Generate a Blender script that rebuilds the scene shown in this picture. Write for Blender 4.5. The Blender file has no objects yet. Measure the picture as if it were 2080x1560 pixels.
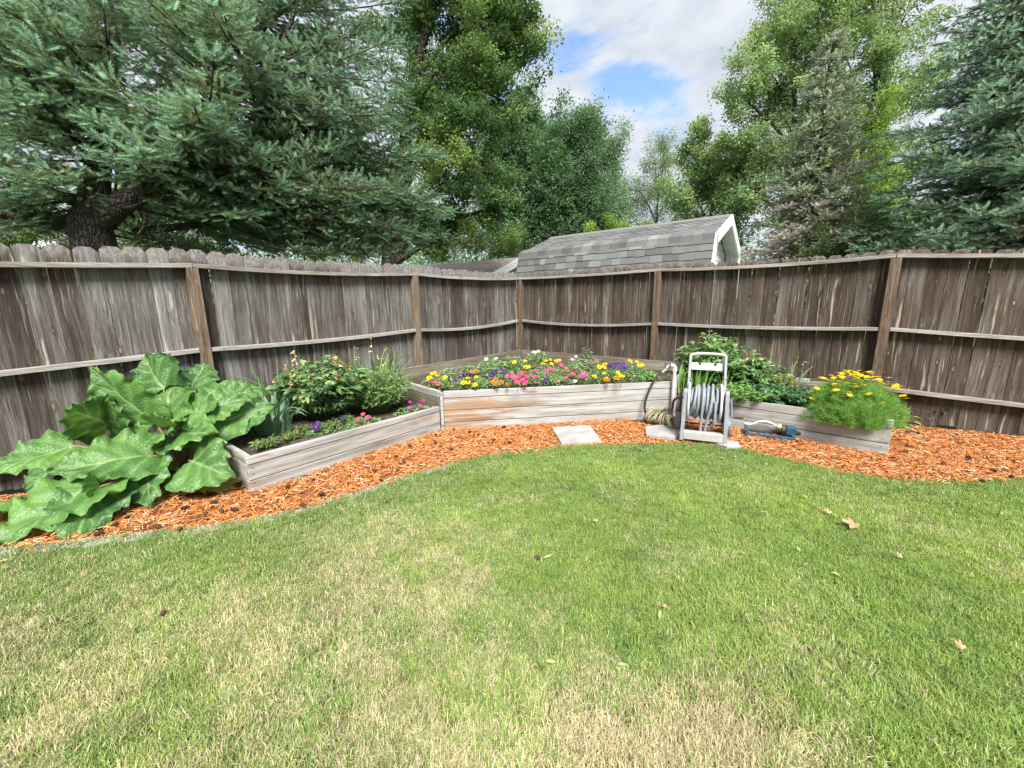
import bpy, math, random
import numpy as np
from mathutils import Vector, Matrix

scene = bpy.context.scene
COL = scene.collection
PI = math.pi

# ------------------------------------------------------------------ camera
F_PX, PITCH, ROLL, EYE = 800.0, math.radians(11.345), math.radians(0.69), 1.37
_fw = Vector((0, math.cos(PITCH), -math.sin(PITCH)))
_up = Vector((0, math.sin(PITCH), math.cos(PITCH)))
_rt = Vector((1, 0, 0))
RT = _rt * math.cos(ROLL) - _up * math.sin(ROLL)
UP = _rt * math.sin(ROLL) + _up * math.cos(ROLL)
FW = _fw
cam_data = bpy.data.cameras.new('camera')
cam = bpy.data.objects.new('camera', cam_data)
COL.objects.link(cam)
m = Matrix((RT, UP, -FW)).transposed().to_4x4()
m.translation = (0, 0, EYE)
cam.matrix_world = m
cam_data.sensor_width = 36.0
cam_data.lens = 36.0 * F_PX / 2080.0
cam_data.clip_start, cam_data.clip_end = 0.05, 2000.0
scene.camera = cam


def ray(x, y):
    return RT * ((x - 1040) / F_PX) - UP * ((y - 780) / F_PX) + FW


def at(x, y, Y):
    """survey helper: the point seen at photo position (x, y) that lies Y metres ahead"""
    d = ray(x, y)
    return Vector((0, 0, EYE)) + d * (Y / d.y)


def gp(x, y, z=0.02):
    """survey helper: the point seen at photo position (x, y) that lies at height z"""
    d = ray(x, y)
    return Vector((0, 0, EYE)) + d * ((z - EYE) / d.z)


# ------------------------------------------------------------------ sky, sun, exposure
SUN_EL, SUN_AZ = math.radians(50), math.radians(172)      # azimuth clockwise from +Y
world = bpy.data.worlds.new('World')
scene.world = world
world.use_nodes = True
wn, wl = world.node_tree.nodes, world.node_tree.links
wn.clear()


def wnode(t, **kw):
    n = wn.new(t)
    for k, v in kw.items():
        setattr(n, k, v)
    return n


def wmath(op, a, b=None, clamp=False):
    n = wn.new('ShaderNodeMath')
    n.operation = op
    n.use_clamp = clamp
    for i, v in enumerate((a, b)):
        if v is None:
            continue
        if isinstance(v, (int, float)):
            n.inputs[i].default_value = v
        else:
            wl.new(v, n.inputs[i])
    return n.outputs[0]


sky = wnode('ShaderNodeTexSky', sky_type='NISHITA', sun_disc=False)
sky.sun_elevation, sky.sun_rotation = SUN_EL, SUN_AZ
sky.air_density, sky.dust_density, sky.ozone_density = 1.0, 0.6, 1.5
tc = wnode('ShaderNodeTexCoord')
sep = wnode('ShaderNodeSeparateXYZ')
wl.new(tc.outputs['Generated'], sep.inputs[0])
zz = wmath('ADD', wmath('MAXIMUM', sep.outputs[2], 0.02), 0.12)
cu, cv = wmath('DIVIDE', sep.outputs[0], zz), wmath('DIVIDE', sep.outputs[1], zz)
comb = wnode('ShaderNodeCombineXYZ')
wl.new(cu, comb.inputs[0])
wl.new(cv, comb.inputs[1])


def wnoise(scale, detail, rough, off, dist=0.0):
    mp = wnode('ShaderNodeMapping')
    mp.inputs['Location'].default_value = off
    wl.new(comb.outputs[0], mp.inputs[0])
    n = wnode('ShaderNodeTexNoise')
    n.inputs['Scale'].default_value = scale
    n.inputs['Detail'].default_value = detail
    n.inputs['Roughness'].default_value = rough
    n.inputs['Distortion'].default_value = dist
    wl.new(mp.outputs[0], n.inputs['Vector'])
    return n.outputs[0]


cover = wnoise(2.3, 10, 0.60, (3.1, 7.3, 0.0), 0.35)


def gap(u0, v0, su, sv, amt):
    du = wmath('DIVIDE', wmath('SUBTRACT', cu, u0), su)
    dv = wmath('DIVIDE', wmath('SUBTRACT', cv, v0), sv)
    r2 = wmath('ADD', wmath('MULTIPLY', du, du), wmath('MULTIPLY', dv, dv))
    return wmath('MULTIPLY', wmath('POWER', 2.718, wmath('MULTIPLY', r2, -1.0)), amt)


g = wmath('ADD', gap(0.42, 1.60, 0.20, 0.13, 0.25), gap(0.20, 1.44, 0.13, 0.14, 0.20))
g = wmath('ADD', g, gap(0.36, 1.82, 0.08, 0.12, 0.14))
g = wmath('ADD', g, gap(-0.02, 1.62, 0.12, 0.14, 0.14))
cov = wmath('SUBTRACT', cover, g)
cramp = wnode('ShaderNodeMapRange', interpolation_type='SMOOTHSTEP')
cramp.inputs['From Min'].default_value = 0.27
cramp.inputs['From Max'].default_value = 0.47
wl.new(cov, cramp.inputs['Value'])
body = wnoise(3.6, 8, 0.58, (11.0, 2.0, 0.0), 0.25)
crmp = wnode('ShaderNodeValToRGB')
crmp.color_ramp.elements[0].position, crmp.color_ramp.elements[1].position = 0.30, 0.66
crmp.color_ramp.elements[0].color = (3.2, 3.6, 4.15, 1)
crmp.color_ramp.elements[1].color = (4.9, 5.1, 5.4, 1)
wl.new(body, crmp.inputs[0])
wmix = wnode('ShaderNodeMix', data_type='RGBA')
wl.new(cramp.outputs[0], wmix.inputs['Factor'])
skyg = wnode('ShaderNodeMix', data_type='RGBA', blend_type='MULTIPLY')
skyg.inputs['Factor'].default_value = 1.0
skyg.inputs['B'].default_value = (1.5, 1.6, 1.7, 1)
wl.new(sky.outputs[0], skyg.inputs['A'])
wl.new(skyg.outputs['Result'], wmix.inputs['A'])
wl.new(crmp.outputs[0], wmix.inputs['B'])
bg = wnode('ShaderNodeBackground')
bg.inputs['Strength'].default_value = 0.064
wl.new(wmix.outputs['Result'], bg.inputs['Color'])
wo = wnode('ShaderNodeOutputWorld')
wl.new(bg.outputs[0], wo.inputs[0])

sun_data = bpy.data.lights.new('sun', 'SUN')
sun_data.energy, sun_data.angle, sun_data.color = 3.3, math.radians(24), (1.0, 0.955, 0.88)
sun = bpy.data.objects.new('sun', sun_data)
COL.objects.link(sun)
sdir = Vector((math.sin(SUN_AZ) * math.cos(SUN_EL), math.cos(SUN_AZ) * math.cos(SUN_EL), math.sin(SUN_EL)))
sun.rotation_euler = sdir.to_track_quat('Z', 'Y').to_euler()
vs = scene.view_settings
vs.view_transform, vs.look, vs.exposure, vs.gamma, vs.use_curve_mapping = 'Standard', 'None', 1.55, 1.0, False
scene.render.engine = 'CYCLES'
scene.cycles.use_denoising = True
scene.cycles.denoising_prefilter = 'NONE'
scene.cycles.max_bounces = 4
scene.cycles.diffuse_bounces = 3
scene.cycles.glossy_bounces = 1
scene.cycles.transmission_bounces = 3
scene.cycles.transparent_max_bounces = 2
scene.cycles.use_adaptive_sampling = True
scene.cycles.adaptive_threshold = 0.03
scene.cycles.caustics_reflective = False
scene.cycles.caustics_refractive = False


# ------------------------------------------------------------------ node material helpers
class NT:
    def __init__(self, name):
        self.mat = bpy.data.materials.new(name)
        self.mat.use_nodes = True
        self.n, self.l = self.mat.node_tree.nodes, self.mat.node_tree.links
        self.n.clear()
        self.out = self.n.new('ShaderNodeOutputMaterial')
        self.b = self.n.new('ShaderNodeBsdfPrincipled')
        self.l.new(self.b.outputs[0], self.out.inputs[0])
        self.tc = self.n.new('ShaderNodeTexCoord')

    def put(self, sock, v):
        if isinstance(v, (int, float)):
            sock.default_value = v
        elif isinstance(v, (tuple, list)):
            sock.default_value = tuple(v) + ((1.0,) if len(v) == 3 and len(sock.default_value) == 4 else ())
        else:
            self.l.new(v, sock)

    def math(self, op, a, b=None, clamp=False):
        n = self.n.new('ShaderNodeMath')
        n.operation, n.use_clamp = op, clamp
        self.put(n.inputs[0], a)
        if b is not None:
            self.put(n.inputs[1], b)
        return n.outputs[0]

    def vmul(self, v, s, off=None):
        n = self.n.new('ShaderNodeVectorMath')
        n.operation = 'MULTIPLY_ADD'
        self.put(n.inputs[0], v)
        n.inputs[1].default_value = s
        if off is not None:
            self.put(n.inputs[2], off)
        return n.outputs[0]

    def noise(self, v, scale, detail=4, rough=0.55, dist=0.0, out=0):
        n = self.n.new('ShaderNodeTexNoise')
        self.put(n.inputs['Vector'], v)
        n.inputs['Scale'].default_value = scale
        n.inputs['Detail'].default_value = detail
        n.inputs['Roughness'].default_value = rough
        n.inputs['Distortion'].default_value = dist
        return n.outputs[out]

    def voro(self, v, scale, feature='F1', out='Distance'):
        n = self.n.new('ShaderNodeTexVoronoi')
        n.feature = feature
        self.put(n.inputs['Vector'], v)
        n.inputs['Scale'].default_value = scale
        return n.outputs[out]

    def ramp(self, fac, stops):
        n = self.n.new('ShaderNodeValToRGB')
        el = n.color_ramp.elements
        while len(el) < len(stops):
            el.new(0.5)
        for e, (p, c) in zip(el, stops):
            e.position = p
            e.color = tuple(c) + (1,) if len(c) == 3 else c
        self.put(n.inputs[0], fac)
        return n.outputs[0]

    def rng(self, v, a, b, c=0.0, d=1.0, smooth=True):
        n = self.n.new('ShaderNodeMapRange')
        n.interpolation_type = 'SMOOTHSTEP' if smooth else 'LINEAR'
        self.put(n.inputs[0], v)
        for i, x in enumerate((a, b, c, d)):
            n.inputs[i + 1].default_value = x
        return n.outputs[0]

    def mix(self, f, a, b, mode='MIX'):
        n = self.n.new('ShaderNodeMix')
        n.data_type, n.blend_type = 'RGBA', mode
        self.put(n.inputs['Factor'], f)
        self.put(n.inputs['A'], a)
        self.put(n.inputs['B'], b)
        return n.outputs['Result']

    def rand(self):
        return self.n.new('ShaderNodeObjectInfo').outputs['Random']

    def attr(self, name, kind='GEOMETRY', out='Color'):
        n = self.n.new('ShaderNodeAttribute')
        n.attribute_name, n.attribute_type = name, kind
        return n.outputs[out]

    def hsv(self, col, h=0.5, s=1.0, v=1.0):
        n = self.n.new('ShaderNodeHueSaturation')
        self.put(n.inputs['Hue'], h)
        self.put(n.inputs['Saturation'], s)
        self.put(n.inputs['Value'], v)
        self.put(n.inputs['Color'], col)
        return n.outputs[0]

    def bump(self, h, strength, dist=0.01):
        n = self.n.new('ShaderNodeBump')
        n.inputs['Strength'].default_value = strength
        n.inputs['Distance'].default_value = dist
        self.put(n.inputs['Height'], h)
        self.l.new(n.outputs[0], self.b.inputs['Normal'])

    def fin(self, col, rough=0.8, spec=0.3, metal=0.0):
        self.put(self.b.inputs['Base Color'], col)
        self.put(self.b.inputs['Roughness'], rough)
        self.put(self.b.inputs['Specular IOR Level'], spec)
        self.put(self.b.inputs['Metallic'], metal)
        return self.mat

    def translucent(self, col, amt):
        t = self.n.new('ShaderNodeBsdfTranslucent')
        self.put(t.inputs[0], col)
        mx = self.n.new('ShaderNodeMixShader')
        mx.inputs[0].default_value = amt
        self.l.new(self.b.outputs[0], mx.inputs[1])
        self.l.new(t.outputs[0], mx.inputs[2])
        self.l.new(mx.outputs[0], self.out.inputs[0])
        return self.mat


def plain(name, col, rough=0.6, spec=0.4, var=0.12, scale=30, metal=0.0, bump=0.05):
    t = NT(name)
    nz = t.noise(t.tc.outputs['Object'], scale, 5)
    c = t.mix(t.rng(nz, 0.3, 0.7), tuple(x * (1 - var) for x in col), tuple(min(1, x * (1 + var)) for x in col))
    if bump:
        t.bump(nz, bump, 0.004)
    return t.fin(c, rough, spec, metal)


def offset_by_random(t):
    r = t.rand()
    cx = t.n.new('ShaderNodeCombineXYZ')
    t.put(cx.inputs[0], t.math('MULTIPLY', r, 37.0))
    t.put(cx.inputs[1], t.math('MULTIPLY', r, 91.0))
    t.put(cx.inputs[2], t.math('MULTIPLY', r, 53.0))
    return r, cx.outputs[0]


def fence_wood(name, stops, knot_col, peel_col, tops=None, axis=2, knots=True, grey=0.35, k=1.0):
    """weathered board: grain runs along `axis` of the object's own coordinates"""
    t = NT(name)
    r, off = offset_by_random(t)
    O = t.tc.outputs['Object']
    sc = lambda a, l: tuple(l if i == axis else a for i in range(3))
    wob = t.noise(t.vmul(O, sc(3.0, 1.6), off), 1.0, 2, out=1)
    W = t.n.new('ShaderNodeVectorMath')
    W.operation = 'MULTIPLY_ADD'
    t.l.new(wob, W.inputs[0])
    W.inputs[1].default_value = sc(0.06, 0.0)
    t.l.new(O, W.inputs[2])
    O2 = W.outputs[0]
    streak = t.noise(t.vmul(O2, sc(36 * k, 0.8), off), 1.0, 6, 0.72)
    broad = t.noise(t.vmul(O2, sc(8 * k, 1.5), off), 1.0, 3, 0.5)
    fine = t.noise(t.vmul(O2, sc(210, 3.0), off), 1.0, 4, 0.65)
    f = t.math('ADD', t.math('MULTIPLY', streak, 0.62), t.math('MULTIPLY', broad, 0.38))
    f = t.math('ADD', t.math('MULTIPLY', t.math('SUBTRACT', f, 0.5), 1.35), 0.5)
    f = t.math('ADD', f, t.math('MULTIPLY', t.math('SUBTRACT', r, 0.5), grey * 0.4))
    col = t.ramp(f, stops)
    col = t.mix(t.rng(fine, 0.42, 0.66, 0.0, 0.8), col, t.mix(1.0, col, (0.48, 0.45, 0.43), 'MULTIPLY'))
    lt = t.noise(t.vmul(O2, sc(75 * k, 1.3), off), 1.0, 3, 0.5)
    col = t.mix(t.rng(lt, 0.60, 0.70, 0.0, 0.45), col, tuple(min(1, c * 1.35) for c in stops[3][1]))
    # pale peeled streaks
    pl = t.noise(t.vmul(O2, sc(34, 1.2), off), 1.0, 4, 0.55)
    pl2 = t.noise(t.vmul(O2, sc(5, 2.6), off), 1.0, 2, 0.5)
    pm = t.math('MULTIPLY', t.rng(pl, 0.585, 0.66), t.rng(pl2, 0.49, 0.60))
    col = t.mix(t.math('MULTIPLY', pm, 0.7), col, peel_col)
    if knots:
        dn = t.noise(t.vmul(O, sc(28, 16), off), 1.0, 2)
        for (ka, kl, thr, rad) in ((9.0, 4.4, 0.88, 0.14), (16.0, 6.0, 0.90, 0.14), (12.0, 1.25, 0.85, 0.12)):
            kv = t.n.new('ShaderNodeTexVoronoi')
            kv.feature = 'F1'
            t.put(kv.inputs['Vector'], t.vmul(O, sc(ka, kl), off))
            kv.inputs['Scale'].default_value = 1.0
            sp = t.n.new('ShaderNodeSeparateColor')
            t.l.new(kv.outputs['Color'], sp.inputs[0])
            on = t.rng(sp.outputs[0], thr, thr + 0.02)
            kd = t.math('ADD', kv.outputs['Distance'], t.math('MULTIPLY', t.math('SUBTRACT', dn, 0.5), 0.26))
            core = t.math('MULTIPLY', t.rng(kd, rad, rad * 0.55), on)
            ring = t.math('MULTIPLY', t.rng(kd, rad * 2.3, rad), on)
            col = t.mix(t.math('MULTIPLY', ring, 0.6), col, tuple(c * 0.45 for c in stops[1][1]))
            kc_ = t.mix(t.rng(t.math('MULTIPLY', sp.outputs[1], dn), 0.15, 0.4), tuple(c * 0.55 for c in knot_col), knot_col)
            col = t.mix(t.math('MULTIPLY', core, t.rng(sp.outputs[2], 0.0, 1.0, 0.25, 0.75)), col, kc_)
    if tops:
        z0, z1, tcol = tops
        sx = t.n.new('ShaderNodeSeparateXYZ')
        t.l.new(O, sx.inputs[0])
        nz = t.noise(t.vmul(O, (18, 18, 9), off), 1.0, 5, 0.6)
        nzf = t.noise(t.vmul(O, (60, 60, 30), off), 1.0, 4, 0.65)
        tz = t.math('ADD', sx.outputs[2], t.math('MULTIPLY', t.math('SUBTRACT', nz, 0.5), 0.12))
        tm = t.rng(tz, z0, z1)
        tcv = t.mix(t.rng(nzf, 0.35, 0.65), tuple(c * 0.55 for c in tcol), tuple(min(1, c * 1.2) for c in tcol))
        col = t.mix(t.math('MULTIPLY', tm, t.rng(nz, 0.25, 0.6, 0.45, 0.95)), col, tcv)
    t.bump(t.math('ADD', fine, streak), 0.4, 0.004)
    return t.fin(col, 0.9, 0.15)


# ------------------------------------------------------------------ mesh helpers
class MB:
    def __init__(self):
        self.v, self.f, self.c = [], [], []

    def add(self, verts, faces, col=None):
        o = len(self.v)
        self.v += [tuple(p) for p in verts]
        self.f += [tuple(i + o for i in q) for q in faces]
        if col is not None:
            self.c += [col] * len(verts)
        return self

    def box(self, lo, hi, M=None):
        x0, y0, z0 = lo
        x1, y1, z1 = hi
        vs_ = [Vector(p) for p in ((x0, y0, z0), (x1, y0, z0), (x1, y1, z0), (x0, y1, z0), (x0, y0, z1), (x1, y0, z1), (x1, y1, z1), (x0, y1, z1))]
        if M is not None:
            vs_ = [M @ p for p in vs_]
        return self.add(vs_, [(0, 3, 2, 1), (4, 5, 6, 7), (0, 1, 5, 4), (1, 2, 6, 5), (2, 3, 7, 6), (3, 0, 4, 7)])

    def beam(self, p0, p1, w, h, up=(0, 0, 1)):
        """box from p0 to p1, w wide (sideways) and h along up, centred"""
        p0, p1 = Vector(p0), Vector(p1)
        d = p1 - p0
        x = d.normalized()
        z = Vector(up)
        y = z.cross(x).normalized()
        z = x.cross(y)
        M = Matrix((x, y, z)).transposed().to_4x4()
        M.translation = p0
        return self.box((0, -w / 2, -h / 2), (d.length, w / 2, h / 2), M)

    def tube(self, pts, radii, n=8, cap=True, col=None):
        pts = [Vector(p) for p in pts]
        if isinstance(radii, (int, float)):
            radii = [radii] * len(pts)
        vs_, fs = [], []
        t0 = (pts[1] - pts[0]).normalized()
        a = Vector((0, 0, 1)) if abs(t0.z) < 0.9 else Vector((1, 0, 0))
        u = t0.cross(a).normalized()
        for i, p in enumerate(pts):
            t = (pts[min(i + 1, len(pts) - 1)] - pts[max(i - 1, 0)])
            if t.length < 1e-9:
                t = t0
            t = t.normalized()
            u = (u - t * u.dot(t))
            u = u.normalized() if u.length > 1e-6 else t.orthogonal().normalized()
            w = t.cross(u)
            for k in range(n):
                an = 2 * PI * k / n
                vs_.append(p + (u * math.cos(an) + w * math.sin(an)) * radii[i])
        for i in range(len(pts) - 1):
            for k in range(n):
                a_, b_ = i * n + k, i * n + (k + 1) % n
                fs.append((a_, b_, b_ + n, a_ + n))
        if cap:
            fs.append(tuple(reversed(range(n))))
            fs.append(tuple(range((len(pts) - 1) * n, len(pts) * n)))
        return self.add(vs_, fs, col)

    def lathe(self, prof, n=24, M=None):
        """prof: list of (radius, z); closed between the ends only if radius 0 is used"""
        vs_ = []
        for r, z in prof:
            for k in range(n):
                an = 2 * PI * k / n
                p = Vector((r * math.cos(an), r * math.sin(an), z))
                vs_.append(M @ p if M is not None else p)
        fs = []
        for i in range(len(prof) - 1):
            for k in range(n):
                a_, b_ = i * n + k, i * n + (k + 1) % n
                fs.append((a_, b_, b_ + n, a_ + n))
        return self.add(vs_, fs)

    def prism(self, poly, depth, M=None):
        """poly in local xz, extruded along +y by depth"""
        n = len(poly)
        vs_ = [Vector((x, 0, z)) for x, z in poly] + [Vector((x, depth, z)) for x, z in poly]
        if M is not None:
            vs_ = [M @ p for p in vs_]
        fs = [tuple(range(n)), tuple(reversed(range(n, 2 * n)))]
        fs += [(i, i + n, (i + 1) % n + n, (i + 1) % n) for i in range(n)]
        return self.add(vs_, fs)

    def mesh(self, name, smooth=False):
        me = bpy.data.meshes.new(name)
        me.from_pydata(self.v, [], self.f)
        if self.c:
            a = me.color_attributes.new('col', 'FLOAT_COLOR', 'POINT')
            a.data.foreach_set('color', np.array([tuple(c) + (1.0,) for c in self.c], dtype=np.float32).ravel())
        if smooth:
            me.polygons.foreach_set('use_smooth', [True] * len(me.polygons))
        me.update()
        return me


def tagp(o, label=None, cat=None, group=None, kind=None):
    if label:
        o['label'] = label
    if cat:
        o['category'] = cat
    if group:
        o['group'] = group
    if kind:
        o['kind'] = kind
    return o


def thing(name, loc, label, cat, group=None, rotz=0.0):
    o = bpy.data.objects.new(name, None)
    COL.objects.link(o)
    o.location = loc
    o.rotation_euler = (0, 0, rotz)
    o.empty_display_size = 0.1
    return tagp(o, label, cat, group)


def mobj(name, me, mat, parent=None, loc=(0, 0, 0), rot=(0, 0, 0), bevel=0.0):
    """one mesh object; loc is in the parent's own frame"""
    if isinstance(me, MB):
        me = me.mesh(name)
    o = bpy.data.objects.new(name, me)
    COL.objects.link(o)
    if mat is not None and not me.materials:
        me.materials.append(mat)
    if parent is not None:
        o.parent = parent
    o.location, o.rotation_euler = loc, rot
    if bevel:
        b = o.modifiers.new('edge', 'BEVEL')
        b.width, b.segments, b.limit_method = bevel, 2, 'ANGLE'
    return o


def part(name, mb, mat, parent, smooth=False, bevel=0.0):
    """a part whose mesh was built in world coordinates, under a thing without rotation"""
    L = parent.location.copy()
    p = parent.parent
    while p is not None:
        L = L + p.location
        p = p.parent
    mb.v = [(x - L.x, y - L.y, z - L.z) for x, y, z in mb.v]
    return mobj(name, mb.mesh(name, smooth), mat, parent, bevel=bevel)


def board(name, p0, p1, h, t, mat, parent, bevel=0.003, z0=None):
    """plank on edge from p0 to p1 (world), bottom at p0.z, thickness t centred, own axes for the grain"""
    p0, p1 = Vector(p0), Vector(p1)
    d = p1 - p0
    L = math.hypot(d.x, d.y)
    mb = MB().box((0, -t / 2, 0), (L, t / 2, h))
    return mobj(name, mb, mat, parent, loc=p0 - parent.location, rot=(0, -math.atan2(d.z, L), math.atan2(d.y, d.x)), bevel=bevel)


# ------------------------------------------------------------------ scatter (for stuff and for foliage)
def scatter(name, mat, variants, P, R, S, idx, C, parent=None, kind='stuff'):
    """one object whose pieces are copies of small meshes at the points P (world, or parent frame)"""
    coll = bpy.data.collections.new(name + '_pieces')
    for i, me in enumerate(variants):
        if mat is not None and not me.materials:
            me.materials.append(mat)
        o = bpy.data.objects.new('%s_piece_%02d' % (name, i), me)
        coll.objects.link(o)
    me = bpy.data.meshes.new(name)
    n = len(P)
    me.vertices.add(n)
    me.vertices.foreach_set('co', np.asarray(P, np.float32).ravel())

    def put(nm, ty, key, arr, dt):
        a = me.attributes.new(nm, ty, 'POINT')
        a.data.foreach_set(key, np.asarray(arr, dt).ravel())
    put('rot', 'FLOAT_VECTOR', 'vector', R, np.float32)
    put('scl', 'FLOAT_VECTOR', 'vector', S if np.ndim(S) == 2 else np.repeat(np.asarray(S)[:, None], 3, 1), np.float32)
    put('idx', 'INT', 'value', idx, np.int32)
    C = np.asarray(C, np.float32)
    put('col', 'FLOAT_COLOR', 'color', np.concatenate([C, np.ones((n, 1), np.float32)], 1), np.float32)
    if mat is not None:
        me.materials.append(mat)
    ng = bpy.data.node_groups.new(name + '_nodes', 'GeometryNodeTree')
    ng.interface.new_socket('Geometry', in_out='INPUT', socket_type='NodeSocketGeometry')
    ng.interface.new_socket('Geometry', in_out='OUTPUT', socket_type='NodeSocketGeometry')
    N, Lk = ng.nodes, ng.links
    gi, go = N.new('NodeGroupInput'), N.new('NodeGroupOutput')
    ci = N.new('GeometryNodeCollectionInfo')
    ci.inputs['Collection'].default_value = coll
    ci.inputs['Separate Children'].default_value = True
    ci.inputs['Reset Children'].default_value = True
    ip = N.new('GeometryNodeInstanceOnPoints')
    ip.inputs['Pick Instance'].default_value = True

    def na(nm, dt):
        a = N.new('GeometryNodeInputNamedAttribute')
        a.data_type = dt
        a.inputs['Name'].default_value = nm
        return next(s for s in a.outputs if s.enabled)
    Lk.new(gi.outputs[0], ip.inputs['Points'])
    Lk.new(ci.outputs[0], ip.inputs['Instance'])
    Lk.new(na('idx', 'INT'), ip.inputs['Instance Index'])
    Lk.new(na('rot', 'FLOAT_VECTOR'), ip.inputs['Rotation'])
    Lk.new(na('scl', 'FLOAT_VECTOR'), ip.inputs['Scale'])
    Lk.new(ip.outputs[0], go.inputs[0])
    ob = bpy.data.objects.new(name, me)
    COL.objects.link(ob)
    md = ob.modifiers.new('pieces', 'NODES')
    md.node_group = ng
    if parent is not None:
        ob.parent = parent
    if kind:
        ob['kind'] = kind
    return ob


def dir_euler(D, roll):
    """euler angles that turn +X to each direction of D"""
    D = D / np.maximum(np.linalg.norm(D, axis=1, keepdims=True), 1e-9)
    return np.stack([roll, -np.arcsin(np.clip(D[:, 2], -1, 1)), np.arctan2(D[:, 1], D[:, 0])], 1)


def vnoise(x, y, seed=0):
    """smooth value noise on arrays, 0..1"""
    x, y = np.asarray(x, float), np.asarray(y, float)
    xi, yi = np.floor(x).astype(int), np.floor(y).astype(int)
    fx, fy = x - xi, y - yi
    fx, fy = fx * fx * (3 - 2 * fx), fy * fy * (3 - 2 * fy)

    def h(a, b):
        n = (a * 374761393 + b * 668265263 + seed * 144665) & 0x7fffffff
        n = ((n ^ (n >> 13)) * 1274126177) & 0x7fffffff
        return ((n ^ (n >> 16)) & 0xffff) / 65535.0
    return (h(xi, yi) * (1 - fx) + h(xi + 1, yi) * fx) * (1 - fy) + (h(xi, yi + 1) * (1 - fx) + h(xi + 1, yi + 1) * fx) * fy


def fbm(x, y, seed=0, oct=4):
    s, a, t = 0.0, 0.5, 0.0
    for o in range(oct):
        s = s + a * vnoise(np.asarray(x) * 2 ** o, np.asarray(y) * 2 ** o, seed + o)
        t += a
        a *= 0.5
    return s / t


# ================================================================== MATERIALS
M = {}
M['picket'] = fence_wood('fence_picket', [(0.28, (0.046, 0.037, 0.033)), (0.43, (0.088, 0.074, 0.066)), (0.56, (0.138, 0.129, 0.123)), (0.72, (0.245, 0.242, 0.240))],
                         (0.44, 0.33, 0.18), (0.42, 0.38, 0.31), grey=0.75, tops=(1.70, 1.82, (0.24, 0.225, 0.215)))
M['picket_dark'] = fence_wood('fence_picket_dark', [(0.30, (0.044, 0.033, 0.026)), (0.46, (0.080, 0.060, 0.048)), (0.60, (0.115, 0.095, 0.081)), (0.76, (0.21, 0.195, 0.18))],
                              (0.42, 0.30, 0.16), (0.42, 0.35, 0.26), grey=0.6, tops=(1.78, 1.86, (0.20, 0.175, 0.155)))
M['rail'] = fence_wood('fence_rail', [(0.28, (0.17, 0.15, 0.135)), (0.46, (0.27, 0.25, 0.23)), (0.60, (0.36, 0.34, 0.32)), (0.78, (0.45, 0.43, 0.41))],
                       (0.3, 0.2, 0.12), (0.44, 0.41, 0.37), axis=0, knots=False, k=2.0)
M['post'] = fence_wood('fence_post', [(0.28, (0.070, 0.048, 0.034)), (0.44, (0.13, 0.092, 0.068)), (0.58, (0.21, 0.16, 0.12)), (0.76, (0.32, 0.27, 0.22))],
                       (0.30, 0.18, 0.08), (0.40, 0.33, 0.25), k=2.6)
M['back_board'] = fence_wood('back_board', [(0.28, (0.12, 0.105, 0.078)), (0.46, (0.19, 0.172, 0.128)), (0.60, (0.25, 0.23, 0.18)), (0.78, (0.33, 0.31, 0.25))],
                             (0.16, 0.12, 0.07), (0.36, 0.33, 0.26), axis=0)


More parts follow.
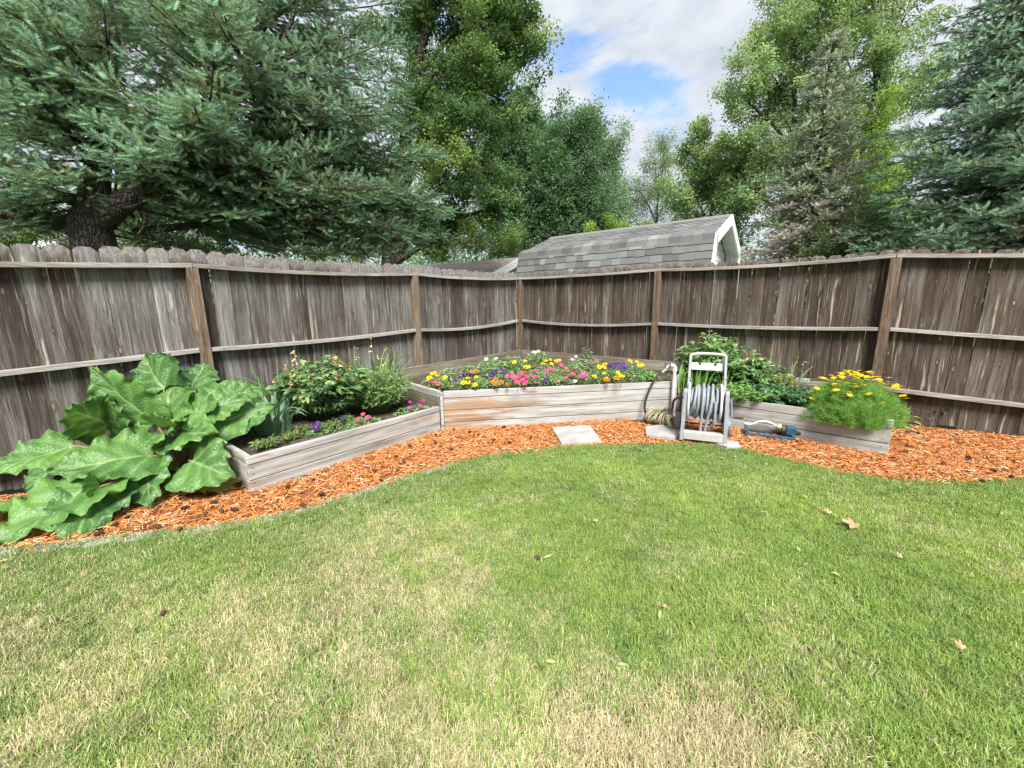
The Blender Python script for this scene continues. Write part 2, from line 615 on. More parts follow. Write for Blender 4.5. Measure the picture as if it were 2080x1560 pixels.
def bed_wood(name, brown=0.35, left=0.0):
    t = NT(name)
    r, off = offset_by_random(t)
    O = t.tc.outputs['Object']
    wob = t.noise(t.vmul(O, (1.1, 4, 4), off), 1.0, 2, out=1)
    W = t.n.new('ShaderNodeVectorMath')
    W.operation = 'MULTIPLY_ADD'
    t.l.new(wob, W.inputs[0])
    W.inputs[1].default_value = (0.0, 0.06, 0.07)
    t.l.new(O, W.inputs[2])
    O2 = W.outputs[0]
    streak = t.noise(t.vmul(O2, (1.4, 26, 26), off), 1.0, 5, 0.6)
    fine = t.noise(t.vmul(O2, (3, 120, 120), off), 1.0, 4, 0.6)
    col = t.ramp(streak, [(0.30, (0.19, 0.178, 0.162)), (0.45, (0.315, 0.305, 0.29)), (0.60, (0.40, 0.40, 0.395)), (0.8, (0.48, 0.49, 0.495))])
    # bare brown patches where the wash has worn off
    bp = t.noise(t.vmul(O, (1.5, 9, 9), off), 1.0, 4, 0.6)
    if left:
        sxx = t.n.new('ShaderNodeSeparateXYZ')
        t.l.new(O, sxx.inputs[0])
        bp = t.math('ADD', bp, t.rng(sxx.outputs[0], 0.15, left, 0.16, -0.14))
    patch = t.rng(bp, 0.62 - brown * 0.28, 0.74 - brown * 0.28)
    bs = t.noise(t.vmul(O2, (0.8, 38, 38), off), 1.0, 3, 0.55)
    bcol = t.ramp(bs, [(0.3, (0.17, 0.085, 0.035)), (0.5, (0.29, 0.155, 0.07)), (0.7, (0.42, 0.31, 0.21))])
    col = t.mix(t.math('MULTIPLY', patch, 0.75), col, bcol)
    col = t.mix(t.rng(fine, 0.4, 0.8, 0.0, 0.5), col, t.mix(1.0, col, (0.6, 0.57, 0.54), 'MULTIPLY'))
    kv = t.n.new('ShaderNodeTexVoronoi')
    t.put(kv.inputs['Vector'], t.vmul(O, (2.4, 10, 10), off))
    kv.inputs['Scale'].default_value = 1.0
    sp = t.n.new('ShaderNodeSeparateColor')
    t.l.new(kv.outputs['Color'], sp.inputs[0])
    on = t.rng(sp.outputs[0], 0.62, 0.64)
    col = t.mix(t.math('MULTIPLY', t.math('MULTIPLY', t.rng(kv.outputs['Distance'], 0.26, 0.06), on), 0.75), col, (0.20, 0.14, 0.09))
    ck = t.noise(t.vmul(O2, (1.0, 80, 80), off), 1.0, 3, 0.5)
    col = t.mix(t.rng(ck, 0.62, 0.70, 0.0, 0.6), col, (0.16, 0.13, 0.105))
    t.bump(t.math('ADD', fine, streak), 0.35, 0.003)
    return t.fin(col, 0.85, 0.2)


M['bed'] = bed_wood('bed_wood', 0.28)
M['bed_brown'] = bed_wood('bed_wood_worn', 0.42, 1.35)
M['bed_pale'] = bed_wood('bed_wood_pale', 0.05)


def leaf_mat(name, source='INSTANCER', trans=0.35, rough=0.55, spec=0.35, vary=0.25, fixed=None):
    """thin leaf: colour from the piece's own colour, light shining through it"""
    t = NT(name)
    base = fixed if fixed is not None else t.attr('col', source)
    r = t.rand()
    nz = t.noise(t.tc.outputs['Object'], 9.0, 3)
    v = t.math('ADD', 1.0 - vary, t.math('MULTIPLY', t.math('ADD', r, nz), vary))
    col = t.hsv(base, t.math('ADD', 0.488, t.math('MULTIPLY', r, 0.024)), 1.0, v)
    t.fin(col, rough, spec)
    tc_ = t.hsv(col, 0.485, 1.1, 1.25)
    return t.translucent(tc_, trans)


M['leaf'] = leaf_mat('leaf', 'INSTANCER', 0.38)
M['leaf_own'] = leaf_mat('leaf_own', 'GEOMETRY', 0.30, 0.45, 0.45)
M['needle'] = leaf_mat('needle', 'INSTANCER', 0.12, 0.6, 0.3, 0.35)


def bark_mat(name, a, b, scale=9):
    t = NT(name)
    O = t.tc.outputs['Object']
    v = t.vmul(O, (1, 1, 0.28))
    cr = t.voro(v, scale * 1.6, 'DISTANCE_TO_EDGE')
    nz = t.noise(v, scale * 2, 6, 0.65)
    col = t.mix(t.rng(nz, 0.3, 0.7), a, b)
    col = t.mix(t.rng(cr, 0.0, 0.12, 0.75, 0.0), col, tuple(x * 0.35 for x in a))
    t.bump(t.math('ADD', t.rng(cr, 0.0, 0.25), t.math('MULTIPLY', nz, 0.5)), 0.9, 0.03)
    return t.fin(col, 0.95, 0.1)


M['bark_spruce'] = bark_mat('bark_spruce', (0.065, 0.056, 0.050), (0.16, 0.142, 0.13), 22)
M['bark'] = bark_mat('bark', (0.065, 0.054, 0.046), (0.13, 0.112, 0.098), 14)
M['twig'] = plain('twig', (0.075, 0.060, 0.050), 0.9, 0.1, 0.3, 12)

# ================================================================== GROUND, LAWN, MULCH
t = NT('ground')
nz = t.noise(t.tc.outputs['Object'], 0.4, 5)
M['ground'] = t.fin(t.mix(nz, (0.05, 0.075, 0.025), (0.10, 0.11, 0.045)), 0.95, 0.1)
gme = MB().add([(-600, -300, -0.03), (600, -300, -0.03), (600, 900, -0.03), (-600, 900, -0.03)], [(0, 1, 2, 3)])
tagp(mobj('ground', gme, M['ground']), 'green open ground beyond the fenced yard', 'ground', kind='structure')

EDGE = [(-5.2, 1.62), (-4.0, 1.84), (-2.92, 2.02), (-2.44, 2.13), (-1.99, 2.22), (-1.55, 2.37), (-1.24, 2.60), (-0.94, 2.89), (-0.60, 3.17),
        (-0.19, 3.40), (0.28, 3.55), (0.76, 3.62), (1.24, 3.65), (1.73, 3.64), (2.12, 3.50), (2.37, 3.22), (2.59, 2.95), (2.84, 2.80),
        (3.16, 2.73), (3.52, 2.73), (3.86, 2.77), (5.0, 3.02), (6.4, 3.4)]
_ex, _ey = np.array([p[0] for p in EDGE]), np.array([p[1] for p in EDGE])
# smooth the border a little
_sx = np.linspace(0, len(EDGE) - 1, 120)
_px, _py = np.interp(_sx, range(len(EDGE)), _ex), np.interp(_sx, range(len(EDGE)), _ey)
for _ in range(3):
    _px[1:-1] = (_px[:-2] + 2 * _px[1:-1] + _px[2:]) / 4
    _py[1:-1] = (_py[:-2] + 2 * _py[1:-1] + _py[2:]) / 4


def edge_y(x):
    return np.interp(x, _px, _py)


def dryness(x, y):
    """where the lawn has gone to straw"""
    n = fbm(x * 1.5 + 3.3, y * 1.5 + 1.7, 5, 4)
    n2 = fbm(x * 6.2 + 9, y * 6.2, 11, 4)
    west = np.clip((0.15 - x) / 1.6, -0.9, 1.0)
    near_edge = np.clip((edge_y(x) - y) / 0.9, 0.0, 1.0)
    near_cam = np.clip((1.75 - y) / 0.9, 0, 1)
    patch = np.exp(-((x - 0.75) ** 2 / 0.12 + (y - 1.02) ** 2 / 0.03)) * 0.38 + np.exp(-((x - 0.27) ** 2 / 0.03 + (y - 1.08) ** 2 / 0.03)) * 0.35
    d = 0.12 + 0.25 * west + 1.05 * (n - 0.44) + 0.95 * (n2 - 0.5) + 0.20 * near_cam * near_edge + patch
    return np.clip(d, 0.0, 1.0) * (0.25 + 0.75 * near_edge)


# lawn soil sheet
t = NT('lawn_soil')
O = t.tc.outputs['Object']
nz = t.noise(O, 3.0, 6, 0.65)
nz2 = t.noise(O, 45.0, 4, 0.7)
lc = t.mix(t.rng(nz, 0.35, 0.65), (0.07, 0.105, 0.03), (0.20, 0.17, 0.09))
lc = t.mix(t.rng(nz2, 0.3, 0.7, 0.0, 0.7), lc, (0.13, 0.115, 0.065))
t.bump(nz2, 0.6, 0.02)
M['lawn_soil'] = t.fin(lc, 0.95, 0.1)
mb = MB()
n = len(_px)
for i in range(n - 1):
    for j in range(6):
        y0a, y0b = -4 + (_py[i] + 4) * j / 6, -4 + (_py[i + 1] + 4) * j / 6
        y1a, y1b = -4 + (_py[i] + 4) * (j + 1) / 6, -4 + (_py[i + 1] + 4) * (j + 1) / 6
        mb.add([(_px[i], y0a, 0), (_px[i + 1], y0b, 0), (_px[i + 1], y1b, 0), (_px[i], y1a, 0)], [(0, 1, 2, 3)])
lawn = tagp(mobj('lawn', mb, M['lawn_soil']), 'mown back-yard lawn, green with straw-coloured dry patches', 'lawn', kind='structure')

# grass: tufts of blades
rng = np.random.default_rng(4)
random.seed(4)


def tuft_mesh(seed, nb=56, spread=0.036, hmin=0.020, hmax=0.042):
    r = random.Random(seed)
    mb = MB()
    for k in range(nb):
        a, d = r.uniform(0, 2 * PI), spread * math.sqrt(r.random())
        p = Vector((d * math.cos(a), d * math.sin(a), 0))
        h = r.uniform(hmin, hmax) * (1.15 if r.random() < 0.1 else 1)
        la, lean = r.uniform(0, 2 * PI), r.uniform(0.1, 1.15)
        dv = Vector((math.cos(la), math.sin(la), 0))
        w = r.uniform(0.0008, 0.0016)
        sd = Vector((-dv.y, dv.x, 0)) * w
        p1 = p + Vector((0, 0, h * 0.55)) + dv * (h * 0.22 * lean)
        p2 = p + Vector((0, 0, h * (1.0 - 0.32 * lean))) + dv * (h * 0.75 * lean)
        q = r.random()
        mb.add([p - sd, p + sd, p1 + sd * 0.85, p1 - sd * 0.85, p2], [(0, 1, 2, 3), (3, 2, 4)], (q, r.random(), r.random()))
    me = mb.mesh('grass_tuft')
    return me


t = NT('grass_blade')
ic = t.attr('col', 'INSTANCER')               # r = dryness, g = hue, b = brightness
gc = t.attr('col', 'GEOMETRY')                # r = blade threshold, g, b = random
s1 = t.n.new('ShaderNodeSeparateColor')
s2 = t.n.new('ShaderNodeSeparateColor')
t.l.new(ic, s1.inputs[0])
t.l.new(gc, s2.inputs[0])
dry = t.rng(t.math('SUBTRACT', s1.outputs[0], s2.outputs[0]), -0.05, 0.08)
green = t.mix(s1.outputs[1], (0.108, 0.222, 0.060), (0.305, 0.415, 0.085))
green = t.mix(t.math('MULTIPLY', s2.outputs[1], 0.45), green, (0.33, 0.43, 0.14))
straw = t.mix(s2.outputs[2], (0.47, 0.405, 0.235), (0.68, 0.61, 0.40))
gcol = t.mix(dry, green, straw)
gcol = t.hsv(gcol, 0.5, 1.0, t.math('ADD', 0.75, t.math('MULTIPLY', s1.outputs[2], 0.5)))
t.fin(gcol, 0.55, 0.3)
M['grass'] = t.translucent(t.hsv(gcol, 0.49, 1.05, 1.2), 0.3)

NG = 46000
gx = rng.uniform(-5.0, 6.2, NG * 3)
gy = rng.uniform(-0.6, 3.75, NG * 3)
# denser near the viewer's part of the lawn
keep = (gy < edge_y(gx) + 0.012 + 0.04 * (fbm(gx * 7, gy * 7, 2, 2) - 0.5)) & (rng.random(NG * 3) < np.where((np.abs(gx) < 4.2) & (gy > 0.6), 1.0, 0.35))
gx, gy = gx[keep][:NG], gy[keep][:NG]
NG = len(gx)
dr = np.clip(dryness(gx, gy) + rng.normal(0, 0.10, NG), 0, 1)
hue = np.clip(0.55 + 0.9 * (fbm(gx * 2.6 + 5, gy * 2.6, 21, 4) - 0.5) + 0.20 * np.clip(gx / 3.0, -0.4, 1) + rng.normal(0, 0.20, NG), 0, 1)
# blue-green turf beside the border, yellow-green in the middle of the lawn
hue = hue * (0.45 + 0.55 * np.clip((edge_y(gx) - gy) / 0.6, 0, 1))
bri = np.clip(0.5 + rng.normal(0, 0.22, NG) + (fbm(gx * 2.5, gy * 2.5, 31, 2) - 0.5) * 0.5, 0, 1)
GR = np.stack([rng.normal(0, 0.10, NG), rng.normal(0, 0.10, NG), rng.uniform(0, 2 * PI, NG)], 1)
edge_d = np.clip((edge_y(gx) - gy) / 0.5, 0, 1)
GS = rng.uniform(0.65, 1.3, NG) * (1.25 - 0.25 * edge_d)
grass = scatter('grass', M['grass'], [tuft_mesh(s) for s in range(10)], np.stack([gx, gy, np.zeros(NG)], 1), GR, GS,
                rng.integers(0, 10, NG), np.stack([dr, hue, bri], 1))
tagp(grass, 'short grass blades of the lawn, green mixed with dry straw', 'grass')

# mulch: soil-dark sheet under loose chips
t = NT('mulch_bed')
nz = t.noise(t.tc.outputs['Object'], 30.0, 5, 0.7)
t.bump(nz, 0.8, 0.03)
M['mulch_bed'] = t.fin(t.mix(t.rng(nz, 0.35, 0.65), (0.16, 0.062, 0.028), (0.38, 0.15, 0.055)), 0.95, 0.1)
mb = MB()
fence_y = lambda x: max(float(np.interp(x, [-5.2, -3.57, -2.85, -1.3, 0.17, 2.09, 4.02, 6.2], [1.15, 2.97, 3.75, 5.65, 7.52, 5.92, 4.38, 3.08])), float(edge_y(x)) + 0.02)
for i in range(n - 1):
    for j in range(5):
        fa, fb = fence_y(_px[i]), fence_y(_px[i + 1])
        ya, yb = _py[i] + (fa - _py[i]) * j / 5, _py[i + 1] + (fb - _py[i + 1]) * j / 5
        yc, yd = _py[i] + (fa - _py[i]) * (j + 1) / 5, _py[i + 1] + (fb - _py[i + 1]) * (j + 1) / 5
        mb.add([(_px[i], ya, 0.006), (_px[i + 1], yb, 0.006), (_px[i + 1], yd, 0.006), (_px[i], yc, 0.006)], [(0, 1, 2, 3)])
tagp(mobj('mulch_ground', mb, M['mulch_bed']), 'dark earth under the orange mulch border', 'ground', kind='structure')

t = NT('mulch_chip')
r = t.rand()
cc = t.ramp(r, [(0.0, (0.10, 0.055, 0.035)), (0.06, (0.26, 0.095, 0.035)), (0.2, (0.42, 0.150, 0.045)), (0.5, (0.53, 0.205, 0.062)), (0.8, (0.60, 0.27, 0.10)), (0.93, (0.62, 0.40, 0.22)), (0.99, (0.55, 0.46, 0.36))])
nz = t.noise(t.vmul(t.tc.outputs['Object'], (20, 160, 160)), 1.0, 3)
cc = t.mix(t.rng(nz, 0.35, 0.75, 0.0, 0.5), cc, t.mix(1.0, cc, (0.5, 0.42, 0.4), 'MULTIPLY'))
t.bump(nz, 0.3, 0.002)
M['chip'] = t.fin(cc, 0.85, 0.2)


def chip_mesh(seed):
    r = random.Random(seed + 100)
    L, w, h = r.uniform(0.020, 0.062), r.uniform(0.0035, 0.0095), r.uniform(0.002, 0.005)
    mb = MB()
    vs_ = []
    for s in (0, 0.5, 1):
        k = (0.45 + 0.55 * math.sin(PI * (0.2 + 0.6 * s))) * r.uniform(0.7, 1.1)
        bx, bz = r.uniform(-1, 1) * 0.15 * w, (0.25 - (s - 0.5) ** 2) * r.uniform(-0.01, 0.02)
        x = (s - 0.5) * L + r.uniform(-0.003, 0.003)
        vs_ += [(x, -w / 2 * k + bx, bz - h / 2), (x, w / 2 * k + bx, bz - h / 2), (x, w / 2 * k * 0.8 + bx, bz + h / 2), (x, -w / 2 * k * 0.8 + bx, bz + h / 2)]
    fs = [(0, 1, 2, 3)[::-1], (8, 9, 10, 11)]
    for a in (0, 4):
        fs += [(a + k, a + (k + 1) % 4, a + 4 + (k + 1) % 4, a + 4 + k) for k in range(4)]
    return mb.add(vs_, fs).mesh('mulch_chip')


NM = 150000
mx, my = rng.uniform(-4.9, 6.1, NM), rng.uniform(1.5, 5.6, NM)


def left_of(ax, ay, bx, by, x, y):
    return (bx - ax) * (y - ay) - (by - ay) * (x - ax)


inside = (my > edge_y(mx) + 0.02) | ((my > edge_y(mx) - 0.16 * rng.random(NM) ** 2) & (rng.random(NM) < 0.10))
# keep to the camera side of the beds and of the fences
front = np.ones(NM, bool)
front &= ~((left_of(-1.95, 2.72, -0.79, 4.18, mx, my) > 0) & (left_of(-2.95, 3.53, -1.95, 2.72, mx, my) > 0))      # left bed
front &= ~((left_of(-0.79, 4.18, 1.94, 4.6, mx, my) > 0) & (left_of(-0.79, 4.18, -1.6, 5.0, mx, my) < 0) & (mx > -1.7) & (mx < 1.96))
front &= ~((left_of(1.94, 4.6, 3.33, 3.3, mx, my) > 0) & (left_of(3.33, 3.3, 4.1, 4.12, mx, my) > 0))      # right bed
front &= ~((left_of(-3.62, 2.90, -1.30, 5.62, mx, my) > 0) & (mx < -0.8))
front &= ~((left_of(0.2, 7.45, 4.05, 4.32, mx, my) > 0) & (mx < 4.05))
front &= ~((left_of(4.05, 4.32, 6.3, 2.98, mx, my) > 0) & (mx >= 4.05))
front &= ~((mx < -3.6) & (left_of(-5.2, 1.15, -3.6, 2.9, mx, my) > 0))
kp = inside & front
# a few thin spots where the dark ground shows
kp &= fbm(mx * 3, my * 3, 77, 3) > 0.22
mx, my = mx[kp], my[kp]
NMk = len(mx)
mz = 0.012 + 0.020 * fbm(mx * 5, my * 5, 55, 3) + rng.uniform(0, 0.014, NMk) + np.where(my < edge_y(mx), 0.015, 0.0)
MR = np.stack([rng.normal(0, 0.35, NMk), rng.normal(0, 0.22, NMk), rng.uniform(0, 2 * PI, NMk)], 1)
mulch = scatter('mulch', M['chip'], [chip_mesh(s) for s in range(14)], np.stack([mx, my, mz], 1), MR, rng.uniform(0.7, 1.15, NMk),
                rng.integers(0, 14, NMk), np.ones((NMk, 3)))
tagp(mulch, 'loose orange-dyed wood chip mulch along the fence', 'mulch')

# concrete edging strip between lawn and mulch
t = NT('concrete')
O = t.tc.outputs['Object']
nz, nz2 = t.noise(O, 5.0, 6, 0.6), t.noise(O, 90.0, 3, 0.7)
cc = t.mix(t.rng(nz, 0.3, 0.7), (0.27, 0.26, 0.255), (0.40, 0.39, 0.385))
cc = t.mix(t.rng(nz2, 0.45, 0.75, 0.0, 0.5), cc, (0.26, 0.25, 0.24))
t.bump(nz2, 0.35, 0.004)
M['concrete'] = t.fin(cc, 0.9, 0.2)
edging = thing('concrete_edging', (-1.6, 2.4, 0), 'flat grey concrete edging strip between the lawn and the mulch', 'edging')
ek = [k for k in range(len(_px)) if -4.9 < _px[k] < -0.45]
step = 6
for a in range(0, len(ek) - 1, step):
    ks = ek[a:a + step + 1]
    if len(ks) < 2:
        continue
    mb = MB()
    L, Rr = [], []
    for q, k in enumerate(ks):
        tx, ty = _px[min(k + 1, len(_px) - 1)] - _px[k - 1], _py[min(k + 1, len(_px) - 1)] - _py[k - 1]
        ln = math.hypot(tx, ty)
        nx, ny = -ty / ln, tx / ln
        w0, w1 = -0.05, 0.050 - 0.03 * max(0, (_px[k] + 1.6))
        sh = 0.004 * (1 if q == 0 else (-1 if q == len(ks) - 1 else 0))
        px_, py_ = _px[k] + tx / ln * sh, _py[k] + ty / ln * sh
        L.append((px_ + nx * w0, py_ + ny * w0))
        Rr.append((px_ + nx * w1, py_ + ny * w1))
    top = 0.026
    for q in range(len(ks) - 1):
        vs_ = [(*L[q], 0.0), (*L[q + 1], 0.0), (*Rr[q + 1], 0.0), (*Rr[q], 0.0), (*L[q], top), (*L[q + 1], top), (*Rr[q + 1], top), (*Rr[q], top)]
        fs = [(4, 7, 6, 5), (0, 4, 5, 1), (3, 2, 6, 7)]
        if q == 0:
            fs.append((0, 3, 7, 4))
        if q == len(ks) - 2:
            fs.append((1, 5, 6, 2))
        mb.add(vs_, fs)
    part('edging_block', mb, M['concrete'], edging)

# ================================================================== FENCES
NODES = dict(E=(-3.574, 2.889, 1.723), A=(-2.846, 3.663, 1.770), B=(-1.295, 5.557, 1.818), K=(0.167, 7.415, 1.860),
             C=(2.091, 5.808, 1.853), D=(4.022, 4.270, 1.845), R=(4.776, 3.821, 1.794))
EV, AV = Vector(NODES['E']), Vector(NODES['A'])
DV, RV = Vector(NODES['D']), Vector(NODES['R'])
FARL = AV + (EV - AV) * (2.44 / (EV - AV).length)
FARR = DV + (RV - DV) * (2.44 / (RV - DV).length)
frand = random.Random(12)


def fence_run(run, label, sags, protr, mat, gapw, lower, side):
    """run: nodes at the front top edge of the top rail; side: +1 when the pickets stand to the left of the walking direction"""
    f = thing('picket_fence', (run[0].x, run[0].y, 0), label, 'fence')
    L0 = f.location
    for i in range(len(run) - 1):
        a, b = run[i], run[i + 1]
        d = (b - a)
        d.z = 0
        ln = d.length
        ux = d.normalized()
        nb = Vector((-ux.y, ux.x, 0)) * side          # towards the pickets, away from the yard
        ang = math.atan2(ux.y, ux.x)
        sag_t, sag_m = sags[i]

        def rail(z_a, z_b, sag, trim, nm):
            mb = MB()
            K = 8
            rows = []
            for k in range(K + 1):
                s = k / K
                x = trim + (ln - 2 * trim) * s
                z = z_a + (z_b - z_a) * s - sag * 4 * s * (1 - s)
                rows.append((x, z))
            vs_, fs = [], []
            for x, z in rows:
                vs_ += [(x, 0.0, z - 0.038), (x, 0.087 * side, z - 0.038), (x, 0.087 * side, z), (x, 0.0, z)]
            for k in range(K):
                o = 4 * k
                fs += [(o + q, o + (q + 1) % 4, o + 4 + (q + 1) % 4, o + 4 + q) for q in range(4)]
            fs += [(0, 1, 2, 3), (4 * K + 3, 4 * K + 2, 4 * K + 1, 4 * K)]
            mb.add(vs_, fs)
            return mobj(nm, mb, M['rail'], f, loc=(a.x - L0.x, a.y - L0.y, 0), rot=(0, 0, ang), bevel=0.003)
        rail(a.z, b.z, sag_t, 0.002, 'rail')
        rail(a.z - 0.76, b.z - 0.76, sag_m, 0.048, 'rail')
        rail(a.z - 1.44 + lower[i], b.z - 1.44 + lower[i + 1], sag_m * 0.5, 0.048, 'rail')
        # pickets
        nP = max(1, round(ln / (0.1385 + gapw)))
        pitch = ln / nP
        for k in range(nP):
            s = (k + 0.5) / nP
            ztop = a.z + (b.z - a.z) * s - sag_t * 4 * s * (1 - s) + protr[i] + (protr[i + 1] - protr[i]) * s + frand.uniform(-0.006, 0.006)
            w = pitch - gapw * frand.uniform(0.5, 1.3)
            zb = 0.035 + frand.uniform(-0.01, 0.02)
            h = ztop - zb
            e = 0.032 * frand.uniform(0.85, 1.15)
            e2 = 0.030 * frand.uniform(0.85, 1.15)
            mb = MB().prism([(-w / 2, 0), (w / 2, 0), (w / 2, h - e), (w / 2 - e * 1.05, h), (-w / 2 + e2 * 1.05, h), (-w / 2, h - e2)], 0.016)
            pos = a + ux * (pitch * (k + 0.5)) + nb * (0.089 + (0.016 if side < 0 else 0.0) + frand.uniform(0, 0.003))
            mobj('picket', mb, mat, f, loc=(pos.x - L0.x, pos.y - L0.y, zb), rot=(frand.uniform(-0.003, 0.003), frand.uniform(-0.004, 0.004), ang))
    # posts under the top rail
    for i, p in enumerate(run):
        if i == 0 and (p - Vector(NODES['K'])).length < 0.1:
            continue
        ux = (run[min(i + 1, len(run) - 1)] - run[max(i - 1, 0)])
        ux.z = 0
        ux.normalize()
        nb = Vector((-ux.y, ux.x, 0)) * side
        c = p + nb * 0.0445
        if (p - Vector(NODES['K'])).length < 0.1:
            c = Vector((p.x, p.y + 0.02, 0))
        mb = MB().box((-0.0445, -0.0435, 0), (0.0445, 0.0435, p.z - 0.040))
        mobj('post', mb, M['post'], f, loc=(c.x - L0.x, c.y - L0.y, 0), rot=(0, 0, math.atan2(ux.y, ux.x)), bevel=0.004)
    return f


fence_run([FARL, AV, Vector(NODES['B']), Vector(NODES['K'])],
          'weathered brown picket fence behind the rhubarb, left of the yard corner',
          [(0.012, 0.01), (0.033, 0.022), (0.032, 0.05)], [0.14, 0.130, 0.118, 0.095], M['picket'], 0.0028, [-0.03, -0.02, 0, 0], 1)
fence_run([Vector(NODES['K']), Vector(NODES['C']), DV, FARR],
          'dark weathered picket fence with light in its gaps, right of the yard corner',
          [(0.012, 0.05), (0.028, 0.02), (0.01, 0.012)], [0.080, 0.072, 0.050, 0.055], M['picket_dark'], 0.006, [0.0, 0.0, 0.03, 0.03], 1)

# ================================================================== RAISED BEDS
def bed_side(bed, p, q, cuts, cap_h, mats, inward, trim0=0.0, trim1=0.0, cap=True, cap_w=0.048, tn='board'):
    """stack of planks from p to q (outer face), cuts = plank heights from the ground up, then a cap"""
    p, q = Vector((*p, 0)), Vector((*q, 0))
    u = (q - p).normalized()
    nrm = Vector((-u.y, u.x, 0)) * inward
    a, b = p + u * trim0 + nrm * 0.020, q - u * trim1 + nrm * 0.020
    z = 0.0
    for i, h in enumerate(cuts):
        mt = mats[i % len(mats)]
        board(tn, (a.x, a.y, z), (b.x, b.y, z), h - 0.007, 0.038, mt, bed)
        z += h
    if cap:
        a2, b2 = a + nrm * 0.002, b + nrm * 0.002
        board('cap', (a2.x, a2.y, z), (b2.x, b2.y, z), cap_h, cap_w, mats[-1], bed)
    return z + (cap_h if cap else 0)


M['soil'] = None
t = NT('soil')
O = t.tc.outputs['Object']
nz, nz2 = t.noise(O, 12.0, 6, 0.7), t.noise(O, 90.0, 4, 0.7)
sc_ = t.mix(t.rng(nz, 0.3, 0.7), (0.060, 0.046, 0.036), (0.15, 0.125, 0.10))
sc_ = t.mix(t.rng(nz2, 0.55, 0.75, 0, 0.6), sc_, (0.24, 0.20, 0.15))
t.bump(t.math('ADD', nz, nz2), 0.9, 0.03)
M['soil'] = t.fin(sc_, 0.95, 0.1)


def soil_sheet(poly, z, label, amp=0.025):
    """lumpy soil inside a bed: fan grid between the first edge and the opposite one (poly of 4 or 5 corners)"""
    xs, ys = [p[0] for p in poly], [p[1] for p in poly]
    x0, x1, y0, y1 = min(xs), max(xs), min(ys), max(ys)
    K = 44

    def ins(x, y):
        r = False
        j = len(poly) - 1
        for i in range(len(poly)):
            if (ys[i] > y) != (ys[j] > y) and x < (xs[j] - xs[i]) * (y - ys[i]) / (ys[j] - ys[i]) + xs[i]:
                r = not r
            j = i
        return r
    # boundary-fitted: rays from the centroid
    cx, cy = sum(xs) / len(xs), sum(ys) / len(ys)
    per = []
    for i in range(len(poly)):
        a, b = poly[i], poly[(i + 1) % len(poly)]
        for k in range(14):
            per.append((a[0] + (b[0] - a[0]) * k / 14, a[1] + (b[1] - a[1]) * k / 14))
    nr = 12
    vs_, fs = [(cx, cy, z)], []
    for r_ in range(1, nr + 1):
        for (x, y) in per:
            X, Y = cx + (x - cx) * r_ / nr, cy + (y - cy) * r_ / nr
            vs_.append((X, Y, z + amp * 2 * (float(fbm(X * 4, Y * 4, 41, 3)) - 0.5)))
    m_ = len(per)
    for k in range(m_):
        fs.append((0, 1 + k, 1 + (k + 1) % m_))
    for r_ in range(nr - 1):
        for k in range(m_):
            a, b = 1 + r_ * m_ + k, 1 + r_ * m_ + (k + 1) % m_
            fs.append((a, a + m_, b + m_, b))
    o = mobj('soil', MB().add(vs_, fs).mesh('soil', True), M['soil'])
    return tagp(o, label, 'soil', kind='stuff')


LF0, LF1, LB0 = (-1.95, 2.72), (-0.79, 4.17), (-2.93, 3.50)
MF0, MF1 = (-0.785, 4.19), (1.94, 4.60)
RF0, RF1, RB1 = (1.975, 4.565), (3.33, 3.30), (4.06, 4.06)

bedL = thing('raised_bed', (-1.95, 2.72, 0), 'low weathered plank bed at the left, with irises and a peony', 'raised bed', 'raised garden beds')
bed_side(bedL, LF0, LF1, [0.115, 0.125], 0.052, [M['bed'], M['bed'], M['bed_pale']], 1, 0.0, 0.006)
bed_side(bedL, LB0, LF0, [0.115, 0.125], 0.052, [M['bed'], M['bed'], M['bed_pale']], 1, 0.0, 0.045)

bedM = thing('raised_bed', (-0.785, 4.19, 0), 'tall plank bed filling the fence corner, full of bright flowers', 'raised bed', 'raised garden beds')
ML1, MR1 = (-1.52, 5.02), (2.42, 5.40)
bed_side(bedM, MF0, MF1, [0.105, 0.135, 0.140], 0.072, [M['bed_brown'], M['bed_brown'], M['bed_brown'], M['bed_pale']], 1, 0.034, 0.0)
bed_side(bedM, ML1, MF0, [0.105, 0.135, 0.140], 0.072, [M['back_board'], M['back_board'], M['back_board'], M['bed']], 1, 0.0, 0.05)
bed_side(bedM, MF1, MR1, [0.105, 0.135, 0.140], 0.072, [M['bed'], M['bed'], M['bed'], M['bed_pale']], 1, 0.05, 0.0)
# corner posts of the tall bed
for (x, y), an in ((MF0, 0.15), (MF1, -0.1)):
    mobj('corner_post', MB().box((-0.017, -0.017, 0), (0.017, 0.017, 0.447)), M['bed'], bedM, loc=(x + 0.012 - bedM.location.x, y + 0.012 - bedM.location.y, 0), rot=(0, 0, an), bevel=0.003)
# back boards along both fences
KN = Vector(NODES['K'])
ul = (Vector(NODES['B']) - KN)
ul.z = 0
ul.normalize()
ur = (Vector(NODES['C']) - KN)
ur.z = 0
ur.normalize()
kc = Vector((0.17, 7.23, 0))
for lo, hh in ((0.0, 0.28), (0.282, 0.278)):
    for (s0, s1) in ((0.03, 1.52), (1.524, 2.75)):
        a, b = kc + ul * s0, kc + ul * s1
        board('back_board', (a.x, a.y, lo), (b.x, b.y, lo), hh, 0.038, M['back_board'], bedM)
    for (s0, s1) in ((0.03, 1.95), (1.954, 2.62), (2.624, 3.05)):
        a, b = kc + ur * s0, kc + ur * s1
        board('back_board', (a.x, a.y, lo), (b.x, b.y, lo), hh, 0.038, M['back_board'], bedM)

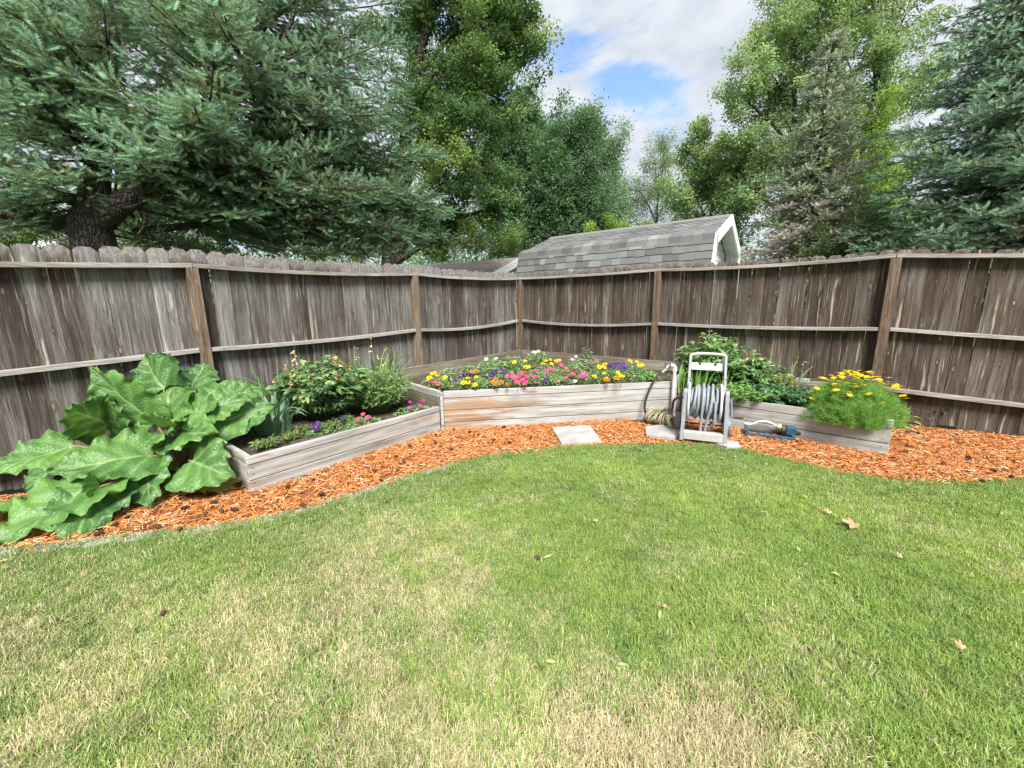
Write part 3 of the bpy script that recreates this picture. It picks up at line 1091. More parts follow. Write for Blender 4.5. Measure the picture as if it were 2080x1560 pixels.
bedR = thing('raised_bed', (1.975, 4.565, 0), 'low grey plank bed at the right, behind the blue sprinkler', 'raised bed', 'raised garden beds')
bed_side(bedR, RF0, RF1, [0.125, 0.140], 0.075, [M['bed_pale'], M['bed_pale'], M['bed_pale']], 1, 0.05, 0.0)
bed_side(bedR, RF1, RB1, [0.125, 0.140], 0.075, [M['bed_pale'], M['bed_pale'], M['bed_pale']], 1, 0.045, 0.0)
urb = (DV - Vector(NODES['C']))
urb.z = 0
urb.normalize()
rb0 = Vector((2.52, 5.33, 0))
for lo, hh in ((0.0, 0.21), (0.212, 0.20)):
    a, b = rb0, rb0 + urb * 1.92
    board('back_board', (a.x, a.y, lo), (b.x, b.y, lo), hh, 0.045, M['back_board'], bedR)
# nail heads
def nails(bed, p, q, heights, xs, inward_out):
    p, q = Vector((*p, 0)), Vector((*q, 0))
    u = (q - p).normalized()
    o = Vector((u.y, -u.x, 0)) * inward_out
    for s in xs:
        for z in heights:
            c = p + u * s + o * 0.0015
            mb = MB()
            x_, z_ = u, Vector((0, 0, 1))
            mb.add([c + (x_ * math.cos(a) + z_ * math.sin(a)) * 0.0045 + Vector((0, 0, z)) for a in [k * PI / 4 for k in range(8)]], [tuple(range(8))])
            part('nail', mb, M['nail'], bed)


M['nail'] = plain('nail', (0.03, 0.026, 0.024), 0.5, 0.5)
nails(bedR, RF0, RF1, (0.035, 0.09, 0.16, 0.225), (1.80, ), 1)
nails(bedR, RF0, RF1, (0.06, 0.19), (0.95, ), 1)
nails(bedL, LF0, LF1, (0.04, 0.09, 0.16, 0.21), (0.03, ), 1)
nails(bedM, MF0, MF1, (0.05, 0.15, 0.22, 0.29, 0.35), (1.85, ), 1)

soil_sheet([(-1.93, 2.79), (-0.83, 4.16), (-1.55, 4.98), (-1.75, 5.0), (-2.86, 3.52)], 0.235, 'dark garden soil in the low bed with the irises')
soil_sheet([(-0.74, 4.25), (1.90, 4.66), (2.36, 5.40), (0.17, 7.2), (-1.46, 5.12)], 0.43, 'dark garden soil in the tall corner flower bed', 0.03)
soil_sheet([(2.03, 4.57), (3.31, 3.37), (3.98, 4.05), (2.53, 5.30)], 0.27, 'dark garden soil in the low bed with the yellow daisies')

# ================================================================== PAVERS
def paver(name, poly, label, h=0.045, z=0.012):
    cx, cy = sum(p[0] for p in poly) / len(poly), sum(p[1] for p in poly) / len(poly)
    n_ = len(poly)
    vs_ = [(x - cx, y - cy, 0) for x, y in poly] + [(x - cx, y - cy, h) for x, y in poly]
    fs = [tuple(reversed(range(n_))), tuple(range(n_, 2 * n_))] + [(i, (i + 1) % n_, (i + 1) % n_ + n_, i + n_) for i in range(n_)]
    o = mobj(name, MB().add(vs_, fs), M['concrete'], loc=(cx, cy, z), bevel=0.006)
    return tagp(o, label, 'paver')


paver('stepping_stone', [(0.43, 4.13), (0.86, 4.19), (0.87, 3.68), (0.47, 3.63)], 'square grey concrete stepping stone in the mulch before the tall bed')
paver('stepping_stone', [(1.37, 3.86), (1.44, 4.10), (1.62, 4.18), (1.84, 4.08), (1.77, 3.84), (1.58, 3.75)], 'hexagonal concrete stepping stone under the coiled olive hose')
paver('stepping_stone', [(1.90, 3.66), (2.00, 3.48), (2.12, 3.47), (2.17, 3.60), (2.05, 3.72), (1.94, 3.74)], 'concrete paver under the front feet of the hose reel cart')
paver('white_block', [(3.42, 4.66), (3.53, 4.58), (3.57, 4.63), (3.46, 4.71)], 'small white block lying on the back board beside the daisies', 0.05, 0.413)

# ================================================================== LEAVES AND PLANTS
def frame(P, T, nhint):
    x = (T - P).normalized()
    z = Vector(nhint)
    z = (z - x * z.dot(x)).normalized()
    y = z.cross(x)
    Mx = Matrix((x, y, z)).transposed().to_4x4()
    Mx.translation = P
    return Mx


t = NT('rhubarb_leaf')
vc = t.attr('col', 'GEOMETRY')
sp_ = t.n.new('ShaderNodeSeparateColor')
t.l.new(vc, sp_.inputs[0])
r = t.rand()
nz = t.noise(t.tc.outputs['Object'], 14.0, 4, 0.6)
ca = t.mix(sp_.outputs[1], (0.022, 0.085, 0.024), (0.150, 0.315, 0.065))
ca = t.mix(t.rng(nz, 0.3, 0.75, 0.0, 0.4), ca, (0.11, 0.225, 0.065))
ca = t.mix(t.math('MULTIPLY', sp_.outputs[0], 0.75), ca, (0.28, 0.40, 0.17))
vo = t.voro(t.tc.outputs['Object'], 34.0, 'DISTANCE_TO_EDGE')
ca = t.mix(t.rng(vo, 0.0, 0.10, 0.10, 0.0), ca, (0.15, 0.27, 0.09))
t.bump(t.math('ADD', t.math('ADD', t.math('MULTIPLY', nz, 0.6), sp_.outputs[0]), t.math('MULTIPLY', t.rng(vo, 0.0, 0.3), 0.5)), 0.45, 0.010)
ca = t.mix(sp_.outputs[2], ca, (0.34, 0.24, 0.06))
t.fin(ca, 0.44, 0.45)
M['rhubarb'] = t.translucent(t.hsv(ca, 0.48, 1.1, 1.3), 0.25)
M['stalk'] = plain('rhubarb_stalk', (0.20, 0.17, 0.06), 0.5, 0.4, 0.3, 8)


def big_leaf(L, W, seed, fold=0.18, droop=0.25, ruffle=0.05, cup=0.0, hue=0.4, dead=0.0):
    """broad ruffled blade: midrib along +x from the stalk to the tip"""
    r = random.Random(seed)
    nu, nv = 30, 26
    ph = [r.uniform(0, 6.28) for _ in range(6)]
    vs_, cs, fs = [], [], []
    for i in range(nu + 1):
        s = i / nu
        prof = (math.sin(PI * min(1.0, (s * 0.93 + 0.07)) ** 0.62)) ** 0.85 if s < 1 else 0.0
        prof = max(prof, 0.0)
        for j in range(nv + 1):
            v = 2 * j / nv - 1
            av = abs(v)
            edge = 1 + 0.030 * math.sin(s * 19 + ph[0] + (2 if v > 0 else 0)) + 0.035 * math.sin(s * 47 + ph[1] * (1 if v > 0 else 1.7))
            w = W * 0.5 * prof * (edge if av > 0.6 else 1.0)
            lobe = -0.30 * L * (av ** 1.6) * max(0.0, 1 - s * 2.6) ** 1.2
            x = s * L + lobe + 0.10 * L * av * (1 - av) * (1 - s)
            y = v * w
            vein = math.cos((s - 0.42 * av) * 2 * PI * 4.0)
            z = fold * abs(y) - droop * L * s * s + cup * L * (s * (1 - s)) - 0.35 * droop * (av ** 2) * W * 0.5
            z += ruffle * W * (av ** 2.2) * (math.sin(s * 24 + ph[2] + v * 1.5) + 0.6 * math.sin(s * 47 + ph[3] + (1.3 if v < 0 else 0)))
            z -= 0.010 * W * vein * (0.3 + av) * (1 - av * 0.5) * 2
            z += 0.02 * W * math.sin(5 * v + 7 * s + ph[4])
            vs_.append((x, y, z))
            mid = max(0.0, 1 - av / (0.055 * (1.15 - s)))
            sv = max(0.0, (vein - 0.86) / 0.14) * (1 - av * 0.8) * 0.8
            cs.append((min(1, mid + sv), min(1, max(0, hue + 0.15 * math.sin(3 * v + ph[5]) + 0.12 * vein)), dead))
    for i in range(nu):
        for j in range(nv):
            a = i * (nv + 1) + j
            fs.append((a, a + nv + 1, a + nv + 2, a + 1))
    mb = MB()
    mb.v, mb.f, mb.c = vs_, fs, cs
    return mb.mesh('leaf', True)


CROWN = Vector((-2.66, 3.02, 0.05))
rhub = thing('rhubarb_plant', CROWN, 'huge rhubarb plant with ruffled green leaves against the left fence', 'rhubarb')
# (stalk-end photo point, its distance ahead), (tip photo point, distance ahead), width, normal hint, hue, extras
RL = [
    ((150, 905), 2.72, (-12, 952), 2.40, 0.32, (0.15, -0.5, 0.85), 0.60, {}),
    ((192, 985), 2.50, (5, 1082), 2.10, 0.44, (0.05, -0.5, 0.85), 0.62, {}),
    ((205, 995), 2.52, (150, 1085), 2.15, 0.30, (0.35, -0.35, 0.8), 0.30, {}),
    ((312, 925), 2.82, (120, 945), 2.48, 0.46, (-0.05, -0.62, 0.78), 0.48, {}),
    ((222, 862), 2.95, (133, 828), 2.62, 0.34, (0.0, -0.75, 0.6), 0.45, {}),
    ((300, 848), 3.02, (184, 760), 2.92, 0.36, (-0.25, -0.85, 0.45), 0.48, {}),
    ((338, 846), 3.02, (345, 765), 3.22, 0.40, (0.05, -0.92, 0.3), 0.50, {}),
    ((332, 790), 3.15, (285, 728), 3.30, 0.42, (0.1, -0.95, 0.25), 0.14, {}),
    ((388, 790), 3.28, (412, 738), 3.46, 0.36, (0.1, -0.95, 0.3), 0.10, {}),
    ((402, 838), 3.05, (492, 806), 3.12, 0.30, (0.15, -0.75, 0.6), 0.50, {}),
    ((430, 862), 3.05, (545, 824), 3.25, 0.34, (0.2, -0.75, 0.55), 0.42, {}),
    ((452, 805), 3.25, (528, 790), 3.45, 0.22, (0.1, -0.8, 0.5), 0.55, {}),
    ((322, 868), 2.92, (352, 848), 2.80, 0.20, (-0.1, 0.6, 0.8), 0.85, dict(fold=0.5)),
    ((360, 885), 2.95, (418, 872), 2.80, 0.22, (0.1, -0.6, 0.8), 0.55, {}),
    ((342, 880), 2.95, (308, 898), 2.72, 0.22, (-0.2, -0.6, 0.75), 0.55, {}),
    ((388, 936), 2.80, (452, 962), 2.62, 0.40, (0.25, -0.8, 0.55), 0.42, {}),
    ((300, 952), 2.78, (296, 1012), 2.48, 0.32, (0.1, -0.8, 0.6), 0.25, {}),
    ((130, 940), 2.90, (55, 985), 2.66, 0.26, (0.0, -0.7, 0.6), 0.12, {}),
    ((250, 940), 2.85, (200, 962), 2.66, 0.22, (0.0, -0.6, 0.7), 0.40, {}),
    ((204, 988), 2.46, (178, 958), 2.40, 0.14, (-0.7, -0.5, 0.3), 0.75, dict(fold=0.7)),
    ((410, 845), 3.0, (378, 808), 3.12, 0.28, (0.2, -0.9, 0.4), 0.55, {}),
    ((250, 880), 2.95, (215, 815), 2.85, 0.30, (-0.1, -0.9, 0.4), 0.35, {}),
    ((395, 905), 2.95, (345, 905), 2.75, 0.24, (0.0, -0.7, 0.7), 0.25, {}),
    ((60, 1010), 2.55, (-15, 1045), 2.30, 0.30, (-0.1, -0.6, 0.8), 0.55, {}),
]
for i, (pp, py_, tp, ty_, w, nh, hue_, kw) in enumerate(RL):
    P, T = at(*pp, py_), at(*tp, ty_)
    P.z, T.z = max(P.z, 0.10), max(T.z, 0.055)
    L = (T - P).length * 1.12
    a = dict(fold=0.22, droop=0.10, ruffle=0.055, hue=hue_)
    a.update(kw)
    me = big_leaf(L, max(w * 1.12, 0.85 * L), 50 + i, **a)
    Mx = frame(P, T, nh)
    o = mobj('leaf', me, M['rhubarb'], rhub)
    Mx.translation = P - CROWN
    o.matrix_local = Mx
    # stalk
    mid = CROWN * 0.45 + P * 0.55 + Vector((0, 0, 0.05))
    pts = [CROWN + (P - CROWN).normalized() * 0.03, mid, P]
    part('stalk', MB().tube([pts[0], pts[0] * 0.5 + mid * 0.5, mid, P * 0.5 + mid * 0.5, P], [0.013, 0.012, 0.011, 0.009, 0.006], 7), M['stalk'], rhub, True)
# the withered leaf lying on the mulch
P, T = gp(472, 985, 0.06), gp(378, 992, 0.05)
o = mobj('leaf', big_leaf((T - P).length, 0.17, 91, fold=0.1, droop=0.0, ruffle=0.09, hue=0.2, dead=0.85), M['rhubarb'], rhub)
Mx = frame(P, T, (0.1, -0.25, 1))
Mx.translation = P - CROWN
o.matrix_local = Mx
tagp(o, 'withered yellow-brown leaf lying on the mulch')


# ---- small building blocks
def lance(L, W, bend, seg=5, fold=0.25, wave=0.0):
    """pointed leaf along +x, list of verts and faces"""
    vs_, fs = [], []
    for i in range(seg + 1):
        s = i / seg
        w = W * 0.5 * math.sin(PI * (0.08 + 0.92 * s)) ** 0.8 if s < 1 else 0.0
        z = -bend * L * s * s
        x = L * s
        vs_ += [(x, -w, z + fold * w), (x, 0, z + wave * math.sin(9 * s)), (x, w, z + fold * w)]
    for i in range(seg):
        a = 3 * i
        fs += [(a, a + 3, a + 4, a + 1), (a + 1, a + 4, a + 5, a + 2)]
    return vs_, fs


def put_leaf(mb, P, D, L, W, bend, col, roll=0.0, seg=4, fold=0.25):
    vs_, fs = lance(L, W, bend, seg, fold)
    D = Vector(D).normalized()
    Mx = frame(Vector(P), Vector(P) + D, Vector((0, 0, 1)) if abs(D.z) < 0.97 else Vector((1, 0, 0)))
    Mx = Mx @ Matrix.Rotation(roll, 4, 'X')
    mb.add([Mx @ Vector(v) for v in vs_], fs, col)


def jit(c, a, r):
    k = 1 + r.uniform(-a, a)
    return tuple(max(0.0, x * k * (1 + r.uniform(-a, a) * 0.3)) for x in c)


# ---- iris clumps: every sword leaf is a part
def sword(L, W, bend, seed):
    r = random.Random(seed)
    mb = MB()
    seg = 9
    vs_, fs = [], []
    tw = r.uniform(-0.5, 0.5)
    for i in range(seg + 1):
        s = i / seg
        w = W * 0.5 * (1 - s ** 3.0) * (0.75 + 0.25 * min(1, s * 5))
        th = bend * s ** 1.8
        x = L * math.sin(th) * s * 0.9
        z = L * s * math.cos(th * 0.8)
        a = tw * s
        vs_ += [(x - 0.0, -w * math.cos(a), z), (x + 0.12 * w, 0, z), (x, w * math.cos(a), z)]
    for i in range(seg):
        a = 3 * i
        fs += [(a, a + 1, a + 4, a + 3), (a + 1, a + 2, a + 5, a + 4)]
    return mb.add(vs_, fs).mesh('leaf', True)


def sword_mat(name, a, b):
    t = NT(name)
    r = t.rand()
    sx = t.n.new('ShaderNodeSeparateXYZ')
    t.l.new(t.tc.outputs['Object'], sx.inputs[0])
    st = t.noise(t.vmul(t.tc.outputs['Object'], (3, 120, 3)), 1.0, 3)
    c = t.mix(r, a, b)
    c = t.mix(t.rng(st, 0.3, 0.7, 0.0, 0.35), c, tuple(x * 1.5 for x in b))
    t.fin(c, 0.4, 0.45)
    return t.translucent(t.hsv(c, 0.48, 1.1, 1.3), 0.25)


M['iris'] = sword_mat('iris_leaf', (0.085, 0.175, 0.095), (0.16, 0.28, 0.155))
M['iris_fresh'] = sword_mat('iris_leaf_fresh', (0.11, 0.23, 0.06), (0.20, 0.34, 0.09))
M['straw_stem'] = plain('dry_stem', (0.42, 0.34, 0.18), 0.8, 0.2, 0.3, 40)
M['dry_bloom'] = plain('dry_bloom', (0.52, 0.40, 0.22), 0.85, 0.15, 0.4, 60)
M['brown_bloom'] = plain('brown_bloom', (0.36, 0.19, 0.09), 0.85, 0.15, 0.4, 60)


def iris_clump(loc, label, mat, n, hmin, hmax, spread, lean=(0, 0), W=0.026, seed=1, stalks=0, maxbend=1.1, group=None):
    r = random.Random(seed)
    th = thing('iris_clump', loc, label, 'iris', group)
    for k in range(n):
        a = r.uniform(0, 2 * PI)
        d = spread * math.sqrt(r.random())
        o = mobj('leaf', sword(r.uniform(hmin, hmax), W * r.uniform(0.7, 1.2), r.uniform(0.1, maxbend) * (1.5 if r.random() < 0.12 else 1), seed * 100 + k), mat, th,
                 loc=(d * math.cos(a), d * math.sin(a), -0.01),
                 rot=(r.uniform(-0.16, 0.16) + lean[1], r.uniform(-0.16, 0.16) + lean[0], a + r.uniform(-0.7, 0.7)))
    for k in range(stalks):
        a, d = r.uniform(0, 2 * PI), spread * math.sqrt(r.random())
        h = hmax * r.uniform(0.75, 1.12)
        p0 = Vector((d * math.cos(a), d * math.sin(a), 0))
        p1 = p0 + Vector((r.uniform(-0.08, 0.08), r.uniform(-0.08, 0.08), h))
        st = mobj('flower_stalk', MB().tube([p0, p0 * 0.6 + p1 * 0.4 + Vector((r.uniform(-.02, .02), r.uniform(-.02, .02), 0)), p0 * 0.2 + p1 * 0.8 + Vector((r.uniform(-.015, .015), r.uniform(-.015, .015), 0)), p1], [0.0032, 0.003, 0.0022, 0.0016], 6), M['straw_stem'], th)
        mb = MB()
        for q in range(5):
            put_leaf(mb, p1 - Vector((0, 0, 0.05 * q * r.random())), (r.uniform(-1, 1), r.uniform(-1, 1), r.uniform(-0.7, 0.9)), r.uniform(0.025, 0.055), 0.018, 0.5, (1, 1, 1), r.uniform(-1, 1), 3)
        mobj('withered_bloom', mb, M['dry_bloom'], st)
    return th


iris_clump(gp(556, 874, 0.24), 'blue-green iris clump with broad sword leaves beside the rhubarb', M['iris'], 64, 0.30, 0.56, 0.20, lean=(0.08, 0), W=0.040, seed=3, maxbend=1.4)
iris_clump(gp(508, 868, 0.24), 'short iris clump tucked under the rhubarb leaf in the left bed', M['iris'], 16, 0.18, 0.34, 0.07, W=0.038, seed=5)
iris_clump(gp(590, 846, 0.24), 'tall iris with pale withered blooms between rhubarb and peony', M['iris_fresh'], 50, 0.36, 0.62, 0.20, W=0.028, seed=7, stalks=5)
iris_clump(gp(765, 815, 0.24), 'tall grassy iris clump with straw seed stalks before the fence post', M['iris_fresh'], 90, 0.46, 0.72, 0.30, W=0.022, seed=9, stalks=5, maxbend=0.8)
iris_clump(Vector((2.26, 4.72, 0.27)), 'upright iris fans behind the hose reel drum', M['iris_fresh'], 26, 0.26, 0.44, 0.15, W=0.030, seed=13, maxbend=0.5)
iris_clump(Vector((2.06, 4.78, 0.29)), 'narrow iris fan between the white riser and the hose reel', M['iris_fresh'], 8, 0.26, 0.38, 0.05, W=0.034, seed=15, maxbend=0.3)
iris_clump(Vector((3.28, 4.55, 0.27)), 'sparse iris leaves with a dry seed stalk near the white block', M['iris'], 13, 0.28, 0.50, 0.12, W=0.020, seed=17, stalks=2, maxbend=1.4)
iris_clump(Vector((2.55, 4.62, 0.27)), 'arching grassy leaves spilling beside the reel handle', M['iris_fresh'], 12, 0.26, 0.42, 0.10, W=0.014, seed=19, maxbend=2.0)


# ---- leafy bushes: peony and others
def leafy_bush(name, loc, label, cat, R, H, nstem, cols, leafL, leafW, per, seed, blooms=0, bloom_mat=None, trip=True, flat=0.75, group=None, skirt=True, lean=(0, 0)):
    r = random.Random(seed)
    th = thing(name, loc, label, cat, group)
    stems, fol = MB(), MB()
    tips = []
    for k in range(nstem):
        a = r.uniform(0, 2 * PI)
        d = math.sqrt(r.random())
        bx, by = 0.25 * R * d * math.cos(a), 0.25 * R * d * math.sin(a)
        tx, ty = R * d * math.cos(a) * 0.95 + lean[0], R * d * math.sin(a) * 0.95 + lean[1]
        h = H * (1 - (1 - flat) * d * d * 1.4) * r.uniform(0.82, 1.05)
        p0, p2 = Vector((bx, by, 0)), Vector((tx, ty, h))
        p1 = (p0 + p2) / 2 + Vector((-tx * 0.12, -ty * 0.12, 0.06 * H))
        stems.tube([p0, p1, p2], [0.005, 0.004, 0.002], 5)
        tips.append(p2)
        for q in range(per):
            s = r.uniform(0.30 if skirt else 0.55, 1.02)
            P = (p0 * (1 - s) + p1 * s) * (1 - s) + (p1 * (1 - s) + p2 * s) * s
            la = r.uniform(0, 2 * PI)
            out = Vector((math.cos(la), math.sin(la), r.uniform(-0.35, 0.75)))
            out = (out + Vector((tx, ty, 0)) * 0.9 / max(R, 0.01)).normalized()
            c0 = cols[r.randrange(len(cols))]
            pet = P + out * leafL * 0.45
            stems.tube([P, pet], [0.0018, 0.0012], 4, False)
            kk = 3 if trip else 1
            for e in range(kk):
                ang = (e - (kk - 1) / 2) * 0.75
                D = Matrix.Rotation(ang, 3, 'Z') @ out
                D.z += r.uniform(-0.2, 0.25)
                put_leaf(fol, pet, D, leafL * r.uniform(0.7, 1.15), leafW * r.uniform(0.75, 1.2), r.uniform(0.1, 0.45), jit(c0, 0.25, r), r.uniform(-0.5, 0.5), 4, 0.3)
    mobj('stems', stems.mesh('stems', True), M['twig_green'], th)
    o = mobj('foliage', fol.mesh('foliage', True), M['leaf_own'], th)
    o['kind'] = 'stuff'
    for k in range(blooms):
        p = tips[r.randrange(len(tips))] + Vector((r.uniform(-0.03, 0.03), r.uniform(-0.03, 0.03), r.uniform(0.01, 0.05)))
        mb = MB()
        for q in range(11):
            el, az = r.uniform(-0.3, 1.3), r.uniform(0, 2 * PI)
            put_leaf(mb, (0, 0, 0), (math.cos(az) * math.cos(el), math.sin(az) * math.cos(el), math.sin(el)), r.uniform(0.022, 0.042), 0.016, 0.6, (1, 1, 1), r.uniform(-1, 1), 3)
        mobj('withered_bloom', mb, bloom_mat[k % len(bloom_mat)], th, loc=p)
    return th


M['twig_green'] = plain('green_stem', (0.12, 0.17, 0.06), 0.6, 0.3, 0.2, 30)
PE = [(0.14, 0.28, 0.105), (0.19, 0.33, 0.125), (0.12, 0.235, 0.105), (0.28, 0.39, 0.15)]
leafy_bush('peony_bush', gp(660, 850, 0.24), 'dense peony bush with withered brown blooms in the left bed', 'peony', 0.47, 0.60, 80, PE, 0.088, 0.038, 11, 21,
           26, [M['dry_bloom'], M['dry_bloom'], M['brown_bloom']])
PH = [(0.15, 0.28, 0.085), (0.21, 0.34, 0.11), (0.16, 0.27, 0.105)]
leafy_bush('phlox_bush', gp(768, 838, 0.24), 'bushy green phlox of small narrow leaves right of the peony', 'phlox', 0.42, 0.48, 120, PH, 0.055, 0.020, 14, 22, trip=False)
leafy_bush('phlox_bush', gp(808, 826, 0.24), 'narrow leafy plant against the side of the tall bed', 'phlox', 0.17, 0.34, 30, PH, 0.042, 0.015, 14, 23, trip=False)
PB = [(0.135, 0.29, 0.09), (0.19, 0.36, 0.12), (0.24, 0.41, 0.16), (0.15, 0.30, 0.13)]
leafy_bush('peony_bush', Vector((2.60, 5.02, 0.27)), 'tall bright green peony with faded blooms behind the hose reel', 'peony', 0.46, 0.70, 58, PB, 0.095, 0.034, 9, 24,
           10, [M['dry_bloom'], M['brown_bloom']])
leafy_bush('peony_bush', Vector((2.98, 4.80, 0.27)), 'lower sprawling leafy peony at the middle of the right bed', 'peony', 0.36, 0.42, 40, PB, 0.075, 0.030, 9, 25, 2, [M['dry_bloom']])
WD = [(0.15, 0.28, 0.07), (0.21, 0.36, 0.095), (0.17, 0.31, 0.08)]
leafy_bush('clover_patch', Vector((2.58, 4.22, 0.265)), 'light green patch of small weeds behind the crank of the reel', 'weed', 0.34, 0.19, 130, WD, 0.032, 0.014, 8, 26, trip=True, flat=0.9)
leafy_bush('clover_patch', Vector((2.30, 4.46, 0.265)), 'light green weeds low behind the reel drum', 'weed', 0.2, 0.14, 50, WD, 0.030, 0.014, 8, 27, trip=True, flat=0.9)
SB = [(0.075, 0.19, 0.08), (0.105, 0.235, 0.105), (0.065, 0.155, 0.07)]
leafy_bush('strawberry_patch', Vector((2.92, 4.08, 0.265)), 'darker green strawberry patch left of the yellow daisies', 'strawberry', 0.34, 0.21, 110, SB, 0.050, 0.036, 4, 28, trip=True, flat=0.9)
leafy_bush('dry_seed_plant', Vector((3.16, 4.46, 0.27)), 'yellowing seed plant between the peony and the daisies', 'weed', 0.13, 0.28, 40, [(0.34, 0.30, 0.08), (0.20, 0.22, 0.07)], 0.022, 0.010, 10, 29, trip=False, skirt=False)
# two young plants by the right fence
leafy_bush('young_milkweed', gp(1893, 864, 0.02), 'young upright weed growing at the foot of the right fence', 'weed', 0.06, 0.26, 4, [(0.13, 0.25, 0.08), (0.17, 0.30, 0.10)], 0.085, 0.028, 9, 30, trip=False, flat=1.0)
leafy_bush('young_milkweed', gp(1838, 872, 0.02), 'small drooping plant beside the black drip fitting', 'weed', 0.09, 0.17, 5, [(0.15, 0.24, 0.06), (0.30, 0.30, 0.08)], 0.075, 0.024, 6, 31, trip=False, flat=1.0)
# weeds and seedlings in the left bed
for k, (x, y, lab) in enumerate([(555, 905, 'pale seedlings on the bare soil near the front corner of the left bed'),
                                 (530, 912, 'tiny light green weed beside the front board of the left bed'),
                                 (585, 895, 'feathery seedling in the middle of the left bed'),
                                 (672, 870, 'leafy pansy foliage along the front board of the left bed'),
                                 (700, 858, 'low green petunia foliage by the pink blooms of the left bed'),
                                 (620, 878, 'small green weed beside the violet pansy')]):
    leafy_bush('seedling', gp(x, y, 0.245), lab, 'seedling', 0.08 if k < 3 else 0.11, 0.07, 14, [(0.16, 0.27, 0.06), (0.11, 0.21, 0.06), (0.24, 0.32, 0.09)], 0.035, 0.010, 6, 40 + k, trip=False)

# ---- threadleaf daisies
t_ = random.Random(77)


def thread_tuft(seed):
    r = random.Random(seed)
    mb = MB()
    for k in range(26):
        az, el = r.uniform(0, 2 * PI), r.uniform(0.2, 1.4)
        D = Vector((math.cos(az) * math.cos(el), math.sin(az) * math.cos(el), math.sin(el)))
        p0 = Vector((r.uniform(-.02, .02), r.uniform(-.02, .02), r.uniform(0, .03)))
        L = r.uniform(0.04, 0.085)
        sd = D.orthogonal().normalized() * 0.0011
        mb.add([p0 - sd, p0 + sd, p0 + D * L * 0.6 + sd, p0 + D * L * 0.6 - sd, p0 + D * L - Vector((0, 0, 0.01))], [(0, 1, 2, 3), (3, 2, 4)])
    return mb.mesh('thread_tuft')


DC = Vector((3.28, 3.66, 0.26))
daisy = thing('threadleaf_daisy', DC, 'round feathery bush of yellow daisies overhanging the right bed corner', 'daisy')
dr_ = np.random.default_rng(8)
nT = 3600
dd = dr_.normal(size=(nT, 3))
dd /= np.linalg.norm(dd, axis=1, keepdims=True)
dd[:, 2] = np.abs(dd[:, 2]) * 1.0 - 0.15
rad = dr_.uniform(0.35, 1.0, nT) ** 0.5
lump = 0.86 + 0.28 * fbm(np.arctan2(dd[:, 1], dd[:, 0]) * 2.2, dd[:, 2] * 4, 3, 2)
TP = dd * (rad * lump)[:, None] * np.array([0.40, 0.36, 0.34])
TP[:, 2] += 0.03
TRt = np.stack([dr_.normal(0, 0.5, nT), dr_.normal(0, 0.5, nT), dr_.uniform(0, 6.28, nT)], 1)
g1, g2 = np.array([0.125, 0.27, 0.055]), np.array([0.24, 0.43, 0.09])
mixv = dr_.random((nT, 1))
fo = scatter('foliage', M['leaf'], [thread_tuft(s) for s in range(5)], TP, TRt, dr_.uniform(0.7, 1.1, nT), dr_.integers(0, 5, nT), g1 * (1 - mixv) + g2 * mixv, daisy)


def petal_flower(n, L, W, lift, cR, cup=0.0, rings=1, ruff=0.0, seed=0, petal_col=(1, 1, 1), centre=(0.3, 0.2, 0.02), throat=None):
    """open bloom facing +z, petals coloured through the mesh colour"""
    r = random.Random(seed)
    mb = MB()
    for ring in range(rings):
        for k in range(n):
            a = 2 * PI * (k + 0.5 * ring) / n + r.uniform(-0.1, 0.1)
            sL = L * (1 - 0.28 * ring) * r.uniform(0.9, 1.08)
            el = lift + ring * 0.45 + r.uniform(-0.1, 0.1)
            x = Vector((math.cos(a) * math.cos(el), math.sin(a) * math.cos(el), math.sin(el)))
            y = Vector((-math.sin(a), math.cos(a), 0))
            z = x.cross(y) * -1
            c1 = jit(petal_col, 0.15, r)
            c0 = throat if throat else c1
            vs_, cs = [], []
            for i, (s, w) in enumerate(((0.0, 0.25), (0.45, 0.85), (0.85, 1.0), (1.0, 0.55))):
                for v in (-1, 0, 1):
                    p = x * (sL * s) + y * (v * W * 0.5 * w) + Vector((0, 0, 1)) * (cup * s * s * L + 0.1 * abs(v) * W * w + ruff * math.sin(4 * v + 7 * s + k) * W)
                    vs_.append(p)
                    cs.append(c0 if i == 0 else c1)
            o = len(mb.v)
            mb.v += [tuple(p) for p in vs_]
            mb.c += cs
            for i in range(3):
                for q in range(2):
                    a_ = o + 3 * i + q
                    mb.f.append((a_, a_ + 3, a_ + 4, a_ + 1))
    # centre
    o = len(mb.v)
    for k in range(8):
        a = 2 * PI * k / 8
        mb.v.append((cR * math.cos(a), cR * math.sin(a), 0.002 + L * 0.05 * rings))
        mb.c.append(centre)
    mb.v.append((0, 0, 0.004 + cR * 0.6 + L * 0.05 * rings))
    mb.c.append(centre)
    mb.f += [(o + k, o + (k + 1) % 8, o + 8) for k in range(8)]
    return mb.mesh('bloom', True)


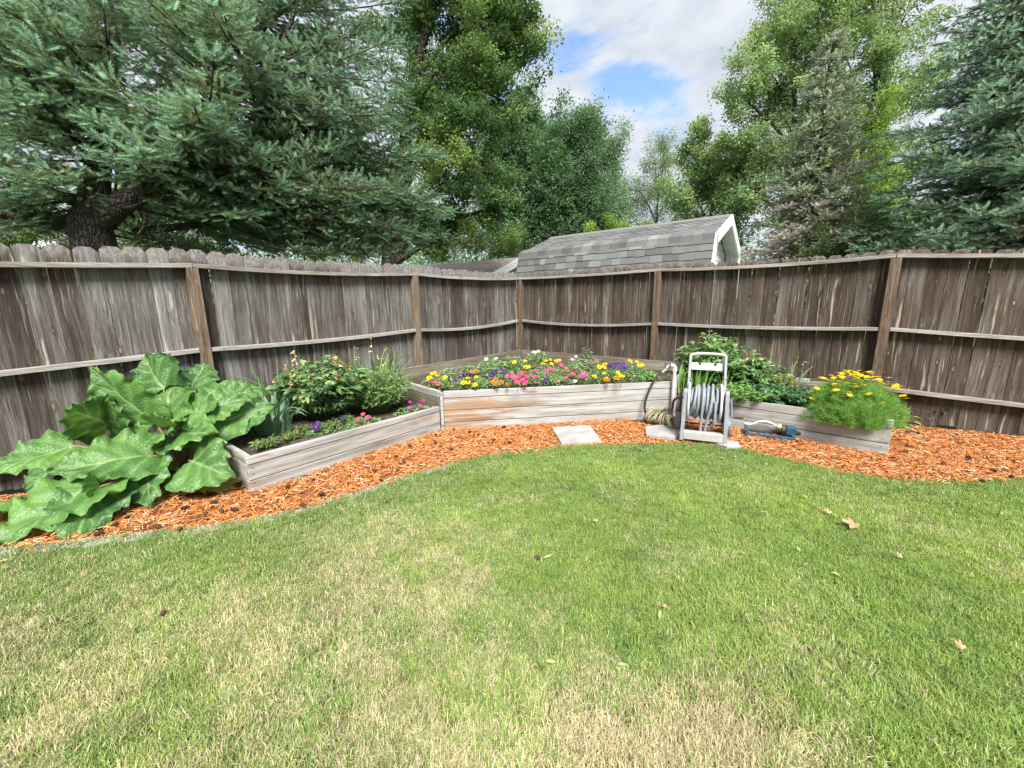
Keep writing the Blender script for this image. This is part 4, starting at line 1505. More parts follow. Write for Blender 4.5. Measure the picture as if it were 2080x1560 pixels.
t = NT('petal')
pc = t.attr('col', 'GEOMETRY')
t.fin(t.hsv(pc, 0.5, 1.0, t.math('ADD', 0.85, t.math('MULTIPLY', t.rand(), 0.3))), 0.5, 0.3)
M['petal'] = t.translucent(pc, 0.3)
YEL, ORG, PNK, PUR, WHT, RED, MAG = (0.80, 0.60, 0.02), (0.78, 0.22, 0.015), (0.72, 0.075, 0.20), (0.060, 0.012, 0.17), (0.80, 0.80, 0.78), (0.80, 0.13, 0.16), (0.62, 0.05, 0.36)
BL = dict(
    daisy=[petal_flower(8, 0.026, 0.012, 0.1, 0.006, seed=s, petal_col=YEL, centre=(0.75, 0.45, 0.02)) for s in range(3)],
    yellow=[petal_flower(11, 0.033, 0.020, 0.15, 0.010, rings=3, ruff=0.12, seed=s, petal_col=YEL, centre=(0.82, 0.5, 0.02)) for s in range(3)],
    orange=[petal_flower(11, 0.033, 0.020, 0.15, 0.010, rings=3, ruff=0.12, seed=s, petal_col=ORG, centre=(0.7, 0.15, 0.01)) for s in range(3)],
    pink=[petal_flower(5, 0.034, 0.036, 0.25, 0.0065, ruff=0.08, cup=0.1, seed=s, petal_col=PNK, centre=(0.45, 0.02, 0.10), throat=(0.5, 0.03, 0.12)) for s in range(3)],
    red=[petal_flower(5, 0.032, 0.034, 0.25, 0.0065, ruff=0.08, cup=0.1, seed=s, petal_col=RED, centre=(0.45, 0.02, 0.06)) for s in range(3)],
    magenta=[petal_flower(5, 0.030, 0.032, 0.25, 0.0065, ruff=0.08, cup=0.1, seed=s, petal_col=MAG, centre=(0.3, 0.02, 0.2)) for s in range(3)],
    purple=[petal_flower(5, 0.034, 0.040, 0.15, 0.005, ruff=0.05, seed=s, petal_col=PUR, centre=(0.7, 0.5, 0.05), throat=(0.01, 0.004, 0.03)) for s in range(3)],
    white=[petal_flower(10, 0.028, 0.016, 0.2, 0.008, rings=2, ruff=0.06, seed=s, petal_col=WHT, centre=(0.75, 0.72, 0.6)) for s in range(3)],
)
rb = random.Random(5)
dg = []
for k in range(110):
    a = rb.uniform(0, 2 * PI)
    d = math.sqrt(rb.random())
    # most blooms sit on the upper back of the mound
    px_, py_ = 0.41 * d * math.cos(a), 0.37 * d * math.sin(a)
    top = 0.03 + 0.36 * math.sqrt(max(0.02, 1 - d * d * 0.9))
    p = Vector((px_ + 0.05, py_ + 0.06, top + rb.uniform(0.0, 0.07)))
    if p.y < -0.16 and rb.random() < 0.7:
        continue
    st = mobj('bloom', BL['daisy'][k % 3], M['petal'], daisy, loc=p, rot=(rb.uniform(-0.5, 0.3), rb.uniform(-0.35, 0.35), rb.uniform(0, 6)))
    dg.append(p)
mb = MB()
for p in dg:
    mb.tube([p * 0.55, p - Vector((0, 0, 0.004))], [0.0012, 0.001], 4, False)
mobj('stems', mb, M['twig_green'], daisy)


# ---- bedding plants of the tall bed
def in_bed(x, y, low):
    if low:
        return left_of(-1.95, 2.72, -0.79, 4.17, x, y) > 0.10
    return left_of(-0.785, 4.19, 1.94, 4.60, x, y) > 0.19 and left_of(-1.52, 5.02, -0.785, 4.19, x, y) > 0.06 and left_of(1.94, 4.60, 2.42, 5.40, x, y) > 0.05


def small_foliage(R, H, cols, seed, leafL=0.038, leafW=0.014, n=170, at_=None, low=False):
    r = random.Random(seed)
    mb = MB()
    for k in range(n):
        a, d = r.uniform(0, 2 * PI), math.sqrt(r.random())
        h = H * (1 - 0.6 * d * d) * r.uniform(0.25, 1.0)
        p = Vector((R * d * math.cos(a), R * d * math.sin(a), h))
        if at_ is not None and not in_bed(at_[0] + p.x, at_[1] + p.y, low):
            continue
        la = r.uniform(0, 2 * PI)
        put_leaf(mb, p, (math.cos(la), math.sin(la), r.uniform(-0.2, 0.9)), leafL * r.uniform(0.6, 1.2), leafW * r.uniform(0.7, 1.2), r.uniform(0.1, 0.5), jit(cols[r.randrange(len(cols))], 0.25, r), r.uniform(-0.6, 0.6), 3)
    return mb.mesh('foliage', True)


GF = [(0.16, 0.29, 0.095), (0.22, 0.37, 0.13), (0.28, 0.40, 0.19), (0.125, 0.23, 0.09)]
GREY = [(0.25, 0.33, 0.19), (0.32, 0.40, 0.24), (0.19, 0.27, 0.13)]
S5 = lambda x, y: (830 + x / 6.933, 690 + y / 6.933)
S6 = lambda x, y: (1100 + x / 6.933, 690 + y / 6.933)


def bedding(kind, pts, label, cat, z=0.60, soil=0.43, cols=GF, fl=(0.038, 0.014), rscale=1.0, facing=0.35, group='bedding plants of the corner bed'):
    """a plant whose blooms stand where the photo shows them, over its own mound of leaves"""
    W_ = []
    for x, y in pts:
        w = gp(x, y, z + rb.uniform(-0.015, 0.025))
        d_ = (w - Vector((0, 0, EYE))).normalized() * 0.01
        for _ in range(25):
            if in_bed(w.x, w.y, soil < 0.4) or w.z < soil + 0.05:
                break
            w = w + d_
        W_.append(w)
    c = sum(W_, Vector()) / len(W_)
    R = max(0.075, max(((w - c).xy.length for w in W_), default=0.08) + 0.045) * rscale
    th = thing(kind + '_plant' if not kind.endswith('plant') else kind, (c.x, c.y, soil), label, cat, group)
    sd = int(abs(c.x * 1000) + abs(c.y * 777)) % 9999
    o = mobj('foliage', small_foliage(R, z - soil - 0.025, cols, sd, fl[0], fl[1], int(min(420, 90 + 9000 * R * R)), (c.x, c.y), soil < 0.4), M['leaf_own'], th)
    o['kind'] = 'stuff'
    return th, W_, c


def add_blooms(th, W_, c, colour, soil=0.43, facing=0.5, scale=1.0):
    stems = MB()
    for k, w in enumerate(W_):
        l = w - Vector((c.x, c.y, soil))
        o = mobj('bloom', BL[colour][k % 3], M['petal'], th, loc=l, rot=(facing + rb.uniform(-0.3, 0.3), rb.uniform(-0.3, 0.3), rb.uniform(0, 6)))
        # turn first, then lean towards the open side of the bed
        o.rotation_mode = 'ZYX'
        o.scale = (scale * rb.uniform(0.68, 1.0),) * 3
        stems.tube([Vector((l.x * 0.8, l.y * 0.8 + 0.02, 0)), Vector((l.x * 0.95, l.y * 0.95 + 0.01, l.z * 0.6)), l], [0.0022, 0.002, 0.0016], 4, False)
    mobj('stems', stems, M['twig_green'], th)


def plant(colour, name, pts, label, cat, **kw):
    sc = kw.pop('scale', 1.0)
    th, W_, c = bedding(name, pts, label, cat, **kw)
    add_blooms(th, W_, c, colour, soil=kw.get('soil', 0.43), scale=sc)
    return th


T5 = lambda L: [S5(*p) for p in L]
T6 = lambda L: [S6(*p) for p in L]
plant('yellow', 'marigold', T5([(330, 480), (365, 470), (400, 510), (290, 540)]), 'yellow marigolds nearest the left corner of the tall bed', 'marigold')
plant('yellow', 'marigold', T5([(515, 535)]), 'single yellow marigold right of the left corner clump', 'marigold')
plant('yellow', 'marigold', T5([(835, 545), (770, 610), (835, 600), (940, 635)]), 'yellow marigolds at the front board left of the orange ones', 'marigold', z=0.57)
plant('yellow', 'marigold', T5([(955, 530)]), 'yellow marigold beside the small dark pansies at left', 'marigold')
plant('yellow', 'marigold', T5([(1495, 310), (1490, 320)]), 'tall yellow marigold right of the paired white blooms', 'marigold', z=0.64)
plant('yellow', 'marigold', T5([(1635, 300), (1650, 390), (1690, 385)]), 'yellow marigolds at mid bed behind the pink petunias', 'marigold', z=0.62)
plant('yellow', 'marigold', T6([(20, 340), (60, 300), (125, 285), (140, 340), (205, 305), (245, 295)]), 'row of yellow marigolds at the back middle of the tall bed', 'marigold', z=0.63)
plant('yellow', 'marigold', T6([(880, 345), (840, 385), (875, 390), (810, 385), (905, 350)]), 'full yellow marigold clump left of the purple pansies', 'marigold', z=0.62)
plant('yellow', 'marigold', T6([(885, 475)]), 'lone yellow marigold below the full clump', 'marigold')
plant('yellow', 'marigold', T6([(745, 520)]), 'lone yellow marigold beside the right-hand pink petunia', 'marigold')
plant('yellow', 'marigold', T6([(1075, 470), (1120, 510), (1135, 520)]), 'yellow marigolds in front of the purple pansies', 'marigold')
plant('yellow', 'marigold', T6([(1245, 300), (1255, 320), (1345, 315), (1380, 365), (1420, 360)]), 'tall yellow marigolds rightmost in the bed, beside the riser', 'marigold', z=0.63)
plant('orange', 'marigold', T5([(1190, 600), (1230, 560), (1240, 630), (1310, 600)]), 'orange marigold clump at the front board left of the pink petunias', 'marigold', z=0.57)
plant('orange', 'marigold', T5([(1390, 630)]), 'small orange marigold at the front board under the pink petunias', 'marigold', z=0.55)
plant('orange', 'marigold', T6([(905, 565), (940, 575), (890, 560)]), 'orange marigolds low at the front board right of centre', 'marigold', z=0.56)
plant('orange', 'marigold', T6([(1055, 540)]), 'round orange marigold below the yellow pair', 'marigold', z=0.57)
plant('orange', 'marigold', T6([(1870, 430)]), 'single orange marigold right of the white riser pipe', 'marigold', z=0.60)
plant('orange', 'marigold', T5([(945, 440), (905, 460)]), 'faded orange marigolds behind the small dark pansies', 'marigold', z=0.58, scale=0.8)
plant('orange', 'marigold', T6([(770, 300)]), 'pale orange bloom against the back board', 'marigold', z=0.64, scale=0.8)
plant('purple', 'pansy', T5([(740, 530), (670, 560), (870, 500), (850, 485), (890, 510)]), 'dark purple pansies left of the orange marigolds', 'pansy', z=0.57)
plant('purple', 'pansy', T5([(1190, 440), (1205, 460), (1170, 510), (1330, 440), (1345, 470), (1300, 420), (1225, 440)]), 'dark purple pansies behind the pink petunia mass', 'pansy', z=0.58)
plant('purple', 'pansy', T5([(1930, 570), (1950, 560)]), 'single dark purple pansy between the two pink petunia groups', 'pansy', z=0.55)
plant('purple', 'pansy', T6([(1000, 340), (1050, 345), (1100, 340), (1140, 335), (1020, 390), (1130, 385), (1190, 385), (950, 360), (1150, 410)]), 'large purple pansy clump right of the full yellow marigolds', 'pansy', z=0.61)
plant('pink', 'petunia', T5([(1400, 520), (1465, 500), (1470, 545), (1610, 475), (1660, 530), (1545, 540), (1600, 580), (1650, 570), (1530, 610), (1640, 610), (1570, 500)]), 'dense mass of hot pink petunias at the front of the tall bed', 'petunia', z=0.58, scale=1.1)
plant('pink', 'petunia', T5([(1780, 530), (1790, 440), (1780, 610), (1730, 510)]), 'small pink petunias right beside the hot pink mass', 'petunia', z=0.57, scale=0.8)
plant('pink', 'petunia', T6([(75, 470), (155, 430), (60, 450), (110, 410)]), 'pink petunias just right of the bed centre', 'petunia', z=0.59)
plant('pink', 'petunia', T6([(280, 370), (355, 430), (470, 410), (445, 490), (345, 545), (260, 350)]), 'scattered pink petunias over light leaves, centre right', 'petunia', z=0.59)
plant('pink', 'petunia', T6([(590, 505), (560, 520), (610, 485)]), 'rightmost pink petunia pair of the tall bed', 'petunia', z=0.57, scale=1.1)
plant('red', 'petunia', T5([(340, 610), (400, 610), (310, 625), (420, 640)]), 'coral red petunias spilling at the left corner of the tall bed', 'petunia', z=0.53)
plant('red', 'petunia', T6([(235, 590)]), 'small red bloom low at the front board', 'petunia', z=0.53, scale=0.6)
plant('white', 'daisy', T5([(1095, 275), (1235, 270)]), 'two white blooms left of the tall yellow marigold', 'white bloom', z=0.66)
plant('white', 'daisy', T5([(1760, 175), (1780, 178), (1830, 165)]), 'three white blooms in the fence corner', 'white bloom', z=0.70)
plant('white', 'daisy', T6([(485, 240), (430, 280)]), 'two white blooms against the back board right of centre', 'white bloom', z=0.66)
plant('white', 'petunia', T6([(465, 590)]), 'single white bloom at the front board', 'white bloom', z=0.53)
plant('magenta', 'petunia', T5([(20, 885), (200, 865), (165, 930), (10, 965)]), 'magenta petunias in the low bed against the tall bed', 'petunia', z=0.34, soil=0.235, scale=0.8, group='petunias of the low left bed')
plant('pink', 'petunia', [(728, 853), (748, 849), (738, 842)], 'pink petunias at the middle of the low bed front board', 'petunia', z=0.31, soil=0.235, group='petunias of the low left bed')
plant('purple', 'pansy', [(645, 862), (642, 868)], 'violet pansy at the front of the low left bed', 'pansy', z=0.30, soil=0.235)
plant('purple', 'pansy', [(700, 850), (694, 853), (678, 842)], 'dusky violet pansies under the peony of the low left bed', 'pansy', z=0.31, soil=0.235, scale=0.8)
# leafy plants without blooms
for k, (px_, py_, R, H, cols, lab) in enumerate([
        (860, 775, 0.10, 0.10, GREY, 'pale grey-green foliage at the left end of the tall bed'),
        (912, 762, 0.14, 0.16, GREY, 'bushy grey-green foliage right of the left corner marigolds'),
        (955, 752, 0.14, 0.15, GREY, 'pale seedling foliage behind the small dark pansies'),
        (1000, 745, 0.22, 0.20, GF, 'broad green foliage below the paired white blooms'),
        (1040, 740, 0.22, 0.20, GF, 'green foliage behind the dark purple pansies'),
        (1092, 728, 0.22, 0.20, GF, 'dark green foliage in front of the corner white blooms'),
        (1120, 765, 0.14, 0.12, GF, 'light petunia foliage at the bed centre'),
        (1190, 742, 0.22, 0.20, GREY, 'tall pale leafy plant against the back board'),
        (1192, 730, 0.09, 0.30, GREY, 'upright pale green sprig against the back board'),
        (1150, 773, 0.10, 0.09, GREY, 'low grey leaves along the middle of the front board'),
        (1235, 760, 0.12, 0.10, GF, 'leafy green patch behind the lone yellow marigolds'),
        (1290, 752, 0.14, 0.16, [(0.10, 0.19, 0.11), (0.13, 0.22, 0.13)], 'blue-green foliage under the rightmost marigolds'),
        (1320, 760, 0.10, 0.09, WD, 'yellow-green weed near the riser end of the bed'),
        (1000, 775, 0.10, 0.09, GREY, 'low pale leaves left of the orange marigold clump'),
        (1030, 760, 0.15, 0.13, GF, 'mid-green leaves between pansies and petunias'),
        (1225, 742, 0.12, 0.14, [(0.055, 0.05, 0.055), (0.08, 0.11, 0.06)], 'dusky purple-leaved plant near the middle of the bed'),
]):
    c = gp(px_, py_, 0.50)
    th = thing('leafy_plant', (c.x, c.y, 0.43), lab, 'leafy plant', 'leafy plants of the corner bed')
    o = mobj('foliage', small_foliage(R, H, cols, 700 + k, 0.05, 0.02, int(110 + 6000 * R * R), (c.x, c.y)), M['leaf_own'], th)
    o['kind'] = 'stuff'
    mb = MB()
    for q in range(9):
        a = rb.uniform(0, 6.28)
        d = rb.uniform(0.1, 0.8) * R
        mb.tube([(d * 0.3 * math.cos(a), d * 0.3 * math.sin(a), 0), (d * math.cos(a), d * math.sin(a), H * 0.8)], [0.002, 0.0012], 4, False)
    mobj('stems', mb, M['twig_green'], th)

# ================================================================== HOSE REEL CART
M['plastic_grey'] = plain('plastic_grey', (0.24, 0.25, 0.27), 0.55, 0.4, 0.08, 12)
M['plastic_pale'] = plain('plastic_pale', (0.38, 0.375, 0.36), 0.55, 0.4, 0.10, 10)
M['plastic_dark'] = plain('plastic_dark', (0.045, 0.047, 0.05), 0.5, 0.4, 0.2, 20)
M['plastic_slate'] = plain('plastic_slate', (0.16, 0.175, 0.20), 0.5, 0.4, 0.1, 20)
M['hose_grey'] = plain('hose_grey', (0.23, 0.25, 0.28), 0.5, 0.4, 0.10, 25)
M['rubber_black'] = plain('rubber_black', (0.018, 0.018, 0.019), 0.55, 0.4, 0.2, 25)
M['pvc'] = plain('pvc_white', (0.52, 0.52, 0.54), 0.35, 0.5, 0.03, 12)
M['brass'] = plain('spigot_metal', (0.42, 0.42, 0.42), 0.35, 0.5, 0.15, 30, metal=0.8)
M['hose_olive'] = plain('hose_olive', (0.29, 0.265, 0.17), 0.5, 0.4, 0.2, 30)

RO = Vector((1.84, 3.63, 0.05))
reel = thing('hose_reel_cart', RO, 'grey plastic hose reel cart wound with grey hose before the right bed', 'hose reel', rotz=math.atan2(-0.404, 0.915))


def rpart(name, mb, mat, parent=None, smooth=False, bevel=0.0):
    return mobj(name, mb.mesh(name, smooth), mat, parent or reel, bevel=bevel)


for s in (-1, 1):
    # front leg: deep channel leaning back a little
    mb = MB()
    for (za, ya, wa), (zb, yb, wb) in (((0.0, 0.0, 0.052), (0.25, 0.028, 0.046)), ((0.25, 0.028, 0.046), (0.47, 0.06, 0.040)), ((0.47, 0.06, 0.040), (0.497, 0.075, 0.024))):
        xa, xb = s * (0.190 - za * 0.02), s * (0.190 - zb * 0.02)
        vs_ = []
        for (x, y, z, w) in ((xa, ya, za, wa), (xb, yb, zb, wb)):
            vs_ += [(x - 0.017, y - w / 2, z), (x + 0.017, y - w / 2, z), (x + 0.017, y + w * 1.1, z), (x - 0.017, y + w * 1.1, z)]
        mb.add(vs_, [(0, 3, 2, 1), (4, 5, 6, 7), (0, 1, 5, 4), (1, 2, 6, 5), (2, 3, 7, 6), (3, 0, 4, 7)])
    rpart('leg', mb, M['plastic_grey'], bevel=0.004)
    # rear strut down to the axle
    mb = MB().beam((s * 0.187, 0.10, 0.40), (s * 0.187, 0.40, 0.10), 0.028, 0.045)
    rpart('rear_strut', mb, M['plastic_dark'], bevel=0.003)
    mb = MB().beam((s * 0.187, 0.055, 0.075), (s * 0.187, 0.40, 0.095), 0.026, 0.03)
    rpart('base_rail', mb, M['plastic_dark'], bevel=0.003)
    # handle side bar
    mb = MB().beam((s * 0.163, 0.12, 0.35), (s * 0.160, 0.20, 0.58), 0.024, 0.036, (0, 1, 0.3)).beam((s * 0.160, 0.20, 0.58), (s * 0.158, 0.30, 0.80), 0.024, 0.036, (0, 1, 0.4))
    rpart('handle_bar', mb, M['plastic_grey'], bevel=0.004)
    mb = MB().lathe([(0, -0.02), (0.03, -0.02), (0.03, 0.02), (0, 0.02)], 18, Matrix.Translation((s * 0.166, 0.118, 0.345)) @ Matrix.Rotation(PI / 2, 4, 'Y'))
    rpart('pivot', mb, M['plastic_dark'])
    # wheel with tyre and hub
    Wm = Matrix.Translation((s * 0.235, 0.40, 0.062)) @ Matrix.Rotation(PI / 2, 4, 'Y')
    wh = rpart('wheel', MB().lathe([(0, -0.022), (0.082, -0.022), (0.098, -0.030), (0.108, -0.020), (0.108, 0.020), (0.098, 0.030), (0.082, 0.022), (0, 0.022)], 28, Wm), M['plastic_slate'], smooth=False)
    rpart('hub', MB().lathe([(0, -0.034), (0.024, -0.034), (0.028, -0.024), (0.028, 0.024), (0.024, 0.034), (0, 0.034)], 16, Wm), M['plastic_pale'], wh)
# axle, front cross panel, handle top and accessory tray
rpart('axle', MB().tube([(-0.23, 0.40, 0.062), (0.23, 0.40, 0.062)], 0.009, 8), M['plastic_dark'])
rpart('cross_panel', MB().box((-0.172, -0.018, 0.012), (0.172, 0.020, 0.085)).box((-0.172, -0.010, 0.085), (0.172, 0.045, 0.092)), M['plastic_pale'], bevel=0.004)
rpart('rear_cross_bar', MB().box((-0.172, 0.36, 0.20), (0.172, 0.385, 0.235)), M['plastic_pale'], bevel=0.003)
pts = [(-0.158, 0.292, 0.74), (-0.158, 0.305, 0.785), (-0.148, 0.312, 0.806), (-0.10, 0.314, 0.814), (0, 0.316, 0.818), (0.10, 0.314, 0.814), (0.148, 0.312, 0.806), (0.158, 0.305, 0.785), (0.158, 0.292, 0.74)]
rpart('grip', MB().tube(pts, 0.016, 10), M['plastic_pale'], smooth=True)
poly = [(-0.145, 0.66), (0.145, 0.66), (0.148, 0.727), (0.082, 0.727), (0.082, 0.705), (0.070, 0.698), (0.058, 0.705), (0.058, 0.727), (-0.058, 0.727), (-0.058, 0.705), (-0.070, 0.698), (-0.082, 0.705), (-0.082, 0.727), (-0.148, 0.727)]
mb = MB()
vs_ = [(x, 0.262 + (z - 0.66) * 0.45, z) for x, z in poly] + [(x, 0.292 + (z - 0.66) * 0.45, z) for x, z in poly]
k_ = len(poly)
mb.add(vs_, [tuple(range(k_)), tuple(reversed(range(k_, 2 * k_)))] + [(i, i + k_, (i + 1) % k_ + k_, (i + 1) % k_) for i in range(k_)])
rpart('tool_tray', mb, M['plastic_pale'], bevel=0.002)
# drum and flanges
AX = (0.20, 0.345)
Dm = Matrix.Translation((0, AX[0], AX[1])) @ Matrix.Rotation(PI / 2, 4, 'Y')
rpart('drum', MB().lathe([(0.105, -0.135), (0.105, 0.135)], 28, Dm), M['plastic_pale'], smooth=True)
for s, x in ((-1, -0.148), (1, 0.135)):
    fl = rpart('flange', MB().lathe([(0.02, x - 0.006), (0.185, x - 0.006), (0.193, x - 0.010), (0.196, x), (0.193, x + 0.010), (0.185, x + 0.006), (0.02, x + 0.006)], 40, Dm), M['pvc'])
    mb = MB()
    for k in range(8):
        a = 2 * PI * k / 8
        c, sn = math.cos(a), math.sin(a)
        mb.beam((x + s * 0.009, AX[0] + c * 0.04, AX[1] + sn * 0.04), (x + s * 0.009, AX[0] + c * 0.18, AX[1] + sn * 0.18), 0.006, 0.012, (1, 0, 0))
    rpart('spoke', mb, M['plastic_pale'], fl)
rpart('shaft', MB().tube([(-0.185, AX[0], AX[1]), (0.23, AX[0], AX[1])], 0.02, 12), M['plastic_dark'])
cr = rpart('crank_arm', MB().beam((0.225, AX[0] - 0.02, AX[1] + 0.06), (0.245, AX[0] - 0.05, AX[1] - 0.13), 0.020, 0.036, (0, 1, 0)), M['plastic_slate'], bevel=0.004)
rpart('crank_handle', MB().tube([(0.24, AX[0] - 0.05, AX[1] - 0.115), (0.34, AX[0] - 0.055, AX[1] - 0.112)], 0.011, 10), M['plastic_dark'], cr)
# the wound hose: a thing held by the cart
hose = thing('garden_hose', RO, 'grey garden hose wound on the reel with a loop hanging down', 'hose', rotz=reel.rotation_euler.z)
rh = random.Random(3)
hp = []
mb = MB()
x = -0.125
for layer, (r0, xs) in enumerate(((0.120, np.linspace(-0.125, 0.112, 10)), (0.143, np.linspace(0.10, -0.115, 9)), (0.162, np.linspace(-0.10, 0.09, 6)))):
    for q, x0 in enumerate(xs[:-1]):
        x1 = xs[q + 1]
        w0, w1 = rh.uniform(-0.006, 0.006), rh.uniform(-0.012, 0.012)
        for k in range(24):
            a = 2 * PI * k / 24
            hp.append(Vector((x0 + (x1 - x0) * k / 24 + w1 * math.sin(a), AX[0] - (r0 + w0 * math.sin(a * 0.5)) * math.cos(a), AX[1] + (r0 + w0 * math.sin(a * 0.5)) * math.sin(a))))
mb.tube(hp, 0.0128, 8)
mobj('winding', mb.mesh('winding', True), M['hose_grey'], hose)
lp = [(-0.02, AX[0] + 0.02, AX[1] + 0.182), (-0.022, AX[0] - 0.13, AX[1] + 0.12), (-0.024, AX[0] - 0.178, AX[1]), (-0.026, AX[0] - 0.17, AX[1] - 0.12), (-0.028, AX[0] - 0.165, AX[1] - 0.22), (-0.022, AX[0] - 0.165, AX[1] - 0.262), (-0.008, AX[0] - 0.165, AX[1] - 0.285),
      (0.008, AX[0] - 0.165, AX[1] - 0.262), (0.018, AX[0] - 0.168, AX[1] - 0.2), (0.03, AX[0] - 0.172, AX[1] - 0.1), (0.046, AX[0] - 0.176, AX[1]), (0.056, AX[0] - 0.12, AX[1] + 0.135), (0.06, AX[0], AX[1] + 0.182)]


def smooth_path(P, k=6):
    P = [Vector(p) for p in P]
    out = []
    for i in range(len(P) - 1):
        p0, p1, p2, p3 = P[max(i - 1, 0)], P[i], P[i + 1], P[min(i + 2, len(P) - 1)]
        for j in range(k):
            t_ = j / k
            out.append(0.5 * ((2 * p1) + (p2 - p0) * t_ + (2 * p0 - 5 * p1 + 4 * p2 - p3) * t_ * t_ + (3 * p1 - p0 - 3 * p2 + p3) * t_ ** 3))
    return out + [P[-1]]


mobj('loose_loop', MB().tube(smooth_path(lp), 0.0128, 8).mesh('loose_loop', True), M['hose_grey'], hose)
mobj('loose_loop', MB().tube(smooth_path([(0.085, AX[0] - 0.165, AX[1] + 0.05), (0.088, AX[0] - 0.182, AX[1] - 0.06), (0.082, AX[0] - 0.16, AX[1] - 0.19), (0.074, AX[0] - 0.08, AX[1] - 0.23), (0.07, AX[0] - 0.02, AX[1] - 0.19)]), 0.0128, 8).mesh('loose_loop', True), M['hose_grey'], hose)

# ================================================================== RISER, HOSES, SPRINKLER
RP = Vector((1.905, 4.545, 0.0))
riser = thing('water_riser', RP, 'white plastic riser pipe with a metal tap, against the tall bed', 'riser pipe')
rpipe = [(0, 0, 0), (0, 0, 0.35), (0, 0, 0.628), (-0.006, -0.002, 0.645), (-0.022, -0.004, 0.655), (-0.05, -0.006, 0.655)]
part('pipe', MB().tube([RP + Vector(p) for p in rpipe], 0.0215, 14), M['pvc'], riser, True)
part('collar', MB().tube([RP + Vector((0, 0, 0.585)), RP + Vector((0, 0, 0.632))], 0.0265, 14).tube([RP + Vector((-0.03, -0.004, 0.655)), RP + Vector((-0.056, -0.006, 0.655))], 0.026, 14), M['pvc'], riser)
tap = part('tap', MB().tube([RP + Vector((-0.055, -0.006, 0.655)), RP + Vector((-0.09, -0.008, 0.655))], 0.012, 10)
           .tube([RP + Vector((-0.085, -0.008, 0.66)), RP + Vector((-0.10, -0.012, 0.63)), RP + Vector((-0.108, -0.016, 0.605))], [0.014, 0.013, 0.015], 10), M['brass'], riser, True)
part('tap_handle', MB().tube([RP + Vector((-0.085, -0.008, 0.665)), RP + Vector((-0.085, -0.008, 0.69))], 0.005, 8).beam(RP + Vector((-0.11, -0.012, 0.692)), RP + Vector((-0.06, -0.004, 0.692)), 0.014, 0.006), M['brass'], tap)

lh = thing('black_hose', RP + Vector((-0.1, 0, 0)), 'black leader hose looping from the tap down to the coiled hose', 'hose')
path = [RP + Vector((-0.108, -0.016, 0.61))] + [at(*p) for p in ((1334, 765, 4.50), (1320, 790, 4.47), (1311, 815, 4.44), (1310, 834, 4.42), (1316, 850, 4.40), (1326, 860, 4.36))]
part('hose', MB().tube(smooth_path(path), 0.0125, 9), M['rubber_black'], lh, True)
part('coupling', MB().tube([RP + Vector((-0.107, -0.016, 0.615)), path[0] * 0.55 + path[1] * 0.45], 0.0165, 10), M['brass'], lh)
lh2 = thing('black_hose', RP + Vector((0.05, 0, 0)), 'black supply hose running from the reel down beside the white riser', 'hose')
path = [at(1398, 806, 3.98), at(1384, 806, 4.25), at(1370, 812, 4.48), at(1366, 828, 4.50), at(1362, 845, 4.46), at(1352, 856, 4.38), at(1340, 862, 4.30)]
part('hose', MB().tube(smooth_path(path), 0.0125, 9), M['rubber_black'], lh2, True)

CO0, CO1 = Vector((1.56, 4.36, 0.105)), Vector((1.74, 4.06, 0.112))
coil = thing('coiled_hose', Vector((1.62, 4.12, 0.05)), 'olive coiled hose heaped on the hexagonal paver', 'hose')
ax = (CO1 - CO0).normalized()
s1v = ax.cross(Vector((0, 0, 1))).normalized()
s2v = s1v.cross(ax)
hp = []
turns = 15
for k in range(turns * 20 + 1):
    u = k / (turns * 20)
    a = 2 * PI * turns * u
    rr = 0.062 + 0.010 * math.sin(5 * u * PI) + 0.006 * math.sin(37 * u)
    c = CO0 + (CO1 - CO0) * (u + 0.015 * math.sin(a * 0.31)) + s1v * 0.03 * math.sin(u * 7) + Vector((0, 0, 0.008 * math.sin(u * 19)))
    tilt = ax * (0.025 * math.sin(a + u * 3))
    hp.append(c + s1v * rr * math.cos(a) + s2v * (rr * 0.9 * math.sin(a)) + tilt)
part('coil', MB().tube(hp, 0.0082, 7), M['hose_olive'], coil, True)
hp = []
for k in range(6 * 18 + 1):
    u = k / (6 * 18)
    a = 2 * PI * 6 * u
    c = CO0 * (1 - u) + (CO0 * 0.55 + CO1 * 0.45 + Vector((0.05, 0.06, 0))) * u + Vector((0.03, 0.02, 0.05))
    hp.append(c + s1v * 0.055 * math.cos(a) + s2v * 0.05 * math.sin(a) + ax * 0.02 * math.sin(a))
part('coil', MB().tube(hp, 0.0082, 7), M['hose_olive'], coil, True)
split = thing('hose_splitter', gp(1304, 856, 0.035), 'dark metal hose fitting lying on the mulch left of the coil', 'hose fitting')
c = split.location
part('body', MB().tube([c + Vector((-0.05, 0.03, 0.02)), c + Vector((0.05, -0.03, 0.025))], [0.014, 0.018], 10).tube([c + Vector((-0.01, 0.01, 0.02)), c + Vector((0.03, 0.05, 0.05))], 0.012, 10), M['plastic_slate'], split)
part('knob', MB().tube([c + Vector((-0.06, 0.02, 0.02)), c + Vector((-0.085, 0.03, 0.02))], 0.020, 10), M['brass'], split)
part('knob', MB().tube([c + Vector((0.02, -0.05, 0.01)), c + Vector((0.06, -0.075, 0.012))], 0.016, 10), M['rubber_black'], split)

